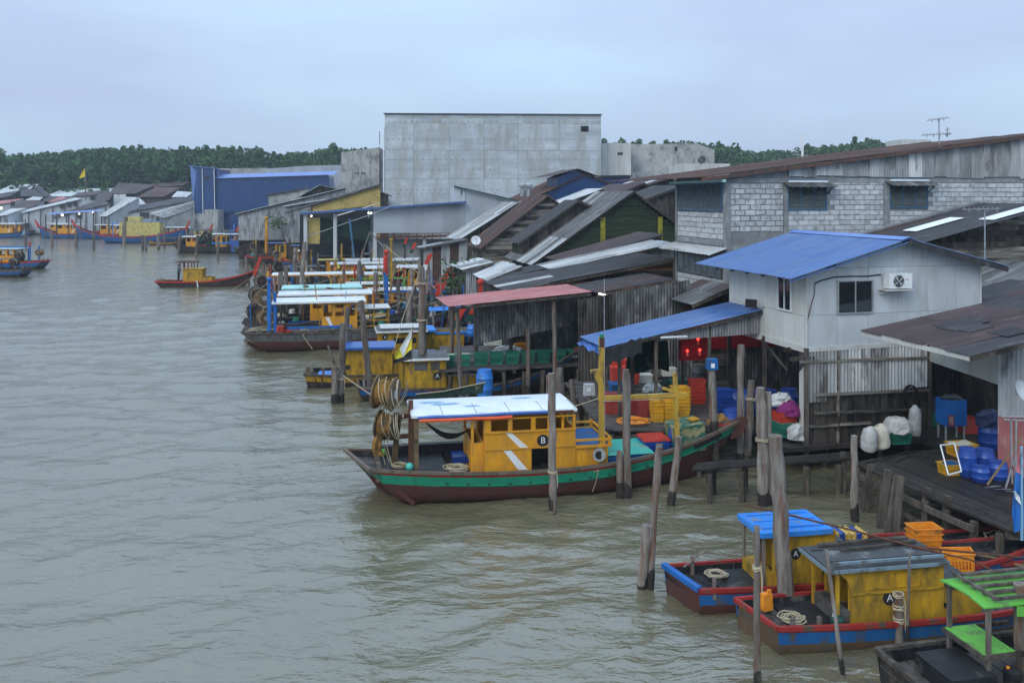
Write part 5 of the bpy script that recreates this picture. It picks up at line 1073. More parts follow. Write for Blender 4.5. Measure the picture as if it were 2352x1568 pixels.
    s.part('mast_tip', greenh, lambda b: b.beam((m0[0], -1.0, mt[1]), (m0[0], -1.0, mt[1]+.1), .1)); s.part('mast_band', maroon, lambda b: b.beam((m0[0], -1.0, mt[1]-.3), (m0[0], -1.0, mt[1]), .14))
    e = s.nx(1580, 906, .3); k = s.nx(1560, 857, .3)
    s.part('cross_beam', MC['mast_yellow'], lambda b: (b.beam((m0[0]-.1, -1.0, e[1]), (e[0], -.95, e[1]-.02), .12, .12), b.beam((k[0], -.95, .8), (k[0]-.1, -.95, k[1]), .12), b.beam((k[0]-.5, -.95, e[1]+.22), (e[0]-.05, -.95, e[1]-.03), .09)))
    s.part('whip_aerial', steel, lambda b: b.tube([(m0[0]+.08, -1.05, 1.5), (m0[0]+.07, -1.05, s.nx(1388, 640, .3)[1])], .014, 5)); s.part('mooring_line', rope_m, lambda b: (b.tube([(r1, -.8, zr+.05), (m0[0], -1.0, e[1]+.02), (k[0], -.95, e[1]+.06)], .014, 5), b.tube([(m0[0], -1.1, e[1]-.08), (e[0]-.8, -1.0, e[1]-.12)], .012, 5)))
    s.part('side_rope', rope_m, lambda b: (b.tube([s.pt(.56, .72, -1, -.05), s.pt(.57, .8, -1, -.09), s.pt(.575, .4, -1, -.06), s.pt(.575, .1, -1, -.06)], .013, 5)))
    s.prow(.25, maroon, .14, .25); s.part('bow_number_board', cdark, lambda b: b.beam(s.pt(.86, s.sheer(.86)-.2, -1, -.02), s.pt(.95, s.sheer(.95)-.2, -1, -.02), .02, .14))
    hm_ = thing('hammock', 'black hammock slung under the white roof of the green boat', 'hammock', s.M @ V((r0+1, -.3, 2)), .185)
    a, c = s.M @ V((s.nx(972, 965, .6)[0], -.8, zr-.15)), s.M @ V((xp+.05, -.5, 2.0)); b = MB()
    b.grid([[a.lerp(c, i/12)+V((0, 0, -.42*math.sin(math.pi*i/12)))+V((0, (j-1)*.16*math.sin(math.pi*i/12), .12*abs(j-1)*math.sin(math.pi*i/12))) for i in range(13)] for j in range(3)], (0, 0, -.015)); b.build('hammock_cloth', black, hm_)
    fb = tag(MB(s.M).lathe(V((s.nx(941, 1048, .3)[0], -1.0, .98)), [(.02, 0), (.09, .04), (.12, .12), (.09, .2), (.02, .24)], 12).build('float', cteal, None, True), 'round turquoise float on the stern corner of the green boat', 'float')
    fb = tag(MB(s.M).lathe(V((s.nx(880, 1015, 1.5)[0], .5, 1.0)), [(.02, 0), (.09, .04), (.12, .12), (.09, .2), (.02, .24)], 12).build('float', limeg, None, True), 'round pale green float behind the net drums of the green boat', 'float')
    b = MB(s.M); q = s.nx(1008, 1076, .3); b.bx(q[0]-.2, q[0]+.2, -.95, -.7, .82, .88); tag(b.build('red_tray', redb), 'small bright red tray lying on the green boat deck', 'tray')
    ropepile(s.M @ V((s.nx(1050, 1070, .5)[0], -.6, .82)), .35, 'pale hose coiled on the deck before the yellow cabin of the green boat')
    ropepile(s.M @ V((.9, -.3, .9)), .3, 'tangle of pale line on the stern hatch of the green boat', n=5)
    return s
mainb = main_boat()
# ---------------------------------------------------------------- small boats in the foreground
def small_boat(label, near, ang, L, B, **k): return Boat(label, near, ang, L, B, k.get('zs', .52), k.get('zm', .46), k.get('zb', .95), k.get('over', .05), .8, 'small_fishing_boat')
def boatA():
    s = small_boat('small blue hulled boat with bright blue cabin roof and white A on black', (1613, 1413), .17, 9.5, 1.6, zb=.9); s.skew = .33
    s.hull([(.1, red), (.24, bluh)], maroon, paint('red_rail', (.3, .03, .025), dirt=.3), deckdk, dk=.16, planks=34, rw=.08)
    s.part('stern_rail', blue, lambda b: b.beam(s.pt(0, .55, -1), s.pt(0, .55, 1), .13, .11))
    y = .5; X = lambda u, v: s.nx(u, v, s.B/2-y); x0, x1 = X(1778, 1330)[0], X(1885, 1330)[0]; zt = X(1830, 1222)[1]; zd = .36
    s.cabin(x0, x1, 2*y, zd, zt, yelo, stern=[(-.38, .3, zd+.3, zt-.12)]); s.part('stern_bench', yelo, lambda b: b.bx(x0-.3, x0, -y, y, zd, zd+.33))
    s.part('curved_wing', yelo, lambda b: b.prism([(x1, -y, zt-.02)]+[(x1+.38*math.cos(a), -y, zt-.02-.9*math.sin(a)*1) for a in (0, .3, .6, .9, 1.2, 1.5)]+[(x1, -y, zd)], (0, .04, 0)))
    s.part('engine_box', yelo, lambda b: b.bx(x1, x1+.9, -y+.06, y-.06, zd, zd+.62)); s.part('engine_box_lid', greyr, lambda b: b.bx(x1+.05, x1+.95, -y, y, zd+.62, zd+.68))
    s.top(x0-.35, x1+.22, 1.2, zt+.02, azure, .05, azure, .03, batt=3, eh=.11); s.posts([(x0-.25, -.5), (x0-.25, .5)], pole_m, zd, zt, .06)
    q = X(1827, 1271); s.letter('A', q[0], q[1], y, .125)
    s.part('stern_hatch', deckdk, lambda b: b.bx(.6, 2.6, -.6, .5, .36, .42)); s.posts([(.35, -.65), (.3, .5)], pole_m, .3, .78, .07, 'bollard')
    s.part('tiller', pole_m, lambda b: b.beam((.1, .5, .55), (.55, .3, 1.0), .035)); s.part('rudder', maroon, lambda b: b.prism([(.05, -.02, -.35), (.28, -.02, -.35), (.28, -.02, .35), (.05, -.02, .2)], (0, .04, 0)))
    ropepile(s.M @ V((.75, .1, .45)), .28, 'pale rope heaped on the stern of the blue roofed small boat', n=6); s.prow(.2, maroon, .1, .15)
    return s
bA = boatA()
def boatA2():
    s = small_boat('small weathered boat with black flat cabin roof and chalky A, nearest the camera', (1795, 1506), .17, 8.4, 1.6, zb=.8); s.skew = .3
    s.hull([(.09, red), (.25, bluh)], paint('brown_hull_paint', (.12, .075, .045), dirt=.4), paint('red_rail2', (.34, .035, .03), dirt=.3), deck_m, dk=.16, planks=30, rw=.08)
    y = .52; X = lambda u, v: s.nx(u, v, s.B/2-y); x0, x1 = X(1926, 1420)[0], X(2168, 1410)[0]; zt = X(2060, 1300)[1]; zd = .3
    d0, d1 = X(1938, 1400)[0], X(1968, 1400)[0]
    s.cabin(x0+.28, x1, 2*y, zd, zt, yelo, [], stern=[(-.4, .4, zd+.1, zt-.1)], name='cabin_wall')
    s.part('arched_opening_head', yelo, lambda b: b.prism([(x0-.05, -y-.0, zt), (x0+.28, -y, zt), (x0+.28, -y, zt-.5), (x0+.2, -y, zt-.22), (x0+.08, -y, zt-.12)], (0, .05, 0)))
    s.posts([(x0, -y+.04), (x0, y-.04)], yelo, zd, zt, .06); s.part('bench', deck_m, lambda b: b.bx(x0, x0+.28, -y+.05, y-.05, zd, zd+.35))
    for a, c in ((.55, 1.15), (1.25, 1.85)): s.part('raised_frame', yelo, lambda b: (b.beam((x0+a, -y-.01, zt-.12), (x0+c, -y-.01, zt-.12), .02, .02), b.beam((x0+a, -y-.01, zt-.42), (x0+c, -y-.01, zt-.42), .02, .02), b.beam((x0+a, -y-.01, zt-.42), (x0+a, -y-.01, zt-.12), .02, .02), b.beam((x0+c, -y-.01, zt-.42), (x0+c, -y-.01, zt-.12), .02, .02)))
    s.part('wall_ledge', yelo, lambda b: b.beam((x0+.3, -y-.02, zt-.5), (x1, -y-.02, zt-.5), .03, .03))
    s.top(x0-.25, x1+.05, 1.2, zt+.02, greyr, .05, paint('grey_blue_trim', (.2, .28, .33), dirt=.3), .03, batt=2, eh=.07)
    s.part('roof_rail', MC['grey_blue_trim'], lambda b: b.beam((x0-.1, -.5, zt+.14), (x1, -.5, zt+.14), .05, .05)); s.part('roof_plank', wood, lambda b: (b.beam((x0+.1, .45, zt+.14), (x1-.2, .45, zt+.16), .12, .05), b.beam((x0+.4, .1, zt+.14), (x1-.1, .3, zt+.14), .05, .04)))
    q = X(2043, 1372); s.letter('A', q[0], q[1], y, .15)
    e1 = X(2258, 1400)[0]; zl = X(2200, 1352)[1]
    s.part('engine_box', yelo, lambda b: b.bx(x1, e1, -y+.04, y-.04, zd-.1, zl)); s.part('engine_box_lid', greyr, lambda b: (b.bx(x1+.1, e1-.2, -y, y, zl, zl+.05), b.bx(x1+.15, x1+.75, -.35, .35, zl+.06, zl+.14)))
    q = X(2173, 1390); s.part('exhaust_bore', black, lambda b: b.cyl((q[0], -y+.03, q[1]), (q[0], -y-.0, q[1]), .05, .05, 10))
    s.part('stern_hatch', deckdk, lambda b: b.bx(.5, 1.7, -.4, .6, .32, .4)); s.posts([(.35, -.6), (.3, .55), (.9, -.65)], pole_m, .3, .68, .08, 'bollard'); s.part('rudder', maroon, lambda b: b.prism([(.05, -.02, -.35), (.28, -.02, -.35), (.28, -.02, .3), (.05, -.02, .2)], (0, .04, 0)))
    s.part('pole', plyw, lambda b: (b.beam((1.4, .5, .4), (3.0, .3, .42), .035), b.beam((1.5, .6, .42), (2.9, .6, .44), .03)))
    ropepile(s.M @ V((.55, -.2, .42)), .26, 'pale rope tangle on the stern of the black roofed small boat', n=7)
    c = s.M @ V((1.35, -.55, .4)); j = thing('fuel_can', 'dark green round can with white cap on the black roofed boat', 'can', c); b = MB(); b.lathe(c-V((0, 0, .1)), [(.13, 0), (.14, .02), (.14, .26), (.1, .3), (.03, .31)], 14); b.build('can_body', greend, j, True); b = MB(); b.lathe(c+V((-.07, 0, .2)), [(.03, 0), (.03, .05)], 8); b.build('cap', whitep, j)
    c = s.M @ V((.25, .35, .42)); j = thing('jerry_can', 'orange jerry can at the stern corner of the black roofed boat', 'can', c); b = MB(); b.box(c+V((0, 0, .16)), (.24, .16, .34), .4, tap=.9); b.box(c+V((.06, 0, .37)), (.08, .06, .07), .4); b.build('can_body', corg, j)
    return s
bA2 = boatA2()
def boatG():
    s = small_boat('unpainted grey boat with lime green canopy at the bottom right corner', (2140, 1672), .2, 8, 1.7, zs=.6, zm=.55, zb=.9)
    s.hull([(.12, greyb), (.2, deck_m)], tarred, wood, deck_m, dk=.2, planks=28, rw=.1)
    X = lambda u, v: s.nx(u, v, .3); x0 = X(2275, 1500)[0]
    z2 = 1.84; s.top(x0-.15, x0+1.9, 1.15, z2, limeg, .03, None, .05); s.part('canopy_skirt', limeg, lambda b: b.grid([[V((x0+.5+i*.15, -.6, z2-.0-j*.09-.02*math.sin(i))) for i in range(9)] for j in range(3)], (0, .01, 0)))
    s.posts([(x0, -.5), (x0, .5), (x0+1.6, -.5), (x0+1.6, .5), (x0+.75, -.5)], pole_m, .4, z2, .07)
    s.part('canopy_frame', wood, lambda b: [b.beam((x0+.1, y, z2+.12), (x0+1.7, y, z2+.12), .06, .05) for y in (-.5, -.25, 0, .25, .5)]+[b.beam((x, -.55, z2+.16), (x, .55, z2+.16), .06, .05) for x in (x0+.1, x0+1.7)])
    s.part('shelf', limeg, lambda b: b.bx(x0-.1, x0+.55, -.5, .5, .98, 1.0)); s.part('shelf_frame', wood, lambda b: (b.beam((x0-.12, -.52, .95), (x0+1.3, -.52, .95), .06, .08), b.beam((x0-.12, .52, .95), (x0+1.3, .52, .95), .06, .08), b.beam((x0-.12, -.52, .95), (x0-.12, .52, .95), .06, .08)))
    s.part('cabin_panel', yelo, lambda b: b.bx(x0+.75, x0+1.9, -.5, -.46, 1.0, 1.3)); s.part('stern_box', deckdk, lambda b: b.bx(.5, 1.4, -.7, .3, .4, .72)); s.part('lower_hatch', greyr, lambda b: b.bx(x0-.6, x0+.1, -.5, .5, .42, .5))
    s.part('engine_cover', greyr, lambda b: b.bx(x0+1.0, x0+2.2, -.95, -.2, .93, .97))
    c = s.M @ V((1.75, -.65, .45)); j = thing('fuel_can', 'black round can with orange cap in the unpainted grey boat', 'can', c); b = MB(); b.lathe(c, [(.14, 0), (.15, .02), (.15, .3), (.1, .34), (.03, .35)], 14); b.build('can_body', black, j, True); b = MB(); b.lathe(c+V((-.08, 0, .32)), [(.03, 0), (.03, .05)], 8); b.build('cap', corg, j)
    return s
boatG()
def boatD():
    P = gd(2080, 1265, .5); s = Boat('dark decked blue boat carrying orange crates, its bow cut off by the right frame edge', (2080, 1352), .12, 9, 2.0, .55, .5, 1.1, .3, .8, 'small_fishing_boat')
    s.hull([(.1, red), (.24, bluh)], tarred, MC['red_rail'], deckdk, dk=.1, planks=20, rw=.09); s.part('dark_hatch', deckdk, lambda b: (b.bx(1.6, 2.4, -.6, .6, .4, .52), b.bx(2.6, 3.6, -.7, .7, .4, .5))); s.part('crate_rack', deck_m, lambda b: b.bx(-.1, .4, -.7, .8, .38, .46))
    return s
bD = boatD()
# ---------------------------------------------------------------- generic moored boats
def gboat(label, near, ang, L, B, bands, bottom, rail, cab, roofs, zs=1., zm=.7, zb=2., over=.8, prow=None, drums=(), posts=(), stripe=0, letter=None, deck=None, extra=None, cm=None, dk=.25):
    """cab: list of (x0, x1, w, z0, z1, mat, windows n); roofs: (x0, x1, w, z, mat, edge)"""
    s = Boat(label, near, ang, L, B, zs, zm, zb, over, 1.3); s.hull(bands, bottom, rail, deck or deckdk, dk=dk, ns=14)
    for x0, x1, w, z0, z1, m, n in cab:
        g = (x1-x0)/max(n, 1); W = [(x0+g*i+g*.15, x0+g*(i+1)-g*.12, z0+(z1-z0)*.58, z1-.08) for i in range(n)]
        s.cabin(x0, x1, w, z0, z1, m, W, stern=[(-w*.3, w*.25, z0+(z1-z0)*.35, z1-.08)] if n else (), name='cabin_wall')
        if stripe and n: s.near([(x0+g*.3, z0+(z1-z0)*.55), (x0+g*.3+.5, z0+.04), (x0+g*.3+.72, z0+.04), (x0+g*.3+.22, z0+(z1-z0)*.55)], whitep, w/2)
    for x0, x1, w, z, m, e in roofs:
        s.top(x0, x1, w, z, m, .06, e, .03, eh=.1)
        s.posts([(x0+.15, -w*.42), (x0+.15, w*.42), (x1-.15, -w*.42), (x1-.15, w*.42)], cm or wood, zm-.2, z, .09)
    for d in drums: s.drum(*d)
    for x, y, z0, z1, m in posts: s.posts([(x, y)], m, z0, z1, .16, 'mast_post')
    if letter: s.letter(letter[0], letter[1], letter[2], letter[3], letter[4])
    if prow: s.prow(*prow)
    if L > 7.5 and near[1] < 830 and 440 < near[0] < 1100:      # gear that gathers on a working deck
        rr = random.Random(near[0]); cols = [cred, cbluel, cgreen, corg, cteal, cwhite, netg, net_m, sackw, cblue]
        for k in range(9):
            x = rr.choice([rr.uniform(.5, L*.3), rr.uniform(L*.62, L*.9)]); y = rr.uniform(-.8, .5)*B*.35; z = s.sheer(x/L)-dk; m = rr.choice(cols); q = rr.uniform(.16, .34)
            if k % 3 == 0: s.part('gear_box', m, lambda b: b.box((x, y, z+q*.6), (q*2, q*1.5, q*1.2), rr.uniform(0, 3), tap=1.1))
            elif k % 3 == 1: s.part('tub', m, lambda b: b.lathe((x, y, z), [(q*.6, 0), (q*.75, q*.8), (q*.7, q*1.9), (q*.3, q*2.)], 10))
            else: s.part('net_heap', rr.choice([netg, net_m, rope_m, netg]), lambda b: b.lathe((x, y, z), [(q*1.9, 0), (q*1.7, q*.5), (q*1.1, q*1.1), (q*.3, q*1.35)], 9))
        for k in range(5):
            x = rr.uniform(.3, L*.95); y = rr.uniform(-.4, .4)*B*.8; h_ = rr.uniform(1.2, 3.4); m = rr.choice([pole_m, wood, yelo, blue, steel, redb])
            s.part('gear_pole', m, lambda b: b.beam((x, y, .6), (x+rr.uniform(-.5, .5), y, .8+h_), .06))
        s.part('rigging', rope_m, lambda b: [b.tube([(x0, 0, 2.9), ((x0+x1)/2, 0, 2.5), (x1, 0, 1.6+rr.random())], .012, 4) for x0, x1 in ((1., -1.5), (L*.6, L*.95))])
    s.posts([(.25, -B*.3), (.25, B*.3), (.9, -B*.36), (L*.8, 0)], pole_m, .4, zs+.3, .1, 'bollard')
    if extra: extra(s)
    return s
ra = .22
def ex1(s):
    s.part('blue_side_board', blue, lambda b: (b.beam((2.6, -1.1, 1.35), (6.4, -1.1, 1.35), .06, .16), b.beam((2.6, 1., 1.4), (6.4, 1., 1.4), .06, .14)))
    x0, x1 = s.nx(815, 730, .4)[0], s.nx(893, 730, .4)[0]
    s.part('yellow_railing', yelo, lambda b: [b.beam((x0, -.9, z), (x1, -.9, z), .07) for z in (1.3, 1.65, 2.0)]+[b.beam((x, -.9, 1.), (x, -.9, 2.35), .08) for x in (x0, x0+.55, x0+1.15, x1)]+[b.beam((x, .9, 1.), (x, .9, 2.35), .08) for x in (x0, x1)])
    s.part('railing_top', whitel, lambda b: b.bx(x0-.15, x1+.1, -1., 1., 2.35, 2.41)); s.part('light_blue_rail', cbluel, lambda b: b.beam((x1+.1, -1.0, .98), (x1+3.0, -1.0, 1.05), .1, .12))
    s.part('hose', rope_m, lambda b: b.tube([s.pt(.28, 1.1, -1), s.pt(.265, .95, -1, -.08), s.pt(.262, .5, -1, -.06), s.pt(.262, 0.1, -1, -.06)], .035, 5)); s.part('rope_heap', rope_m, lambda b: [b.tube([V((1.2+rnd(-.7, .7)+.4*math.cos(k*.6), rnd(-.5, .2)+.35*math.sin(k*.6), 1.05+rnd(0, .3))) for k in range(12)], .03, 5) for _ in range(9)])
    s.part('white_awning', whitew, lambda b: b.grid([[V((2.3+i*.5, -.4+j*.5, 1.55-.08*math.sin(i*1.2)-j*.1)) for i in range(5)] for j in range(3)], (0, 0, .01)))
    s.part('small_blue_tub', cbluel, lambda b: (b.lathe((4.9, -.9, .95), [(.15, 0), (.2, .3)], 10), b.lathe((5.6, -.8, .95), [(.12, 0), (.12, .4), (.05, .5)], 10)))
gboat('dark planked fishing boat with white roof, blue posts and yellow railing', (607, 809), ra, 13, 2.8, [(.5, greyb)], maroon, wood, [(4.6, 6.7, 2., .9, 2.75, yel, 3)], [(1.75, 7.2, 2.5, 2.85, whiter, whitep)], 1.15, 1.05, 2.2, 1.3, None,
      [((1.2, -.3, 3.1), (.3, -1, 0), .55, .5, net_m), ((1.3, -.3, 1.9), (.3, -1, 0), .5, .5, net_m)], [(1.9, -1.1, .9, 3.5, blue)], 1, None, None, ex1, blue)
gboat('boat with long white roof and dark net heaps on its stern', (590, 781), ra, 12.5, 2.7, [(.4, greyb)], tarred, wood, [(4.2, 6.6, 1.9, .9, 2.6, yel, 2)], [(2.2, 8.2, 2.4, 2.8, whiter, whitep)], 1.1, .95, 2.1, .9, None,
      [((.9, -.4, 2.8), (.2, -1, 0), .55, .8, netg), ((.8, -.4, 1.7), (.2, -1, 0), .6, .8, netg)], [(.5, .6, .9, 3.2, pole_m)], 0)
gboat('boat with flat pale turquoise roof among the moored rows', (598, 762), ra, 12, 2.6, [(.4, greend)], tarred, wood, [(4.5, 6.8, 1.9, .9, 2.6, yel, 2)], [(2.2, 7.6, 2.4, 2.85, aqua, aqua)], 1.1, .9, 2.1, .8, None,
      [((1.0, -.3, 2.6), (.2, -1, 0), .5, .7, netg)], [], 0)
gboat('boat with yellow edged roof and white number 3 on its cabin', (600, 716), ra, 12.5, 2.7, [(.4, greend)], tarred, wood, [(6.2, 8.4, 2., .9, 2.7, yel, 3)], [(1.6, 8.6, 2.5, 2.85, whiter, yel)], 1.1, .9, 2.1, .8, None,
      [((.7, -.3, 2.4), (.2, -1, 0), .5, .7, netg)], [(1.3, -1., .8, 3.2, yel)], 0, ('3', 8.05, 2.2, 1.0, .26), None, None, yel)
gboat('boat with dark cabin under a cream scalloped roof edge', (640, 680), ra, 12.5, 2.6, [(.4, tarred)], tarred, wood, [(6.5, 9.5, 2., .9, 2.6, yel, 3)], [(5.5, 11, 2.4, 2.85, whiter, whitel), (1, 5, 2.2, 2.6, greyr, None)], 1.1, .9, 2.1, .8, None,
      [((.7, -.3, 2.6), (.2, -1, 0), .55, .7, netg), ((2.6, .3, 2.3), (.2, -1, 0), .5, .7, netg)], [], 0)
gboat('broad boat with very long white roof and yellow cabin near the red and green bow', (842, 690), ra, 13.5, 2.9, [(.15, red), (.5, greend)], tarred, red, [(4.5, 8.4, 2., .9, 2.5, yel, 4)], [(.8, 12.4, 2.6, 2.85, whiter, whitep)], 1.1, .9, 2.4, .8, (1.0, redb, .2, .5),
      [], [], 0, ('A', 6.8, 1.4, 1.0, .2))
gboat('boat with thin white roof line over yellow posts below the blue mast', (790, 665), ra, 11.5, 2.6, [(.4, bluh)], tarred, wood, [(5, 9, 2., .9, 2.5, yelp, 3)], [(1, 10.5, 2.5, 2.85, whiter, whitep)], 1.1, .9, 2.2, .8, (.9, redb, .16, .5), [], [(.6, 0, .9, 4.5, yelo)], 0, None, None, None, yelo)
gboat('yellow cabined boat with white stripe behind the orange flag', (835, 645), ra, 11.5, 2.6, [(.4, bluh)], tarred, wood, [(4.4, 9, 2., .9, 2.6, yelp, 4)], [(1.0, 10, 2.5, 2.9, whiter, whitep)], 1.1, .9, 2.2, .8, (.9, redb, .16, .5), [], [], 1)
gboat('boat with narrow white roof close under the fish hall', (830, 625), ra, 11, 2.6, [(.4, bluh)], tarred, wood, [(4, 8, 2., .9, 2.5, yel, 3)], [(1, 10, 2.5, 2.9, whiter, whitep)], 1.1, .9, 2.2, .8, (.9, redb, .16, .5), [], [], 0)
gboat('green boat with raised red edged bow pointing to the shacks', (812, 712), ra+.03, 8.5, 2.5, [(.14, red), (.5, greenh)], tarred, red, [], [], 1.0, .8, 3.4, .5, (.9, redb, .2, .6), [], [(.6, -1, .8, 2.5, limeg), (4.6, -1, .8, 2.5, limeg)], 0, None, None,
      lambda s: (s.part('lime_frame', limeg, lambda b: b.beam((.3, -1, 2.5), (4.9, -1, 2.5), .12)), s.part('red_finial', redb, lambda b: (b.beam((.6, -1, 2.5), (.6, -1, 3.6), .16), b.beam((4.6, -1, 2.5), (4.6, -1, 3.4), .14)))))
gboat('second green and red bowed boat tucked in front of the long white roof', (985, 745), ra+.05, 9, 2.4, [(.14, red), (.5, greenh)], tarred, red, [], [], .9, .8, 2.8, .5, (.9, redb, .2, .6))
gboat('dark boat with two red horn bow posts left of the red shed', (872, 757), ra, 8, 2.4, [(.14, red), (.5, greend)], tarred, red, [], [], .9, .8, 2.6, .4, (1.1, redb, .2, .6), [], [(.8, -.8, .7, 3.9, blue), (5.6, -.8, .7, 3.0, blue)], 0, None, None,
      lambda s: (s.part('blue_cross_beam', blue, lambda b: b.beam((.8, -.8, 2.6), (5.9, -.8, 2.5), .12)), s.part('red_mast_tip', redb, lambda b: (b.lathe((.8, -.8, 3.9), [(.13, 0), (.14, .9), (.1, .95), (.16, 1.0), (.1, 1.2)], 8), b.beam((5.6, -.8, 3.0), (5.6, -.8, 3.8), .16), b.beam((5.6, -.8, 3.1), (6.5, -.8, 3.15), .1))), s.part('cage_frame', greend, lambda b: b.tube([V((2.4+.55*math.cos(a), -.6, 1.3+.75*math.sin(a))) for a in [k*.35 for k in range(10)]], .09, 6)), s.part('pale_blue_box', ltblue, lambda b: b.bx(1.95, 2.8, -.5, .2, .8, 1.7))))
gboat('boat with bright blue wave shaped bow under the red shed corner', (1010, 800), ra, 8, 2.4, [(.14, cbluel), (.4, bluh)], tarred, cbluel, [], [], .8, .7, 2.2, .4, (1., redb, .2, .6))
# yellow cabined boats with A marks
def exy1(s):
    s.part('blue_lid', tarpb, lambda b: b.bx(5.0, 6.35, -.75, .75, 1.32, 1.4)); s.part('rust_streak', maroon, lambda b: [b.beam(s.pt(t, s.sheer(t)-.1, -1, -.01), s.pt(t, s.sheer(t)-.4, -1, -.01), .06, .03) for t in (.06, .1, .2, .3, .42, .5, .6)])
    s.part('blue_net_tray', cbluel, lambda b: b.bx(.6, 1.8, -.5, .6, .45, .5)); s.part('leaning_board', pwood, lambda b: b.beam((1.6, -.5, .5), (1.1, -.5, 1.9), .3, .05)); s.letter('O', 2.05, .9, .75, .12, cdark, cdark)
gboat('small yellow boat with blue cabin roof and blue lidded engine box', (708, 890), .14, 8.2, 2., [(.32, yelo)], tarred, wood, [(1.95, 4.1, 1.5, .4, 1.75, yelo, 0), (4.1, 5.6, 1.5, .3, 1.2, yelo, 0)], [(1.7, 4.3, 1.9, 1.8, tarpb, tarpb)], .6, .5, 1., .2, None, [], [], 0, None, None, exy1, yelo, .12)
def exy2(s):
    s.part('engine_box_lid', whitep, lambda b: (b.bx(4.0, 5.5, -.75, .7, .98, 1.03), b.bx(4.6, 5.1, -.6, 0, 1.04, 1.07))); s.part('window_frame', greyb, lambda b: (b.beam((2.5, -.81, 1.45), (3.1, -.81, 1.45), .02, .35), b.beam((3.25, -.81, 1.45), (3.65, -.81, 1.45), .02, .35)))
    s.part('porthole', black, lambda b: b.cyl((4.95, -.74, .7), (4.95, -.77, .7), .06, .06, 10))
    P = [s.M @ s.pt(t, s.sheer(t)-.2, -1, -.03) for t in (.905, .945)]; text('PKF 8331', (P[0]+P[1])/2, math.atan2(P[1].y-P[0].y, P[1].x-P[0].x), .17, whitep, s.r)
gboat('long dark boat with yellow cabin, white lids and lettered bow beside the green crates', (838, 922), .17, 10.9, 2.1, [(.1, red), (.22, bluh)], tarred, wood, [(1.95, 3.9, 1.6, .4, 1.75, yelo, 0), (3.9, 5.4, 1.5, .3, .98, yelo, 0)], [(1.8, 4.05, 2., 1.8, greyr, whitep)], .6, .45, 2.25, .3, (.3, redb, .1, .2), [], [], 0, ('A', 3.55, 1.0, .8, .19), None, exy2, yelo, .12)
gboat('yellow cabined boat with doubled white roof slats half hidden behind the blue roofed one', (795, 850), .2, 9, 2., [(.3, bluh)], tarred, wood, [(2.1, 4.3, 1.6, .5, 1.9, yelo, 0)], [(1.9, 4.6, 1.9, 1.95, greyr, whitep)], .7, .5, 1.2, .3, None, [], [], 0, ('A', 2.35, 1.65, .8, .15), None,
      lambda s: (s.part('roof_slat', whitep, lambda b: [b.bx(2.1, 4.3, -.8+i*.4, -.6+i*.4, 2.12, 2.16) for i in range(4)]), s.part('window_slot', black, lambda b: b.bx(2.8, 4.0, -.82, -.8, 1.3, 1.6))), yelo, .12)
gboat('yellow boat with light blue cabin top rails behind the white slatted one', (880, 835), .2, 9, 2.1, [(.15, red), (.3, bluh)], tarred, wood, [(1.2, 4.8, 1.6, .5, 1.5, yelo, 0)], [(1.0, 3.2, 1.9, 1.7, azure, azure)], .7, .5, 1.6, .3, None, [], [], 0, None, None, lambda s: s.part('light_blue_rail', cbluel, lambda b: b.beam((3.2, -.8, 1.55), (5.2, -.8, 1.55), .12, .12)), yelo, .12)
# ---------------------------------------------------------------- boats out on the river and at the far bank
def exm(s):
    s.part('open_frame', maroon, lambda b: [b.beam((x, y, 1.4), (x, y, 2.45), .09) for x in (2.5, 2.95, 3.3, 3.9) for y in (-.6, .6)]+[b.beam((2.0, y, 2.5), (4.2, y, 2.5), .08) for y in (-.7, .7)]+[b.beam((2.0, -.7, 2.5), (2.0, .7, 2.5), .06), b.beam((4.2, -.7, 2.5), (4.2, .7, 2.5), .06)])
    s.part('tiller_pole', steel, lambda b: (b.beam((.9, -.3, .6), (.9, -.3, 1.35), .05), b.beam((.6, -.3, 1.2), (1.5, -.3, 1.55), .03))); s.part('tyre', black, lambda b: b.tube([s.pt(.985, 2.0, 0)+V((.25*math.cos(k*.63), .1, .25*math.sin(k*.63))) for k in range(11)], .08, 6))
    s.part('water_jet', whitep, lambda b: b.tube([V((4.2, -1.0, .6)), V((4.35, -1.15, .55)), V((4.45, -1.25, .0))], [.03, .05, .07], 6))
mv = gboat('dark motor boat with red rail and tall red prow crossing the open river', (368, 659), .07, 10.0, 2.0, [(.14, redb), (.4, tarred)], maroon, redb, [(2.8, 4.7, 1.4, .4, 1.75, yelo, 0), (4.7, 5.7, 1.3, .35, .95, yelo, 0)], [(2.7, 4.85, 1.55, 1.78, yelo, None)], .55, .5, 1.6, .6, (1.5, redb, .2, .55), [], [], 0, None, None, exm, yelo, .1)
gboat('blue river boat with red rail and net drum hanging at its stern, left edge', (78, 619), math.pi-.05, 12, 2.8, [(.16, redb), (.45, bluh)], tarred, redb, [(3.6, 6.6, 2., .9, 2.4, yel, 3)], [(2.8, 8, 2.4, 2.6, ltblue, whitep)], 1.05, .9, 2.2, .8, None, [((.7, .2, 2.1), (.3, 1, 0), .42, .5, net_m), ((3.0, .8, 1.6), (.3, 1, 0), .6, .6, netg)], [(1.5, 1., .8, 2.9, blue), (1.5, -1., .8, 2.9, blue)], 0, None, None, lambda s: (s.part('arch_beam', blue, lambda b: b.beam((1.5, 1, 2.85), (7, 1, 2.85), .12)), s.part('red_mast_tip', redb, lambda b: b.beam((1.5, 1, 2.9), (1.5, 1, 3.5), .18))))
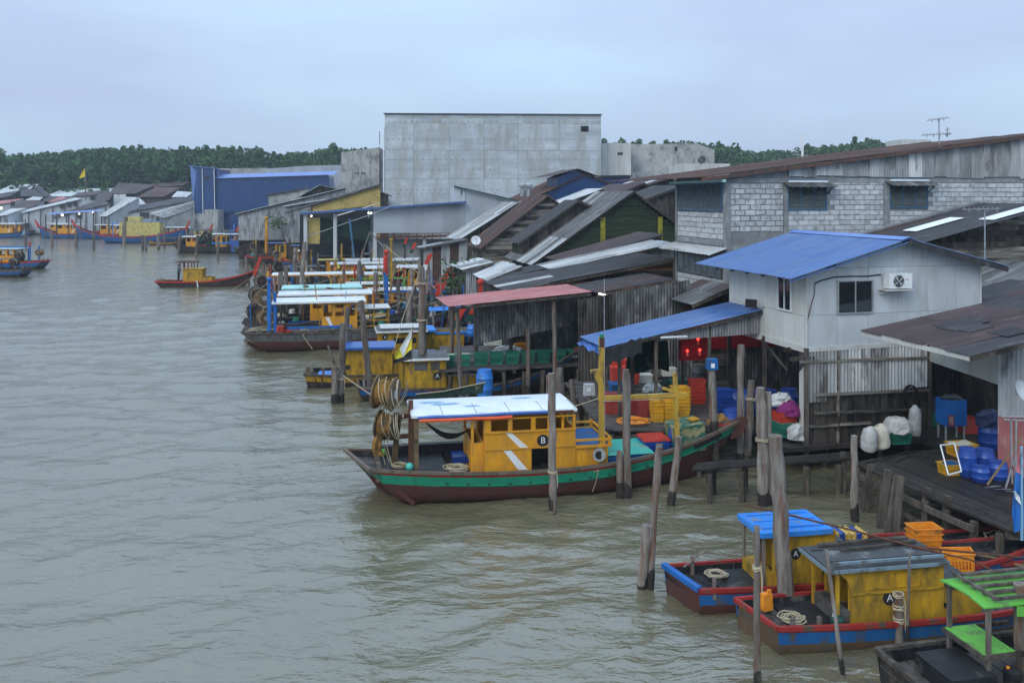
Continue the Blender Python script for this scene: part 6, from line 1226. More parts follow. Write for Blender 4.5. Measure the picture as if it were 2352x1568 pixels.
gboat('low dark blue boat alongside in front of the drummed one at the left edge', (38, 637), math.pi-.05, 11, 2.6, [(.3, greyb), (.3, bluh)], tarred, wood, [], [(2.5, 6, 2.2, 2.0, greyr, None)], .95, .85, 1.6, .7, None, [((1.6, .2, 1.7), (.3, 1, 0), .5, .6, netg)])
def exf(s):
    for i, (x, z, m) in enumerate(((1.5, 1.9, netg), (4.2, 2.3, netg), (5.6, 1.7, netg), (8, 2.1, netg))): s.part('net_bundle', m, lambda b: b.lathe((x, -.3, z-.9), [(.3, 0), (.7, .3), (.8, .8), (.5, 1.3), (.1, 1.5)], 10))
    s.part('hanging_blue_sheet', tarpb, lambda b: b.bx(9.3, 11.6, -1.55, -1.5, .2, 2.2)); s.part('blue_beam', cbluel, lambda b: b.beam((6, -1, 1.6), (13, -1, 1.8), .2, .25))
gboat('black hulled net boat with pale blue stern and hanging blue sheet in mid river row', (412, 582), .06, 15, 3.2, [(.5, tarred)], tarred, wood, [(1.8, 3.6, 2, 1., 2.6, yel, 2), (6.6, 8.4, 2, 1., 2.8, yel, 2)], [(1.0, 3.8, 2.4, 2.7, whiter, whitep), (8, 13, 2.4, 3.1, ltblue, whitep)], 1.3, 1., 2.2, .9, (1.2, redb, .2, .5), [((5, -.5, 2.6), (1, -.4, 0), .8, .9, netg)], [(9, -.8, 1, 4, blue), (12.4, -.8, 1, 4.6, blue)], 0, None, None, exf)
gboat('boat with boxy yellow cabin and white stripe at the head of the inner row', (580, 592), .1, 12.5, 2.8, [(.4, tarred)], tarred, wood, [(3, 6.2, 2.2, .9, 2.8, yel, 1), (6.8, 8.2, 1.9, .6, 1.9, yel, 0)], [(.6, 6.8, 2.6, 3., whiter, whitep), (1.4, 7, 1.6, 3.5, ltblue, whitep)], 1.1, .9, 2.2, .8, (1., redb, .16, .5), [((.8, -.3, 2.4), (.3, -1, 0), .6, .8, netg)], [], 1)
def exc(s):
    s.part('wheelhouse', yelp, lambda b: b.bx(5.2, 8, -.8, .8, 4.3, 5.3)); s.part('upper_awning', cbluel, lambda b: (b.bx(2.2, 7.8, -1.2, 1.2, 3.9, 4.02), b.bx(8.4, 12.2, -1.1, 1.1, 4.3, 4.4))); s.part('door', black, lambda b: (b.bx(4.6, 5.3, -1.33, -1.3, 1.3, 3.5), b.bx(5.1, 5.5, -.83, -.8, 4.4, 5.2)))
gboat('large blue boat with tall pale yellow deckhouse at the far bank', (240, 558), .05, 17, 3.6, [(.25, redb), (.9, bluh)], bluh, redb, [(4, 12, 2.6, 1.3, 4.2, yelp, 0)], [], 1.7, 1.3, 3., 1.2, (1.6, redb, .25, .7), [], [(2.6, -1, 1, 4, cbluel)], 0, None, None, exc)
for lb, nr, L, zb in (('leftmost blue boat at the far bank, bow hidden by the frame', (40, 546), 11, 2.4), ('blue boat with red prow raised beside the blue awning', (188, 547), 11.5, 3.), ('blue boat with red prow left of the big yellow deckhouse boat', (290, 549), 13, 3.2)):
    gboat(lb, nr, math.pi-.02, L, 2.8, [(.2, redb if zb > 2.5 else tarred), (.7, bluh)], bluh, redb if zb > 2.5 else wood, [(2, 6.6, 2.2, 1., 3., yel, 3)], [(1, 8, 2.6, 3.1, whiter, whitep)], 1.3, 1., zb, .7, (1.3, redb, .25, .7), [], [(1.2, 1, 1, 4, blue)], 1)
gboat('low rusty punt with yellow side between the posts by the yellow deckhouse', (345, 563), .05, 7, 2., [(.3, yelo)], maroon, rust, [], [], .7, .5, 1., .5)
gboat('boat with tall blue arch frame moored at the foot of the blue hall', (520, 574), .1, 12, 2.8, [(.4, bluh)], tarred, wood, [(5, 8, 2, 1., 2.8, yel, 2)], [(3, 9, 2.5, 3., ltblue, whitep)], 1.1, .9, 2.2, .8, (1.2, redb, .2, .6), [((1, -.5, 2), (.3, -1, 0), .7, .9, netg)], [(2, -.9, .9, 4.6, cbluel), (10, -.9, .9, 4.2, cbluel)])

# more of the fleet: rows of moored boats between the posts, and along the far bank
def hb(name, c): return [(.16, c[0]), (.4, c[1])]
FL = [
 ('small boat with flat yellow roof wedged between the turquoise and cream roofs', (712, 660), ra, 10, 2.4, (wood, greend), (2.5, 6, yel, 3), (1.5, 7.5, 2.7, yelp), 0),
 ('boat with weathered grey roof and green hull left of the yellow mast', (700, 645), ra, 10.5, 2.4, (redb, greenh), (3, 6, yel, 2), (1.8, 8, 2.6, greyr), 1),
 ('dark stern net boat at the head of the pole forest', (628, 632), ra, 11, 2.6, (wood, tarred), (4.5, 7.5, yel, 2), (3.5, 8.5, 2.8, whiter), 2),
 ('boat with patched blue roof behind the dark stern net boat', (640, 615), ra, 11, 2.6, (redb, bluh), (3, 7, yelo, 3), (2, 8, 2.8, bluel), 2),
 ('boat with cream roof and green side near the boxy yellow cabin', (735, 612), ra, 10.5, 2.5, (wood, greend), (3, 6.5, yel, 3), (1.5, 8, 2.8, whitel), 0),
 ('boat with white roof and blue side in front of the fish hall opening', (745, 600), ra, 10.5, 2.5, (redb, bluh), (3, 7, yel, 3), (1.5, 9, 2.9, whiter), 0),
 ('boat with bright yellow side just before the fish hall lower wall', (900, 606), ra, 10, 2.5, (redb, yelo), (3, 6, yelp, 3), (1.5, 8, 2.7, aqua), 0),
 ('open boat heaped with blue nets right of the fish hall post', (940, 622), ra, 9.5, 2.4, (redb, bluh), None, None, 3),
 ('open green boat with orange gear right of the white roofed rows', (960, 655), ra, 9.5, 2.4, (redb, greenh), None, None, 3),
 ('boat with small yellow cabin and red bow by the lime frame', (925, 672), ra, 9.5, 2.4, (redb, bluh), (2, 4.5, yel, 2), (1.5, 5.5, 2.3, whiter), 3),
 ('boat with orange cabin wedged behind the yellow railing', (845, 742), ra, 9, 2.4, (wood, greend), (1.2, 3.6, yel, 2), (.8, 4.4, 2.3, whitel), 0),
 ('open boat with white sacks behind the yellow railing', (880, 765), ra, 9, 2.4, (wood, bluh), None, None, 3),
 ('small boat with grey deck and blue rim before the red shed tip', (960, 790), ra, 7.6, 2.2, (cbluel, yelo), (1.2, 3.2, yelo, 0), (1, 3.6, 2.0, azure), 0),
 ('boat with low white roof nearest behind the number 3 boat', (650, 702), ra, 10, 2.4, (wood, tarred), (5.2, 7.6, yel, 2), (4, 9, 2.5, whiter), 2),
 ('boat with small yellow wheelhouse at the foot of the lime frame', (760, 728), ra, 9, 2.4, (wood, bluh), (2.4, 4.4, yel, 2), (1.8, 5.2, 2.4, whitel), 0),
 ('open boat with blue drums right of the number 3 boat', (800, 735), ra, 8, 2.3, (redb, greenh), None, None, 3),
 ('boat with yellow box cabin under the leaning pale poles', (770, 622), ra, 9.5, 2.4, (redb, tarred), (5, 8, yelo, 2), (4, 9, 2.5, whiter), 3),
 ('boat with light roof and red bow in front of the hall balcony', (880, 640), ra, 9.5, 2.4, (redb, bluh), (3, 6, yelo, 2), (2, 7.5, 2.6, whiter), 3),
 ('open red rimmed boat before the porch hut', (955, 690), ra, 7.5, 2.3, (redb, bluh), None, None, 3),
 ('open boat with blue wave shaped rim right of the tallest pole', (965, 765), ra, 7.2, 2.2, (cbluel, bluh), None, None, 3),
 ('boat with yellow deckhouse and pale blue roof left in the inner row', (575, 606), .12, 11, 2.6, (redb, tarred), (4, 7, yel, 2), (3, 9, 2.8, bluel), 2),
 ('yellow and blue boat in the cluster beneath the blue hall', (468, 577), .08, 12, 2.7, (redb, bluh), (3, 6, yel, 2), (2, 8, 2.9, whiter), 2),
 ('boat with dark nets right of the hanging blue sheet', (545, 583), .1, 11, 2.6, (wood, tarred), (4, 7, yel, 2), (3, 8, 2.9, ltblue), 2),
 ('white roofed boat against the pale sheds left of the blue hall', (352, 556), .05, 12, 2.7, (redb, bluh), (3, 6, yel, 2), (2, 8, 3., whiter), 3),
 ('boat with red rim between the yellow deckhouse and the blue tower', (418, 561), .05, 11, 2.7, (redb, tarred), (3, 6, yelp, 2), (2, 7, 2.8, greyr), 3)]
for lb, nr, an, L, B, hc, cb, rf, kind in FL:
    gboat(lb, nr, an, L, B, hb(0, hc), tarred, hc[0], [(cb[0], cb[1], B*.72, .9, rf[2]-.15, cb[2], cb[3])] if cb else [], [(rf[0], rf[1], B*.9, rf[2], rf[3], whitep if rf[3] is whiter else None)] if rf else [], 1.05, .85, 2.3 if kind != 3 else 2.8, .7, (1., redb, .18, .5) if nr[0] > 780 or kind == 3 else None,
          [((1., -.3, 2.4), (.2, -1, 0), .5, .7, netg)] if kind == 2 else (), [(1.4, -.9, .8, 3.4, rnd(0, 1) < .5 and blue or yelo)] if kind in (1, 2) else (), 0)
for i, (u, v, lb) in enumerate(((62, 541, 'behind the leftmost blue prow'), (112, 541, 'left under the awning'), (168, 542, 'below the middle awning lamp'), (222, 543, 'below the rightmost awning lamp'), (20, 541, 'at the far left edge'), (255, 549, 'half hidden by the big yellow deckhouse'))):
    gboat('far moored boat with white roof '+lb, (u, v), .04 if i % 2 else math.pi-.04, 10, 2.6, [(.25, redb if i % 2 else wood), (.7, bluh)], bluh, redb, [(2.5, 6.5, 2., 1., 2.9, yel, 3)], [(1.5, 7.5, 2.5, 3., whiter, whitep)], 1.2, 1., 2.4, .7, (1.2, redb, .25, .6) if i % 2 == 0 else None, [], [(1.2, 1, 1, 4, wood)], 0)
# ================================================================ mooring poles
def pole(u0, v0, u1, v1, w, label, Y=None, m=None, zb=-1.0, n=7, name='mooring_pole', dark=True, group='mooring poles', rope=False, wb=None):
    """top and waterline picture points; w: width in picture pixels at the top"""
    Y = Y or F*H/(v1-V0); b0, t0 = at(u1, v1, Y), at(u0, v0, Y); r = w*Y/F/2; rb = (wb or w*1.1)*Y/F/2; L = (t0-b0).length
    t = thing(name, label, 'pole', b0, 0, group); b = MB(); k = max(4, int(L/.3)); P = []; R = []
    for i in range(k+1):
        q = i/k; p = b0.lerp(t0, q)+V((rnd(-1, 1), rnd(-1, 1), 0))*r*.13*(0 < i < k); P.append(p); R.append((rb+(r-rb)*q)*rnd(.9, 1.1))
    d = (t0-b0).normalized(); P = [b0-d*1.0]+P; R = [rb]+R; R[-1] *= .9
    b.tube(P, R, max(7, min(12, int(w)))); b.build('shaft', m or pole_m, t, False)
    if dark and L > 1.2:
        b = MB(); hq = rnd(.3, .55); b.tube([P[0], b0, b0+d*hq*.5, b0+d*hq], [rb*1.03, rb*1.04, rb*1.0+.012, (rb+(r-rb)*hq/L)*1.02], max(7, min(12, int(w)))); b.build('wet_foot', tarred, t)
    if rope:
        for z in (rope if hasattr(rope, '__len__') else (L*.6,)):
            b = MB(); c = b0+d*z
            for j in range(3): b.tube([c+V((math.cos(a)*rb*1.12, math.sin(a)*rb*1.12, .03*j+rnd(-.02, .02))) for a in [x*.6 for x in range(11)]], .014, 5)
            b.tube([c+V((rb, -rb*.5, 0)), c+V((rb*1.2, -rb*1., -.18)), c+V((rb*1.1, -rb, -.4))], .012, 5); b.build('rope_tie', rope_m, t)
    return t
for a in [
 (1267, 857, 1270, 1172, 17, 'tall grey pole standing in front of the green boat cabin', dict(rope=(1.1,))),
 (1438, 848, 1441, 1140, 17, 'thick topped pole in front of the turquoise lidded box', {}),
 (1423, 1035, 1424, 1140, 15, 'short pole stub tied beside the thick topped pole', {}),
 (1514, 1025, 1490, 1335, 17, 'crooked slender pole rising above the split stump', dict(wb=18)),
 (1488, 1205, 1474, 1345, 28, 'broad split stump left of the small blue roofed boat', dict(wb=20)),
 (1500, 1210, 1494, 1345, 15, 'reddish short stump pressed against the broad split one', {}),
 (1560, 1003, 1541, 1156, 17, 'leaning reddish pole at the bow of the green boat', {}),
 (1515, 1020, 1510, 1110, 17, 'short pole with white rope beside the blue box', dict(rope=(.8,))),
 (1747, 890, 1754, 1158, 24, 'wide forked pole in front of the white house opening', dict(rope=(1.9,), wb=26)),
 (1764, 900, 1768, 1155, 15, 'thin dark pole tied behind the wide forked pole', {}),
 (1780, 1000, 1808, 1412, 34, 'thickest pale pole, right through the small boats', dict(wb=38)),
 (1738, 1208, 1740, 1580, 15, 'long dark pole at the stern of the black roofed small boat', dict(rope=(2.2,))),
 (1898, 1262, 1936, 1548, 9, 'thin leaning stick in front of the black roofed small boat', {}),
 (1962, 1000, 1963, 1190, 16, 'brown pole in front of the white sacks', {}),
 (2063, 1363, 2066, 1482, 19, 'roped stump against the side of the nearest A boat', dict(rope=(.5, .75, 1.0))),
 (2090, 1270, 2083, 1490, 6, 'thin rusty stake beside the roped stump', {}),
 (2343, 1340, 2351, 1600, 30, 'dark cut off pole at the bottom right corner', {}),
 (1702, 792, 1700, 1065, 16, 'knotted pole at the left front of the house landing', {}),
 (1726, 873, 1716, 1065, 18, 'straight grey pole right of the knotted one', dict(rope=(2.2,))),
 (1353, 905, 1362, 1000, 12, 'pole holding a pale grey upturned can', {}),
 (1286, 845, 1290, 965, 17, 'mossy square pole behind the white roof of the green boat', {}),
 (1312, 872, 1330, 985, 13, 'leaning grey pole behind the white roof corner', {}),
 (1259, 860, 1257, 955, 10, 'dark thin pole with white wrapped collar', {}),
 (1113, 850, 1112, 938, 12, 'pole carrying the bright blue barrel', {}),
 (1213, 755, 1213, 910, 11, 'bare pole in front of the green crates', {}),
 (768, 842, 768, 925, 13, 'left stump of the pole pair by the small yellow boat', dict(wb=15)),
 (787, 742, 783, 922, 14, 'taller leaning pole of the pair by the small yellow boat', dict(rope=(1.,))),
 (798, 705, 792, 872, 11, 'dark pole rising behind the small yellow boat stern', {}),
 (804, 750, 803, 868, 9, 'thin pale pole with nailed crosspieces', {}),
 (829, 690, 851, 908, 13, 'long leaning dark pole across the blue cabin roof', {}),
 (968, 612, 972, 905, 14, 'tallest reddish pole beside the black, yellow and white flag', dict(rope=(3.4, 5.1), wb=22)),
 (981, 640, 960, 900, 8, 'grey pole leaning against the tallest reddish one', {}),
 (941, 668, 940, 800, 14, 'thick blunt pole left of the tallest reddish pole', {}),
 (892, 565, 893, 690, 10, 'dark pole behind the long white roof', {}),
 (965, 595, 968, 700, 12, 'weathered pole right of the dark one by the green bow', {}),
 (748, 695, 748, 785, 12, 'short post before the yellow cabin of the dark planked boat', {}),
 (703, 655, 697, 700, 14, 'split stump sticking above the white roofs', dict(Y=60.)),
 (757, 660, 756, 700, 17, 'pair like stump above the white roofs', dict(Y=60.)),
 (697, 590, 690, 700, 10, 'upright grey pole between turquoise and yellow edged roofs', dict(Y=62.)),
 (645, 625, 646, 680, 13, 'dark square pole behind the turquoise roof', dict(Y=62.)),
 (678, 568, 676, 700, 9, 'slim pole right of the boxy yellow cabin', dict(Y=75.)),
 (700, 555, 690, 700, 10, 'leaning pale pole with a white float beside it', dict(Y=76.)),
 (770, 600, 768, 660, 10, 'pole by the cream roofed boat', dict(Y=82.)),
 (825, 600, 824, 700, 10, 'plain post at the bow of the number 3 boat', dict(Y=70.)),
 (327, 540, 328, 573, 5, 'left of the twin piles in front of the yellow deckhouse boat', {}),
 (333, 542, 336, 574, 5, 'right of the twin piles in front of the yellow deckhouse boat', {}),
 (363, 535, 364, 571, 6, 'single pile right of the twin piles', {}),
 (286, 498, 286, 560, 8, 'broad pile against the pale yellow deckhouse', {}),
 (250, 500, 250, 548, 4, 'thin pile left of the pale yellow deckhouse', dict(Y=182.)),
 (377, 520, 378, 568, 4, 'thin pile next to the single pile at the blue hall', {}),
 ]:
    pole(*a[:6], **a[6])
rs_ = random.Random(11)
for i, (u, v, h_, lb) in enumerate([(560, 575, 60, 'left of the boxy yellow cabin'), (615, 560, 80, 'before the blue hall end'), (640, 575, 60, 'right of the boxy yellow cabin roof'), (730, 560, 70, 'below the dark curtain'), (775, 570, 90, 'under the blue eave tip'), (808, 590, 60, 'by the cream roof'), (850, 585, 70, 'at the fish hall left post'), (905, 590, 60, 'before the hall lower wall'), (930, 600, 80, 'at the hall balcony'), (955, 610, 70, 'left of the porch hut'), (1000, 640, 80, 'at the green bow'), (1020, 665, 90, 'in front of the corrugated hut'), (1045, 690, 80, 'beside the white patched roof hut'), (1085, 720, 70, 'left of the red shed corner'), (1150, 800, 50, 'under the red shed'), (1075, 690, 70, 'behind the red shed tip'), (410, 560, 50, 'before the pale yellow deckhouse bow'), (450, 565, 55, 'at the foot of the blue tower'), (500, 570, 60, 'right of the blue tower'), (175, 545, 40, 'before the blue awning'), (120, 545, 35, 'left under the blue awning'), (60, 545, 45, 'near the leftmost far boats'), (215, 548, 40, 'between far blue boats')]):
    Y = F*H/(v+22-V0); h_ = h_*(.45 if u < 540 else 1); pole(u+rs_.uniform(-4, 4), v-h_, u, v+22, 4.5+Y*.01, 'slim bare pole '+lb, Y=Y, dark=False)
for u, v0, v1, Y, m, m2, lb in ((618, 648, 760, 50, blue, blue, 'bright blue mast post at the stern of the dark planked boat'), (887, 585, 720, 62, blue, redb, 'thick blue mast with long red top in the moored rows'), (612, 505, 580, 125, yel, yel, 'plain yellow post near the boxy yellow cabin'), (756, 494, 580, 105, blue, redb, 'blue mast with red top under the blue eave'), (899, 555, 690, 70, yelo, yelo, 'slim yellow mast behind the long white roof'), (1104, 655, 745, 50, blue, redb, 'short blue post with red top by the red shed')):
    t = thing('mast_post', lb, 'mast', at(u, v1, Y)); b = MB(); w = (.26 if m2 is redb else .2)*max(1, Y/70); b.beam(at(u, v1, Y), at(u, v0+ (v1-v0)*.35, Y), w, w); b.build('shaft', m, t); b = MB(); b.beam(at(u, v0+(v1-v0)*.35, Y), at(u, v0, Y), w*.85, w*.85); b.lathe(at(u, v0, Y), [(w*.3, 0), (w*.8, w*.4), (w*.8, w), (w*.3, w*1.4)], 8); b.build('mast_top', m2, t)
# ================================================================ cargo
def crate(c, sz, ang, m, label, group=None, n=0, nm='crate', slots=True, tilt=None, cat='crate', fill=None):
    """open tapered plastic crate: floor, slotted walls, rim"""
    w, d, h = sz; R = Matrix.Rotation(ang, 4, 'Z')
    if tilt: R = R @ tilt
    M = Matrix.Translation(V(c)) @ R; t = thing(nm, label, cat, c, ang, group); b = MB(M); k = .86; th = .018
    b.prism([(-w/2*k, -d/2*k, 0), (w/2*k, -d/2*k, 0), (w/2*k, d/2*k, 0), (-w/2*k, d/2*k, 0)], (0, 0, .02))
    for sx, sy, L in ((0, -1, w), (0, 1, w), (-1, 0, d), (1, 0, d)):
        off = (d if sy else w)/2; ax = V((1, 0, 0)) if sy else V((0, 1, 0)); nr = V((sx, sy, 0))
        ns = max(4, int(L/.07)) if slots else 1
        def q(a, z, o=0): f_ = k+(1-k)*z/h; return ax*(a*L/2*f_)+nr*(off*f_+o)+V((0, 0, z))
        def bar(a0, a1, z0, z1): b.prism([q(a0, z0), q(a1, z0), q(a1, z1), q(a0, z1)], nr*-th)
        if slots:
            bar(-1, 1, .02, h*.2); bar(-1, 1, h*.62, h*.97)
            for i in range(ns): a = -1+2*i/ns; bar(a, a+1.1/ns, h*.2, h*.62)
        else: bar(-1, 1, .02, h*.97)
    b.build('crate_body', m, t); b = MB(M)
    for s_ in (-1, 1): b.bx(-w/2-.025, w/2+.025, s_*(d/2+.0)-.02, s_*(d/2)+.02, h*.94, h); b.bx(s_*w/2-.02, s_*w/2+.02, -d/2, d/2, h*.94, h)
    b.build('rim', m, t)
    if fill: b = MB(M); b.grid([[(-w*.46+w*.92*i/5, -d*.46+d*.92*j/4, h*.85+rnd(0, .07)) for i in range(6)] for j in range(5)], (0, 0, -.03)); b.build('contents', fill, t)
    return t
def box(c, sz, ang, m, lid, label, nm='fish_box', cat='box', band=True):
    t = thing(nm, label, cat, c, ang); w, d, h = sz; M = Matrix.Translation(V(c)) @ Matrix.Rotation(ang, 4, 'Z')
    b = MB(M); b.box((0, 0, h*.46), (w*.94, d*.94, h*.92), tap=1.06); b.build('box_body', m, t)
    if band:
        b = MB(M); b.bx(-w*.5, w*.5, -d*.51, d*.51, h*.72, h*.78)
        for x in (-.3, .3): b.bx(w*x-.02, w*x+.02, -d*.515, d*.515, .03, h*.75)
        b.build('rib', m, t)
    b = MB(M); b.box((0, 0, h*.97), (w*1.06, d*1.06, h*.1), tap=.95); b.build('lid', lid, t)
    return t
def barrel(c, r, h, m, label, group=None, lid=True, nm='barrel', tilt=None):
    t = thing(nm, label, 'barrel', c, 0, group); M = Matrix.Translation(V(c))
    if tilt: M = M @ tilt
    b = MB(M); b.lathe((0, 0, 0), [(r*.86, 0), (r*.9, .03*h), (r*.98, .25*h), (r*1.03, .28*h), (r*1.0, .32*h), (r*1.0, .66*h), (r*1.04, .7*h), (r*.98, .74*h), (r*.88, .96*h), (r*.8, h*.97)], 18); b.build('drum_body', m, t, True)
    b = MB(M)
    if lid: b.lathe((0, 0, h*.965), [(r*.86, 0), (r*.88, .02*h), (r*.84, .035*h), (r*.8, .02*h)], 18); b.lathe((r*.4, 0, h*.985), [(.03, 0), (.03, .02)], 8)
    b.build('drum_lid', m, t, True) if b.v else None
    return t
ea = mainb.r.rotation_euler[2]
def mbp(u, v, ins=.3): x, z = mainb.nx(u, v, ins); return x, z
M_ = mainb.M
x, z = mbp(1327, 1018, .9); barrel(M_ @ V((x, -.2, .98)), .24, .42, cblue, 'blue tub on the engine box lid of the green boat', nm='tub')
x, z = mbp(1445, 1065, .5); box(M_ @ V((x, -.15, .5)), (1.5, 1.5, .62), ea, bluh, cteal, 'big blue fish box with turquoise lid forward on the green boat')
x, z = mbp(1527, 1045, .4); box(M_ @ V((x, .1, .6)), (.85, .8, .7), ea, cblue, redb, 'blue fish box with red orange lid beside the turquoise lidded one')
x, z = mbp(1572, 1020, .4); barrel(M_ @ V((x, -.1, .75)), .2, .85, cblue, 'slim blue barrel between the red lidded box and the netted crate')
x, z = mbp(1607, 1030, .2)
t = thing('netted_crate', 'tall green and straw coloured netted crate near the bow of the green boat', 'crate', M_ @ V((x, 0, .8)), ea); chk = mat('green_straw_net', (.03, .14, .1), (.02, .1, .08), sc=3, rough=.8, c3=(.3, .26, .12), dirt=.45, dsc=3.2, bump=.4)
b = MB(M_); b.prism([(x-.55, -.55, .8), (x+.5, -.5, .95), (x+.45, .5, .95), (x-.5, .5, .8)], (-.05, 0, .85)); b.build('net_wrap', chk, t); b = MB(M_); b.prism([(x-.62, -.57, 1.64), (x+.46, -.52, 1.79), (x+.42, .52, 1.79), (x-.56, .52, 1.64)], (0, 0, .03)); b.build('top_net', chk, t)
b = MB(M_); b.prism([(x+.1, -.3, 1.83), (x+.4, -.2, 1.85), (x+.3, .1, 1.86), (x+.05, 0, 1.83)], (0, 0, .04)); tag(b.build('yellow_rag', cyel), 'yellow rag lying on the netted crate', 'rag')
# landing deck cargo
def dk(u, v, z=1.35): return gd(u, v, z)
def onD(u0, u1, v, z=1.35):
    p, q = gd(u0, v, z), gd(u1, v, z); return (p+q)/2, (q-p).length
def dbox(u0, u1, vt, vb, dep, m, lid, label, z=1.35, **k):
    c, w = onD(u0, u1, vb, z); Y = c.y; h = (vb-vt)*Y/F; return box(c+V((0, dep/2, 0)), (w, dep, h), .1, m, lid, label, **k)
dbox(1390, 1432, 908, 952, .6, credd, credd, 'dull red fish box at the left front of the landing deck'); dbox(1434, 1463, 915, 950, .55, credd, credd, 'darker red box behind the thick topped pole'); dbox(1464, 1490, 915, 958, .55, credd, credd, 'dull red box left of the yellow crates')
dbox(1403, 1452, 883, 905, .7, bluh, bluh, 'low blue box under the bright red boxes', band=False); c, w = onD(1405, 1438, 880, 1.65); box(c+V((0, .3, 0)), (w, .5, .62), .1, cred, cred, 'upright bright red box on the low blue box')
c, w = onD(1408, 1458, 850, 2.1); box(c+V((0, .3, -.0)), (w, .45, .42), .1, cred, cred, 'bright red box lying on top of the upright one'); c, w = onD(1440, 1470, 885, 1.5); crate(c+V((0, .4, 0)), (w, .45, .5), .1, cred, 'red open bin right of the bright red boxes', slots=False)
for k in range(4):
    c, w = onD(1487, 1538, 972, 1.35); crate(c+V((0, .35, k*.11)), (w*.52, .5, .38), .1, cyel, ('bottom', 'second', 'third', 'top')[k]+' yellow crate of the left nested pair of stacks by the deck post', 'nested yellow crates', slots=(k == 0)); crate(c+V((w*.5, .35, k*.11)), (w*.5, .5, .38), .1, cyel, ('bottom', 'second', 'third', 'top')[k]+' yellow crate of the stack beside the deck post', 'nested yellow crates', slots=(k == 0))
    if k == 0: pass
for k in range(7):
    c, w = onD(1543, 1580, 965, 1.35); crate(c+V((.1, .5, k*.12)), (w*1.05, .55, .34), .1, cyel, ('lowest', 'second', 'third', 'fourth', 'fifth', 'sixth', 'topmost')[k]+' yellow crate of the tall right hand stack', 'nested yellow crates', slots=False)
ropepile(gd(1455, 970, 1.38)+V((0, 0, .02)), .55, 'bright orange rope heap on the edge of the landing deck', corg, 10)
b = MB(); c = gd(1435, 985, 1.2); b.tube([c+V((.22*math.cos(a), 0, .22*math.sin(a))) for a in [k*.4 for k in range(17)]], .02, 5); tag(b.build('orange_loop', corg), 'orange rope loop hanging from the landing deck edge', 'rope')
c, _ = onD(1590, 1622, 890, 1.35); barrel(c, .3, .95, mat('grey_drum', (.12, .12, .12), (.06, .055, .05), rough=.5, c3=(.15, .1, .07), dirt=.3), 'dented grey steel drum with a funnel under the red lamps')
for i, (u, v, z, r, lb) in enumerate(((1690, 925, 1., .34, 'blue barrel left behind the knotted pole'), (1715, 925, 1., .34, 'blue barrel next to it behind the straight grey pole'), (1738, 860, 1.6, .32, 'blue barrel in the dark back of the house landing, left'), (1762, 862, 1.6, .34, 'blue barrel in the dark back of the house landing, middle'), (1800, 868, 1.6, .34, 'blue barrel in the dark back of the house landing, right'), (1680, 975, 1., .3, 'low blue tub left of the knotted pole'), (1826, 880, 1.6, .34, 'dark blue barrel against the side board of the house'))):
    p = gd(u, v+25, z-.1) if z < 1.5 else fF.p(0, 0, 0)+V((-1.9+.6*i*.7, 3.2+i*.1, 1.0)); barrel(p, r, .9, cblue, lb)
c = gd(1755, 985, 1.); barrel(c+V((0, 2, 0)), .28, .6, cwhite, 'pale plastic tub in front of the dark barrels', nm='tub')
# laundry-like heap on crates at the landing corner
c = gd(1802, 1000, 1.); crate(c, (.7, .6, .5), .3, cgreen, 'green crate under the purple cloth heap', slots=True); crate(c+V((0, .0, .45)), (.68, .58, .4), .3, cred, 'red crate in the middle of the cloth covered stack', slots=True)
def heap(c, sx, sy, sz, m, label, cat, seed=1, par=None, nm='heap'):
    r = random.Random(seed); b = MB(); n, q = 12, 7; rows = []
    for j in range(q):
        t = j/(q-1); rr = math.cos(t*math.pi/2)**.6; rows.append([V(c)+V((sx*rr*math.cos(2*math.pi*i/n)*r.uniform(.8, 1.2), sy*rr*math.sin(2*math.pi*i/n)*r.uniform(.8, 1.2), sz*math.sin(t*math.pi/2)*r.uniform(.85, 1.1))) for i in range(n)])
        rows[-1].append(rows[-1][0])
    b.grid(rows); o = b.build(nm, m, par, False)
    if not par: tag(o, label, cat)
    return o
heap(c+V((.1, -.1, .75)), .4, .35, .45, purple, 'crumpled purple cloth spilling over stacked crates', 'cloth', 3, nm='cloth_heap'); heap(c+V((-.1, .2, 1.0)), .45, .35, .4, sackw, 'white cloth bundle on top of the purple cloth', 'cloth', 4, nm='cloth_heap'); heap(c+V((.25, -.4, 0)), .3, .25, .5, sackw, 'white plastic bags slumped below the purple cloth', 'bag', 5, nm='bag_heap')
heap(gd(1776, 975, 1.05), .3, .2, .16, sackw, 'flat white bag lying on the landing edge', 'bag', 6, nm='bag_heap')
# blue barrel, cans on poles
Y = F*H/(938-V0); p = at(1113, 908, Y); barrel(p, .36, 1.12, cbluel, 'bright blue barrel upturned on a pole behind the white roof')
Y = F*H/(1000-V0); p = at(1353, 906, Y); t = thing('upturned_can', 'pale grey upturned can on a pole', 'can', p); b = MB(); b.box(p+V((0, 0, .2)), (.42, .3, .42), .1, tap=.9); b.build('can_body', whitew, t); b = MB(); b.box(p+V((-.02, -.16, .22)), (.16, .01, .16)); b.build('label_patch', whitep, t)
p = at(1635, 846, 28.5); pole(1635, 846, 1641, 1000, 17, 'pole with reddish patches holding a teal can', Y=28.5); t = thing('upturned_can', 'teal blue upturned can on the reddish pole', 'can', p); b = MB(); b.box(p+V((0, 0, .15)), (.34, .3, .34), .1, tap=.95); b.build('can_body', MC['blue_hull_paint'], t); b = MB(); b.box(p+V((0, -.155, .12)), (.12, .01, .14)); b.build('label_patch', whitep, t)
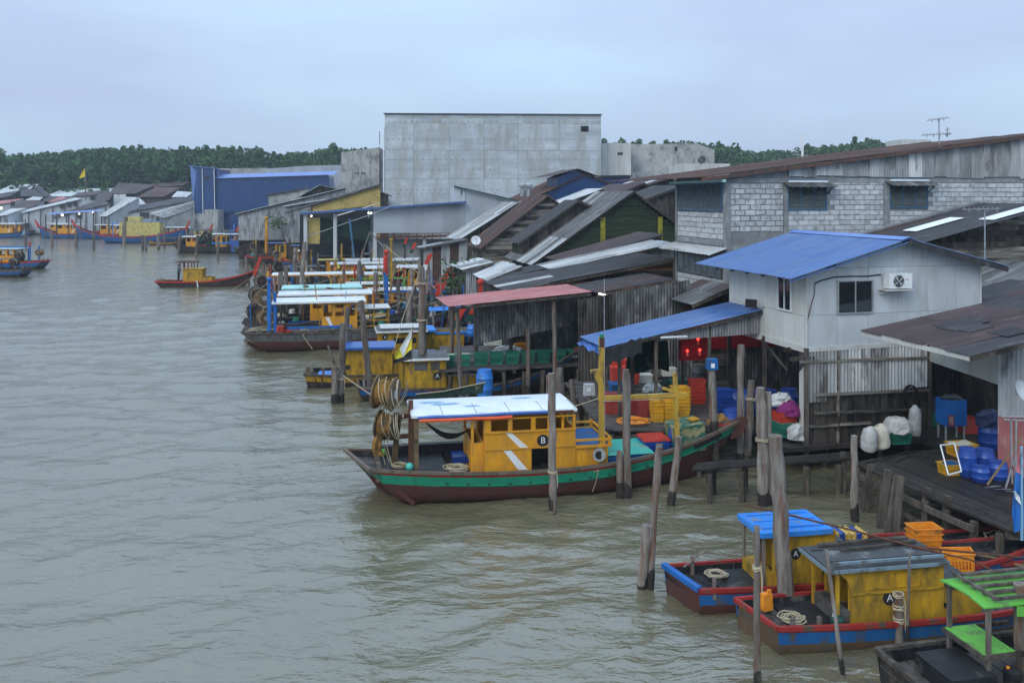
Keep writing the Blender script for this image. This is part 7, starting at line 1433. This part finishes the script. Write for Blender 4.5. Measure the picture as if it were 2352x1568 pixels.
# green crates on the jetty
GJ = 1.3
for i in range(9):
    u0 = 1012+i*36+(4 if i > 1 else 0); c, w = onD(u0, u0+32, 843-i*1.5, GJ); crate(c+V((0, .35, 0)), (w, .55, .55), .08, cgreen, ('first, and fullest,', 'second, also filled,', 'third', 'fourth', 'fifth', 'sixth', 'seventh', 'eighth', 'ninth')[i]+' green crate from the left in the jetty row', 'green crates along the jetty', fill=sack_m if i < 2 else None)
for u, v in ((1335, 822), (1362, 815)): c, w = onD(u-16, u+16, v, GJ); crate(c+V((0, .4, 0)), (w, .5, .5), .08, cgreen, 'green crate at the right end of the jetty row '+('left' if u == 1335 else 'right')+' of two set back', 'green crates along the jetty')
for i, u in enumerate((1126, 1150, 1168)): c, w = onD(u-10, u+10, 796, GJ); box(c+V((0, .6, 0)), (.75, .5, .45), .1, cwhite, cwhite, ('left', 'middle', 'right')[i]+' one of three white fish boxes behind the green crates', band=False)
c, w = onD(1075, 1090, 790, GJ); barrel(c+V((0, 1.5, .2)), .3, .6, cbluel, 'small bright blue bin behind the white fish boxes')
c, w = onD(1150, 1180, 812, GJ); heap(c, .8, .4, .4, sackw, 'white sacks heaped behind the green crates', 'sack', 8, nm='sack_heap'); c, w = onD(1188, 1200, 806, GJ); box(c+V((0, .3, 0)), (.6, .4, .35), .3, corg, corg, 'orange box on the white sacks behind the green crates', band=False)
c = gd(1255, 790, GJ); t = thing('wire_cage', 'grey wire cage with nets under the red roofed shed', 'cage', c); b = MB()
for dx in (-1.6, 0, 1.6):
    for dy in (0, 1): b.beam(c+V((dx, dy, 0)), c+V((dx, dy, 1.5)), .06)
for z in (.3, .9, 1.5):
    for dy in (0, 1): b.beam(c+V((-1.6, dy, z)), c+V((1.6, dy, z)), .05)
b.build('cage_frame', steel, t); heap(c+V((0, .5, .1)), 1.2, .4, .8, netg, '', '', 9, t, 'net_heap')
for u, v, lb in ((1290, 735, 'right'), (1265, 738, 'left')):
    p = at(u, v+60, 46); b = MB(); b.prism([p, p+V((.35, 0, .1)), p+V((.75, 0, 1.6)), p+V((.55, 0, 1.75)), p+V((.2, 0, .9))], (0, .2, 0)); t = tag(b.build('boat_prow', redb), lb+' red boat prow standing behind the wire cage', 'prow')
c = gd(1198, 745, 1.4); box(c+V((0, .6, 0)), (1.0, .6, .4), .1, corg, corg, 'orange box on the long jetty behind the red shed', band=False)
# pier cargo
def sack(c, r, h, m, label, seed, lean=0, tie=True, nm='sack'):
    t = thing(nm, label, 'sack', c); rr = random.Random(seed); b = MB(); P = []; R = []
    for z, k in ((0, .8), (.07, 1.02), (.25, 1.1), (.5, 1.05), (.74, .98), (.87, .82), (.94, .5), (1., .34)): P.append(V(c)+V((lean*z+rr.uniform(-.01, .01), rr.uniform(-.01, .01), h*z))); R.append(r*k*rr.uniform(.95, 1.05))
    b.tube(P, R, 14); b.build('sack_body', m, t, True)
    b = MB(); b.tube([P[6]+V((r*.5*math.cos(a), r*.34*math.sin(a), 0)) for a in [k*.7 for k in range(10)]], .012, 5); b.build('neck_tie', rope_m, t)
    return t
sack(gd(1995, 1034, ZP), .24, .75, sackw, 'white filled sack, leftmost against the plank wall', 1, .05); sack(gd(2025, 1028, ZP), .25, .76, sack_m, 'straw coloured filled sack beside the white one', 2, -.04); sack(gd(2108, 1003, ZP)+V((0, .2, .0)), .19, 1.0, sackw, 'tall narrow grey white sack leaning by the door post', 3)
c = gd(2070, 1022, ZP); crate(c+V((0, .3, 0)), (.75, .55, .42), .2, cgreen, 'faded green crate under the crumpled white sheet'); heap(c+V((0, .3, .38)), .5, .42, .45, sackw, 'crumpled white sheet spread over the faded green crate', 'sheet', 12, nm='crumpled_sheet')
t = thing('hose_coil', 'dark hose coil hanging on the plank wall', 'hose', fF.p(fF.hit(2085, 905)[0], 2.5, .1)); b = MB()
for j in range(4): cc = fF.p(*fF.hit(2085, 908), .1+.03*j); b.tube([cc+fF.e*(.28*math.cos(a))+V((0, 0, .38*math.sin(a))) for a in [k*.4 for k in range(17)]], .025, 5)
b.build('hose', black, t)
c = gd(2174, 968, 1.6)+V((0, -.3, 0)); t = thing('ice_machine', 'blue metal box on legs with red notice in the dark doorway', 'cabinet', c+V((0, 0, -.6)), .1)
b = MB(); b.box(c+V((0, 0, .42)), (.72, .6, .84), .1); b.build('cabinet_body', MC['bright_blue_paint'], t); b = MB(); b.box(c+V((-.16, -.33, .2)), (.2, .012, .34), .1); b.build('red_notice', redb, t); b = MB()
for k in range(4): b.box(c+V((-.16, -.34, .3-k*.06)), (.13, .004, .014), .1)
b.build('notice_lines', whitep, t); b = MB(); b.box(c+V((-.2, -.31, .62)), (.08, .01, .14), .1); b.build('slot', black, t); b = MB()
for dx in (-.3, .3):
    for dy in (-.25, .25): b.beam(c+V((dx, dy, -.5)), c+V((dx, dy, 0)), .05)
b.build('legs', steel, t); heap(c+V((0, 0, .84)), .34, .25, .14, cdark, '', '', 3, t, 'loose_cover')
for (u, v, r, h, lb) in ((2222, 1092, .25, .8, 'tall blue barrel, left of the group on the pier'), (2262, 1086, .27, .7, 'blue barrel in the middle of the pier group'), (2252, 1104, .25, .42, 'low blue tub in front of the pier barrels'), (2292, 1100, .26, .5, 'dark navy tub at the right of the pier barrels')): barrel(gd(u, v, ZP), r, h, cblue, lb)
c = gd(2272, 1028, ZP)+V((0, .0, 0)); barrel(c, .32, .75, cblue, 'blue bin wrapped at its top with dark tarpaulin', lid=False); heap(c+V((0, 0, .7)), .42, .36, .5, mat('navy_tarpaulin', (.03, .05, .14), (.02, .03, .09), rough=.4, bump=.4), 'dark blue tarpaulin bundle on the wrapped bin', 'tarpaulin', 5, nm='tarpaulin_bundle')
crate(gd(2182, 1088, ZP), (.55, .45, .32), .2, cyel, 'yellow crate with blue net in front of the pier barrels', fill=bluh); crate(gd(2208, 1045, ZP), (.75, .55, .38), .2, cyel, 'larger yellow crate behind the pier barrels', fill=sack_m); crate(gd(2235, 1000, ZP)+V((0, .4, 0)), (.6, .5, .5), .1, cred, 'red crate in shade beside the wrapped bin', slots=False)
crate(gd(2115, 985, ZP)+V((.5, .6, 0)), (.6, .5, .4), .1, cgreen, 'dark green crate under the blue cabinet', slots=False)
t = thing('wire_rack', 'white wire frame leaning over the small yellow crate', 'rack', gd(2190, 1090, ZP)); b = MB(); P = [at(2160, 1022, 24.3), at(2192, 1018, 24.6), at(2208, 1082, 23.6), at(2178, 1090, 23.4)]
for p, q in zip(P, P[1:]+P[:1]): b.beam(p, q, .03)
b.build('rack_frame', whitep, t)
t = thing('wire_basket', 'white wire baskets dumped at the pier edge', 'basket', gd(2275, 1125, ZP)); b = MB(); c = gd(2270, 1120, ZP+.15); 
for k in range(3):
    for i in range(6): b.beam(c+V((k*.28+i*.045, -.15, .1-k*.08)), c+V((k*.28+i*.045, .2, -.05-k*.05)), .008)
    b.beam(c+V((k*.28, -.15, .1-k*.08)), c+V((k*.28+.25, -.15, .1-k*.08)), .012); b.beam(c+V((k*.28, .2, -.05-k*.05)), c+V((k*.28+.25, .2, -.05-k*.05)), .012)
b.build('basket_wire', steel, t)
b = MB(); b.tube([gd(1990, 1062, ZP+.02), gd(2040, 1052, ZP+.02), gd(2075, 1040, ZP+.03), gd(2120, 1036, ZP+.02), gd(2170, 1040, ZP+.03)], .03, 6); b.tube([gd(2010, 1055, ZP+.02), gd(2060, 1060, ZP+.02), gd(2090, 1046, ZP+.02), gd(2140, 1048, ZP+.02)], .03, 6); tag(b.build('pier_hose', black), 'black hose lying across the wet pier', 'hose')
b = MB(); b.beam(at(2268, 1112, 22.6), at(2345, 1005, 22.2), .05); tag(b.build('long_handle', plyw), 'long brown wooden handle leaning over the pier barrels', 'handle')
# dish, aerial frames at the right
t = thing('shallow_bowl', 'big pale shallow bowl leaning on the zinc wall at the right edge', 'bowl', at(2348, 900, 23.5)); b = MB(Matrix.Translation(at(2348, 897, 23.4)) @ Matrix.Rotation(math.radians(62), 4, 'X') @ Matrix.Rotation(.5, 4, 'Y')); b.lathe((0, 0, 0), [(.02, -.12), (.16, -.09), (.27, 0), (.29, .01), (.16, -.07), (.02, -.1)], 18); b.build('bowl_shell', whitew, t, True)
t = thing('clothes_frame', 'rusty white pole frame standing at the right end of the pier', 'frame', gd(2330, 1180, ZP)); b = MB()
for a, c_ in (((2300, 956), (2352, 957)), ((2305, 963), (2380, 966)), ((2322, 962), (2325, 1110)), ((2334, 965), (2332, 1120)), ((2330, 1055), (2310, 1120))): b.beam(at(*a, 20.5), at(*c_, 20.5), .03)
b.build('frame_tubes', steel, t)
# ---------------------------------------------------------------- flags
def flag(label, pole_pts, Y, panels, th=.012, pw=.03, pm=None, name='flag'):
    t = thing(name, label, 'flag', at(*pole_pts[1], Y)); b = MB(); b.beam(at(*pole_pts[0], Y), at(*pole_pts[1], Y), pw); b.build('flag_pole', pm or pole_m, t)
    for pts, m in panels:
        P = [at(u, v, Y+dy) for u, v, dy in pts]; c = sum(P, V())/len(P); b = MB(); n = len(P)
        b.add(P+[c+V((0, .06, 0))]+[p+V((0, th, 0)) for p in P]+[c+V((0, .06+th, 0))], [(i, (i+1) % n, n) for i in range(n)]+[((i+1) % n+n+1, i+n+1, 2*n+1) for i in range(n)]+[(i, i+n+1, (i+1) % n+n+1, (i+1) % n) for i in range(n)]); b.build('flag_cloth', m, t)
yf = mat('flag_yellow', (.8, .68, .03), (.7, .6, .03), rough=.8, bump=.1); wf = mat('flag_white', (.75, .77, .78), (.65, .67, .68), rough=.8, bump=.1)
flag('black, yellow and white flag drooping from a thin pole in the moored rows', ((948, 748), (944, 860)), 37.5, [([(948, 750, 0), (945, 775, .1), (925, 820, .1), (918, 800, 0), (929, 782, .05)], wf), ([(929, 782, .05), (918, 800, 0), (925, 820, .1), (908, 824, 0), (905, 818, -.1)], yf), ([(946, 776, .1), (948, 800, 0), (936, 808, .1), (926, 819, .1)], yf), ([(948, 801, 0), (947, 824, 0), (905, 836, .05), (902, 828, 0), (926, 821, .1), (936, 809, .1)], black)])
flag('blue and pink wet flag hanging at the right frame edge', ((2346, 1025), (2347, 1240)), 17.5, [([(2345, 1028, 0), (2352, 1060, .1), (2348, 1090, .0), (2333, 1082, -.1)], mat('flag_pink', (.65, .2, .22), (.5, .15, .18), rough=.8)), ([(2333, 1083, -.1), (2350, 1090, .05), (2352, 1215, 0), (2330, 1222, .1), (2325, 1180, -.1)], cbluel), ([(2330, 1125, -.14), (2342, 1140, -.14), (2346, 1160, -.14), (2333, 1145, -.14)], wf)], pw=.04, pm=ltblue)
flag('yellow flag with red border flying above the far roofs', ((196, 388), (197, 460)), 188, [([(195, 386, 0), (197, 405, 0), (182, 410, .2), (184, 402, 0)], yf), ([(194, 385, -.1), (193, 388, -.1), (184, 403, -.1), (181, 409, -.1), (186, 398, -.1)], redb)], pw=.2)
flag('small orange and yellow flag above the cream roof', ((771, 590), (775, 620)), 70, [([(770, 600, 0), (779, 616, .1), (765, 622, 0)], corg), ([(772, 601, -.05), (781, 614, .0), (776, 617, -.05)], yf)], pw=.06)
flag('pale blue flag on the left edge boat', ((58, 540), (60, 575)), 108, [([(56, 524, 0), (57, 535, 0), (43, 549, .2), (48, 538, 0)], ltblue)], pw=.1)
# ---------------------------------------------------------------- crates on the small boats
for k in range(3):
    c = bD.M @ V((.25, .1, .46+k*.12)); crate(gd(2122, 1262, .62)+V((0, 0, k*.13)), (.68, .45, .32), .1, corg, ('bottom', 'middle', 'top')[k]+' orange crate of the nested stack on the dark decked boat', 'nested orange crates')
crate(gd(2122, 1270, .5)+V((0, .05, -.12)), (.66, .44, .3), .1, sack_m, 'faded straw coloured crate under the nested orange ones')
crate(gd(2205, 1310, .5), (.62, .42, .46), -.25, corg, 'single orange crate standing askew right of the orange stack', tilt=Matrix.Rotation(-.12, 4, 'Y'))
stw = mat('straw_plastic', (.6, .42, .12), (.5, .34, .09), rough=.5, c3=(.2, .18, .1), dirt=.2)
for k in range(6):
    m = (stw, cblue, stw, stw, cblue, stw)[k]; c = gd(1912+k*13, 1262, .65); crate(c+V((0, .3, -.05)), (.82, .5, .15), .14, m, ('leftmost straw coloured', 'first blue', 'straw coloured, after the first blue,', 'fourth, straw coloured,', 'second blue', 'rightmost straw coloured')[k]+' crate stood on edge behind the blue cabin roof', 'crates stood on edge', tilt=Matrix.Rotation(math.pi/2, 4, 'Y'))
b = MB(); b.beam(gd(1903, 1275, .45), gd(2000, 1262, .45), .7, .05); tag(b.build('crate_board', wood), 'grey board carrying the crates stood on edge', 'board')
b = MB(); P = [(1705, 1158, 20), (1770, 1172, 19.7), (1950, 1215, 19), (2100, 1255, 18.6), (2352, 1280, 18)]; b.tube([at(*p) for p in P], .022, 6); tag(b.build('rusty_rod', rust), 'long rusty iron rod bending over the small boats', 'rod')
b = MB(); b.tube([at(2100, 1255, 18.6), at(2230, 1285, 18), at(2352, 1345, 17.4)], .018, 6); tag(b.build('rusty_rod', rust), 'shorter rusty rod dipping toward the lime canopy', 'rod')
b = MB(); b.beam(gd(2195, 1258, .5), gd(2352, 1300, .5), .05); tag(b.build('boat_pole', plyw), 'slim wooden pole lying on the dark decked boat', 'pole')
ropepile(gd(2300, 1240, .55), .5, 'pale rope looped on the dark decked boat by the flag', n=3)
# ---------------------------------------------------------------- dishes, aerials
def dish(label, u, v, Y, r, ax=.6, m=None):
    p = at(u, v, Y); t = thing('satellite_dish', label, 'satellite dish', p); M = Matrix.Translation(p) @ Matrix.Rotation(ax, 4, 'Z') @ Matrix.Rotation(math.radians(70), 4, 'X')
    b = MB(M); b.lathe((0, 0, 0), [(.02, -r*.25), (r*.5, -r*.18), (r*.95, 0), (r, .02), (r*.5, -r*.14), (.02, -r*.2)], 18); b.build('dish_shell', m or whitep, t, True); b = MB(M); b.beam((0, -r, 0), (0, -.0, r*.8), .03); b.beam((0, 0, r*.7), (0, 0, r*.9), .07); b.build('feed_arm', steel, t); b = MB(); b.beam(p+V((0, .15, 0)), p+V((0, .3, -r*1.6)), .06); b.build('mast', steel, t)
dish('white satellite dish on the rust brown sloping roof', 1093, 552, 68, .38, .2); dish('dark satellite dish on the pale store before the stained block', 1612, 368, 108, .5, -.5, darkr)
def aerial(label, u, v0, v1, Y, arms):
    t = thing('tv_aerial', label, 'aerial', at(u, v1, Y)); b = MB(); b.beam(at(u, v0, Y), at(u, v1, Y), .0011*Y); b.build('mast', steel, t)
    for u0, va, u1, vb, n in arms:
        b = MB(); p, q = at(u0, va, Y), at(u1, vb, Y); b.beam(p, q, .0008*Y)
        for i in range(n): c = p.lerp(q, (i+.5)/n); b.beam(c+V((0, -.25*Y/45, 0)), c+V((0, .25*Y/45, 0)), .0006*Y); b.beam(c+V((0, 0, -.003*Y*(i % 2))), c+V((0, 0, .002*Y)), .0006*Y)
        b.build('aerial_boom', steel, t)
aerial('tall television aerial with two booms above the block building roof', 2157, 272, 330, 46, [(2131, 277, 2178, 271, 7), (2118, 311, 2185, 307, 9), (2176, 292, 2176, 316, 2)])
aerial('slim television aerial mast behind the blue roofed white house', 2262, 480, 612, 30.5, [(2210, 481, 2296, 479, 8)])
aerial('small low television aerial on the hidden roof beyond the block building', 1843, 305, 372, 60, [(1820, 355, 1868, 360, 5)])
aerial('thin bracketed aerial before the tall grey block', 1340, 518, 524, 100, [(1325, 517, 1355, 519, 3)])
b = MB(); b.beam(at(1843, 305, 60), at(1843, 372, 60), .14, .1); tag(b.build('white_post', whitep), 'white slim post on the roof edge of the block building', 'post')
for i, (u, v, s_, lb) in enumerate(((1300, 800, 1, ''),)): pass
# ---------------------------------------------------------------- greenery between the shacks
def weeds(c, r, h, label, n=260, seed=1):
    rs = np.random.RandomState(seed); P = rs.normal(size=(n, 3))*np.array([r*.45, r*.45, h*.28])+np.array([c[0], c[1], c[2]+h*.45]); q = rs.normal(size=(n, 3)); q /= np.linalg.norm(q, axis=1)[:, None]; a = np.cross(q, [.3, .2, .9]); a /= np.linalg.norm(a, axis=1)[:, None]; bb = np.cross(q, a); s_ = rs.uniform(.06, .14, (n, 1))*(r/1.2)**.5
    v = np.stack([P-a*s_*1.5, P+bb*s_*.6, P+a*s_*1.5, P-bb*s_*.6], 1).reshape(-1, 3); t = thing('bush', label, 'bush', c)
    me = bpy.data.meshes.new('foliage'); me.from_pydata([tuple(x-np.array(c)) for x in v], [], np.arange(len(v)).reshape(-1, 4).tolist()); me.materials.append(leaf_m); put(me, 'foliage', Matrix.Translation(V(c)), t)
    b = MB()
    for k in range(5): b.tube([V(c), V(c)+V((rnd(-r, r)*.2, rnd(-r, r)*.2, h*.4)), V(c)+V((rnd(-r, r)*.4, rnd(-r, r)*.4, h*.8))], .03, 5)
    b.build('stems', wood, t)
for a in ((gd(1120, 690, .4)[:], 1.0, 1.8, 'bright green bush beside the blue post and red shed', 300, 1), (tuple(at(1080, 640, 58)-V((0, 0, 1.5))), 1.4, 2.6, 'tall weeds under the porch roof hut', 300, 2), (tuple(at(1035, 625, 60)-V((0, 0, 1.5))), 1.0, 2.2, 'dark weeds left of the tall ones', 220, 3), (tuple(at(640, 520, 118)-V((0, 0, .5))), 1.8, 2.2, 'low green weeds below the dark curtain of the sheds', 220, 4)): weeds(*a)
# ---------------------------------------------------------------- people
def person(label, p, s=1., face=0., shirt=None, trousers=None, armf=.5):
    t = thing('person', label, 'person', p, face); M = PM[t.name] @ Matrix.Scale(s, 4)
    J = [('pel', (0, 0, .93), .13), ('che', (0, .0, 1.28), .155), ('nek', (0, 0, 1.47), .055), ('hd0', (.0, 0, 1.56), .085), ('hd1', (.01, 0, 1.68), .085), ('ls', (0, .17, 1.4), .065), ('le', (-.12, .27, 1.14), .05), ('lh', (-.34*armf-.1, .24, 1.02), .035), ('rs', (0, -.17, 1.4), .065), ('re', (.02, -.26, 1.13), .05), ('rh', (.18, -.2, .98), .035),
         ('lk', (.03, .11, .5), .07), ('la', (-.02, .12, .08), .05), ('lt', (.14, .13, .03), .04), ('rk', (.0, -.11, .5), .07), ('ra', (-.04, -.12, .08), .05), ('rt', (.12, -.13, .03), .04)]
    ix = {j[0]: i for i, j in enumerate(J)}; E = [('pel', 'che'), ('che', 'nek'), ('nek', 'hd0'), ('hd0', 'hd1'), ('che', 'ls'), ('ls', 'le'), ('le', 'lh'), ('che', 'rs'), ('rs', 're'), ('re', 'rh'), ('pel', 'lk'), ('lk', 'la'), ('la', 'lt'), ('pel', 'rk'), ('rk', 'ra'), ('ra', 'rt')]
    me = bpy.data.meshes.new('body'); me.from_pydata([j[1] for j in J], [(ix[a], ix[b]) for a, b in E], []); o = bpy.data.objects.new('body', me); COL.objects.link(o)
    md = o.modifiers.new('skin', 'SKIN'); o.modifiers.new('sub', 'SUBSURF').levels = 1; o.modifiers['sub'].render_levels = 1
    for i, j in enumerate(J): sv = me.skin_vertices[0].data[i]; sv.radius = (j[2], j[2]*(.8 if j[0] in ('pel', 'che') else 1)); sv.use_root = i == 0
    bpy.context.view_layer.update(); m2 = bpy.data.meshes.new_from_object(o.evaluated_get(bpy.context.evaluated_depsgraph_get())); bpy.data.objects.remove(o)
    for m in (skin, shirt or tealc, trousers or navyc): m2.materials.append(m)
    for f in m2.polygons:
        c = f.center; f.use_smooth = True; f.material_index = 2 if c.z < .98 and abs(c.y) < .2 and c.z > .07 else (1 if .98 <= c.z < 1.46 and (c.x*c.x+c.y*c.y < .33**2) and c.z > 1.06 or (.98 <= c.z < 1.2 and abs(c.y) < .17 and abs(c.x) < .16) else 0)
    put(m2, 'body', M, t); b = MB(M); b.lathe((-.015, 0, 1.66), [(.08, -.04), (.105, .02), (.095, .09), (.05, .13), (.01, .14)], 12); b.build('hair', hair_m, t, True)
    for sy, x, y, z in ((1, -.34*armf-.1, .24, 1.02), (-1, .18, -.2, .98)):
        b = MB(M)
        for k in range(4): b.tube([(x-.01, y+(k-1.5)*.02, z), (x-.05*sy, y+(k-1.5)*.022, z-.05), (x-.06*sy, y+(k-1.5)*.022, z-.09)], .009, 5)
        b.tube([(x, y, z), (x+.03, y-.03*sy, z-.05)], .011, 5); b.build('fingers', skin, t)
    b = MB(M); b.tube([(.085, 0, 1.64), (.115, 0, 1.61)], [.012, .016], 5); b.build('nose', skin, t)
    return t
p = mv.M @ V((2.15, 0, .45)); person('man in teal shirt and dark trousers steering the open river boat', p, 1.0, .1)
person('person in blue shirt standing on the landing under the blue tower', gd(425, 543, 1.2)+V((0, 0, 0)), 1., -.5, MC['bright_blue_paint'], navyc)
person('second person in dark blue with white cap beside the first on the landing', gd(432, 542, 1.2)+V((0, 0, 0)), 1.02, 2.5, navyc, navyc)
bpy.context.view_layer.update(); c = gd(428, 545, 1.2); b = MB(); b.box(c+V((0, 0, -.15)), (10, 3, .2)); [b.beam(c+V((x, -1.3, -2)), c+V((x, -1.3, -.1)), .25) for x in (-4.5, -1.5, 1.5, 4.5)]; tag(b.build('small_landing', wood), 'small wooden landing below the blue tower', 'landing stage')
# ---------------------------------------------------------------- wires and loose lines
for i, (P, lb, r) in enumerate(((((700, 545), (860, 490), (940, 455)), 'thin cable rising across the fish hall opening', .03),)):
    Y = 88; b = MB(); b.tube([at(u, v, Y) for u, v in P], r, 4); tag(b.build('cable', steel), lb, 'cable')
for P, lb, r, m in ((((955, 905, 33), (1020, 898, 32), (1115, 878, 31)), 'grey rope stretching from the green boat to the blue barrel', .02, rope_m), (((880, 560, 70), (975, 640, 66), (1030, 690, 60)), 'slack mooring line from the blue mast', .02, rope_m), (((770, 850, 39), (850, 905, 38), (880, 925, 36)), 'rope end hanging at the pole pair', .02, rope_m), (((968, 612, 42), (925, 730, 40), (905, 800, 39)), 'pale rope dropping from the tallest pole', .015, rope_m)):
    b = MB(); b.tube([at(*p) for p in P], r, 5); tag(b.build('mooring_line', m), lb, 'rope')
b = MB(); P = [at(955, 907, 33), at(1112, 880, 31), at(1108, 900, 31), at(958, 928, 33)]; b.grid([[P[0].lerp(P[1], i/8) for i in range(9)], [P[3].lerp(P[2], i/8)+V((0, 0, -.05*math.sin(i))) for i in range(9)]], (0, .02, 0)); tag(b.build('green_net', netg), 'dark green net hung along the rope behind the white roof', 'net')

# tangle of poles between the moored rows, leaning masts, painted bow horns
spots = ['by the net heaps', 'between the white roofs', 'near the turquoise roof', 'by the yellow edged roof', 'near the cream roof', 'under the fish hall eave', 'by the hall balcony', 'close to the lime frame', 'beside the red topped mast', 'near the porch hut', 'behind the yellow railing', 'by the long jetty', 'before the crooked white roof hut', 'near the red shed tip', 'behind the green crates']
P_ = [(572, 590, 655), (588, 560, 640), (606, 602, 700), (632, 585, 668), (655, 610, 720), (667, 545, 640), (684, 610, 700), (712, 575, 660), (722, 615, 705), (738, 600, 690), (760, 560, 640), (782, 585, 668), (797, 615, 720), (812, 560, 650), (838, 610, 706), (858, 580, 670), (870, 625, 740), (902, 600, 700), (915, 640, 755), (928, 560, 660), (948, 615, 712), (957, 655, 770), (987, 600, 720), (999, 660, 780), (1012, 640, 745), (1030, 690, 790), (1048, 640, 752), (1060, 660, 770), (1078, 720, 800), (1094, 690, 795), (1110, 735, 808), (1135, 748, 805), (1162, 742, 812), (975, 700, 800), (1002, 715, 812), (845, 545, 640)]
for i, (u, v0, v1) in enumerate(P_):
    Y = F*H/(v1-V0); pole(u+rs_.uniform(-9, 9), v0, u, v1, rs_.choice([5, 6, 7, 9])*min(1, 60/Y)+2, rs_.choice(['grey', 'brown', 'dark', 'bleached'])+' '+('upright', 'crooked', 'leaning')[i % 3]+' pole '+spots[i*len(spots)//len(P_)]+(', left', ', middle', ', right')[i % 3], Y=Y, dark=False, m=[pole_m, wood][i % 2])
for P, lb, r, m in ((((850, 533, 84), (821, 612, 84)), 'long pale pole leaning left from the peak of the pole tent', .09, pole_m), (((850, 533, 84), (914, 604, 84)), 'long pale pole leaning right from the peak of the pole tent', .08, pole_m), (((909, 606, 60), (890, 706, 60)), 'pale leaning spar by the thick blue mast', .09, plyw), (((803, 503, 88), (816, 615, 88)), 'grey blue tapering mast under the hall eave', .12, frameb), (((1100, 655, 47), (1072, 745, 47)), 'thin leaning spar before the green bush', .05, pole_m), (((770, 497, 98), (870, 468, 98)), 'grey boom slanting across the dark curtain', .1, steel), (((668, 765, 42), (760, 752, 42)), 'thin plank nailed across the poles, upper left', .05, wood)):
    b = MB(); b.tube([at(*p) for p in P], [r, r*.6], 6); tag(b.build('leaning_spar', m), lb, 'spar')
b = MB(); b.beam(at(668, 762, 41), at(835, 756, 41.5), .28, .1); tag(b.build('cross_plank', wood), 'weathered board nailed level across the poles before the yellow cabin', 'board')
for (u, v, Y, s_, l_, lb) in ((979, 606, 62, 1., .5, 'red bow horn with white foot above the pole forest'), (967, 682, 58, 1.25, .5, 'tall red bow horn left of the tallest pole'), (1003, 678, 58, 1.2, .7, 'red curved bow horn right of the tallest pole'), (930, 560, 78, .7, .4, 'small red bow horn before the hall balcony'), (948, 572, 78, .8, .5, 'small leaning red bow horn beside the other'), (1083, 720, 44, .9, 1.1, 'flat red bow horn sticking out under the red roof'), (1050, 735, 45, .9, .6, 'red bow horn hanging below the red roof corner')):
    s_ *= .62; p = at(u, v, Y); t = thing('bow_horn', lb, 'boat bow', p); b = MB(); b.prism([p+V((-.25*s_, 0, 0)), p+V((.2*s_, 0, -.05)), p+V(((.2+l_)*s_, 0, 1.0*s_)), p+V(((.1+l_)*s_, 0, 1.25*s_)), p+V(((-.15+l_*.5)*s_, 0, .95*s_))], (0, .22, 0)); b.build('horn', redb, t)
    b = MB(); b.prism([p+V((-.7*s_, .03, -.7*s_)), p+V((.05*s_, .03, -.75*s_)), p+V((.2*s_, .03, -.06)), p+V((-.25*s_, .03, -.01))], (0, .18, 0)); b.build('stem', whitep if 'white' in lb else greend, t)

# more of what crowds the landing under the blue roof
def gz(u, v, Y): return at(u, v, Y)
for (u, v, n, m, lb) in ((1660, 950, 3, cblue, 'blue crate of the stack behind the bow of the green boat'), (1600, 925, 3, cred, 'red crate of the stack left of the reddish pole with teal can'), (1560, 905, 2, cgreen, 'green crate of the low stack behind the tall yellow stack')):
    for k in range(n):
        p = gd(u, v, 1.38)+V((0, 0, .3*k)); crate(p, (.62, .42, .29), rnd(0, .3), m, ('lowest ', 'second ', 'uppermost ')[k if n == 3 else k*2]+lb)
for (u, v, s_, m, lb) in ((1540, 895, .5, netg, 'dark green net heap on the landing floor before the grey drum'), (1650, 975, .4, net_m, 'ochre net heap by the bow of the green boat'), (1500, 900, .4, sackw, 'pale bag heap among the red boxes of the landing')):
    heap(gd(u, v, 1.38), s_, s_*.8, s_*.9, m, lb, 'net' if m is not sackw else 'bag', int(u), nm='net_heap' if m is not sackw else 'bag_heap')
for i, (u, v, lb) in enumerate(((1535, 862, 'white foam box far back on the landing'), (1480, 878, 'white foam box behind the red open bin'))):
    box(gd(u, v, 1.38), (.6, .45, .35), .1, cwhite, cwhite, lb, band=False)
b = MB(); b.beam(gd(1400, 990, 1.1), gd(1560, 992, 1.1), .05, .2); tag(b.build('fender_board', wood), 'dark fender board along the edge of the landing deck', 'board')
t = thing('hanging_net', 'dark net hanging from the beam inside the landing shed', 'net', LF.p(-3.4, 2.4, -2.8)); b = MB(); b.grid([[LF.p(-4.2+i*.35, 3.6-j*.3-.1*math.sin(i*1.4), -2.8+.08*math.sin(i+j)) for i in range(6)] for j in range(5)], LF.n*.02); b.build('net', netg, t)
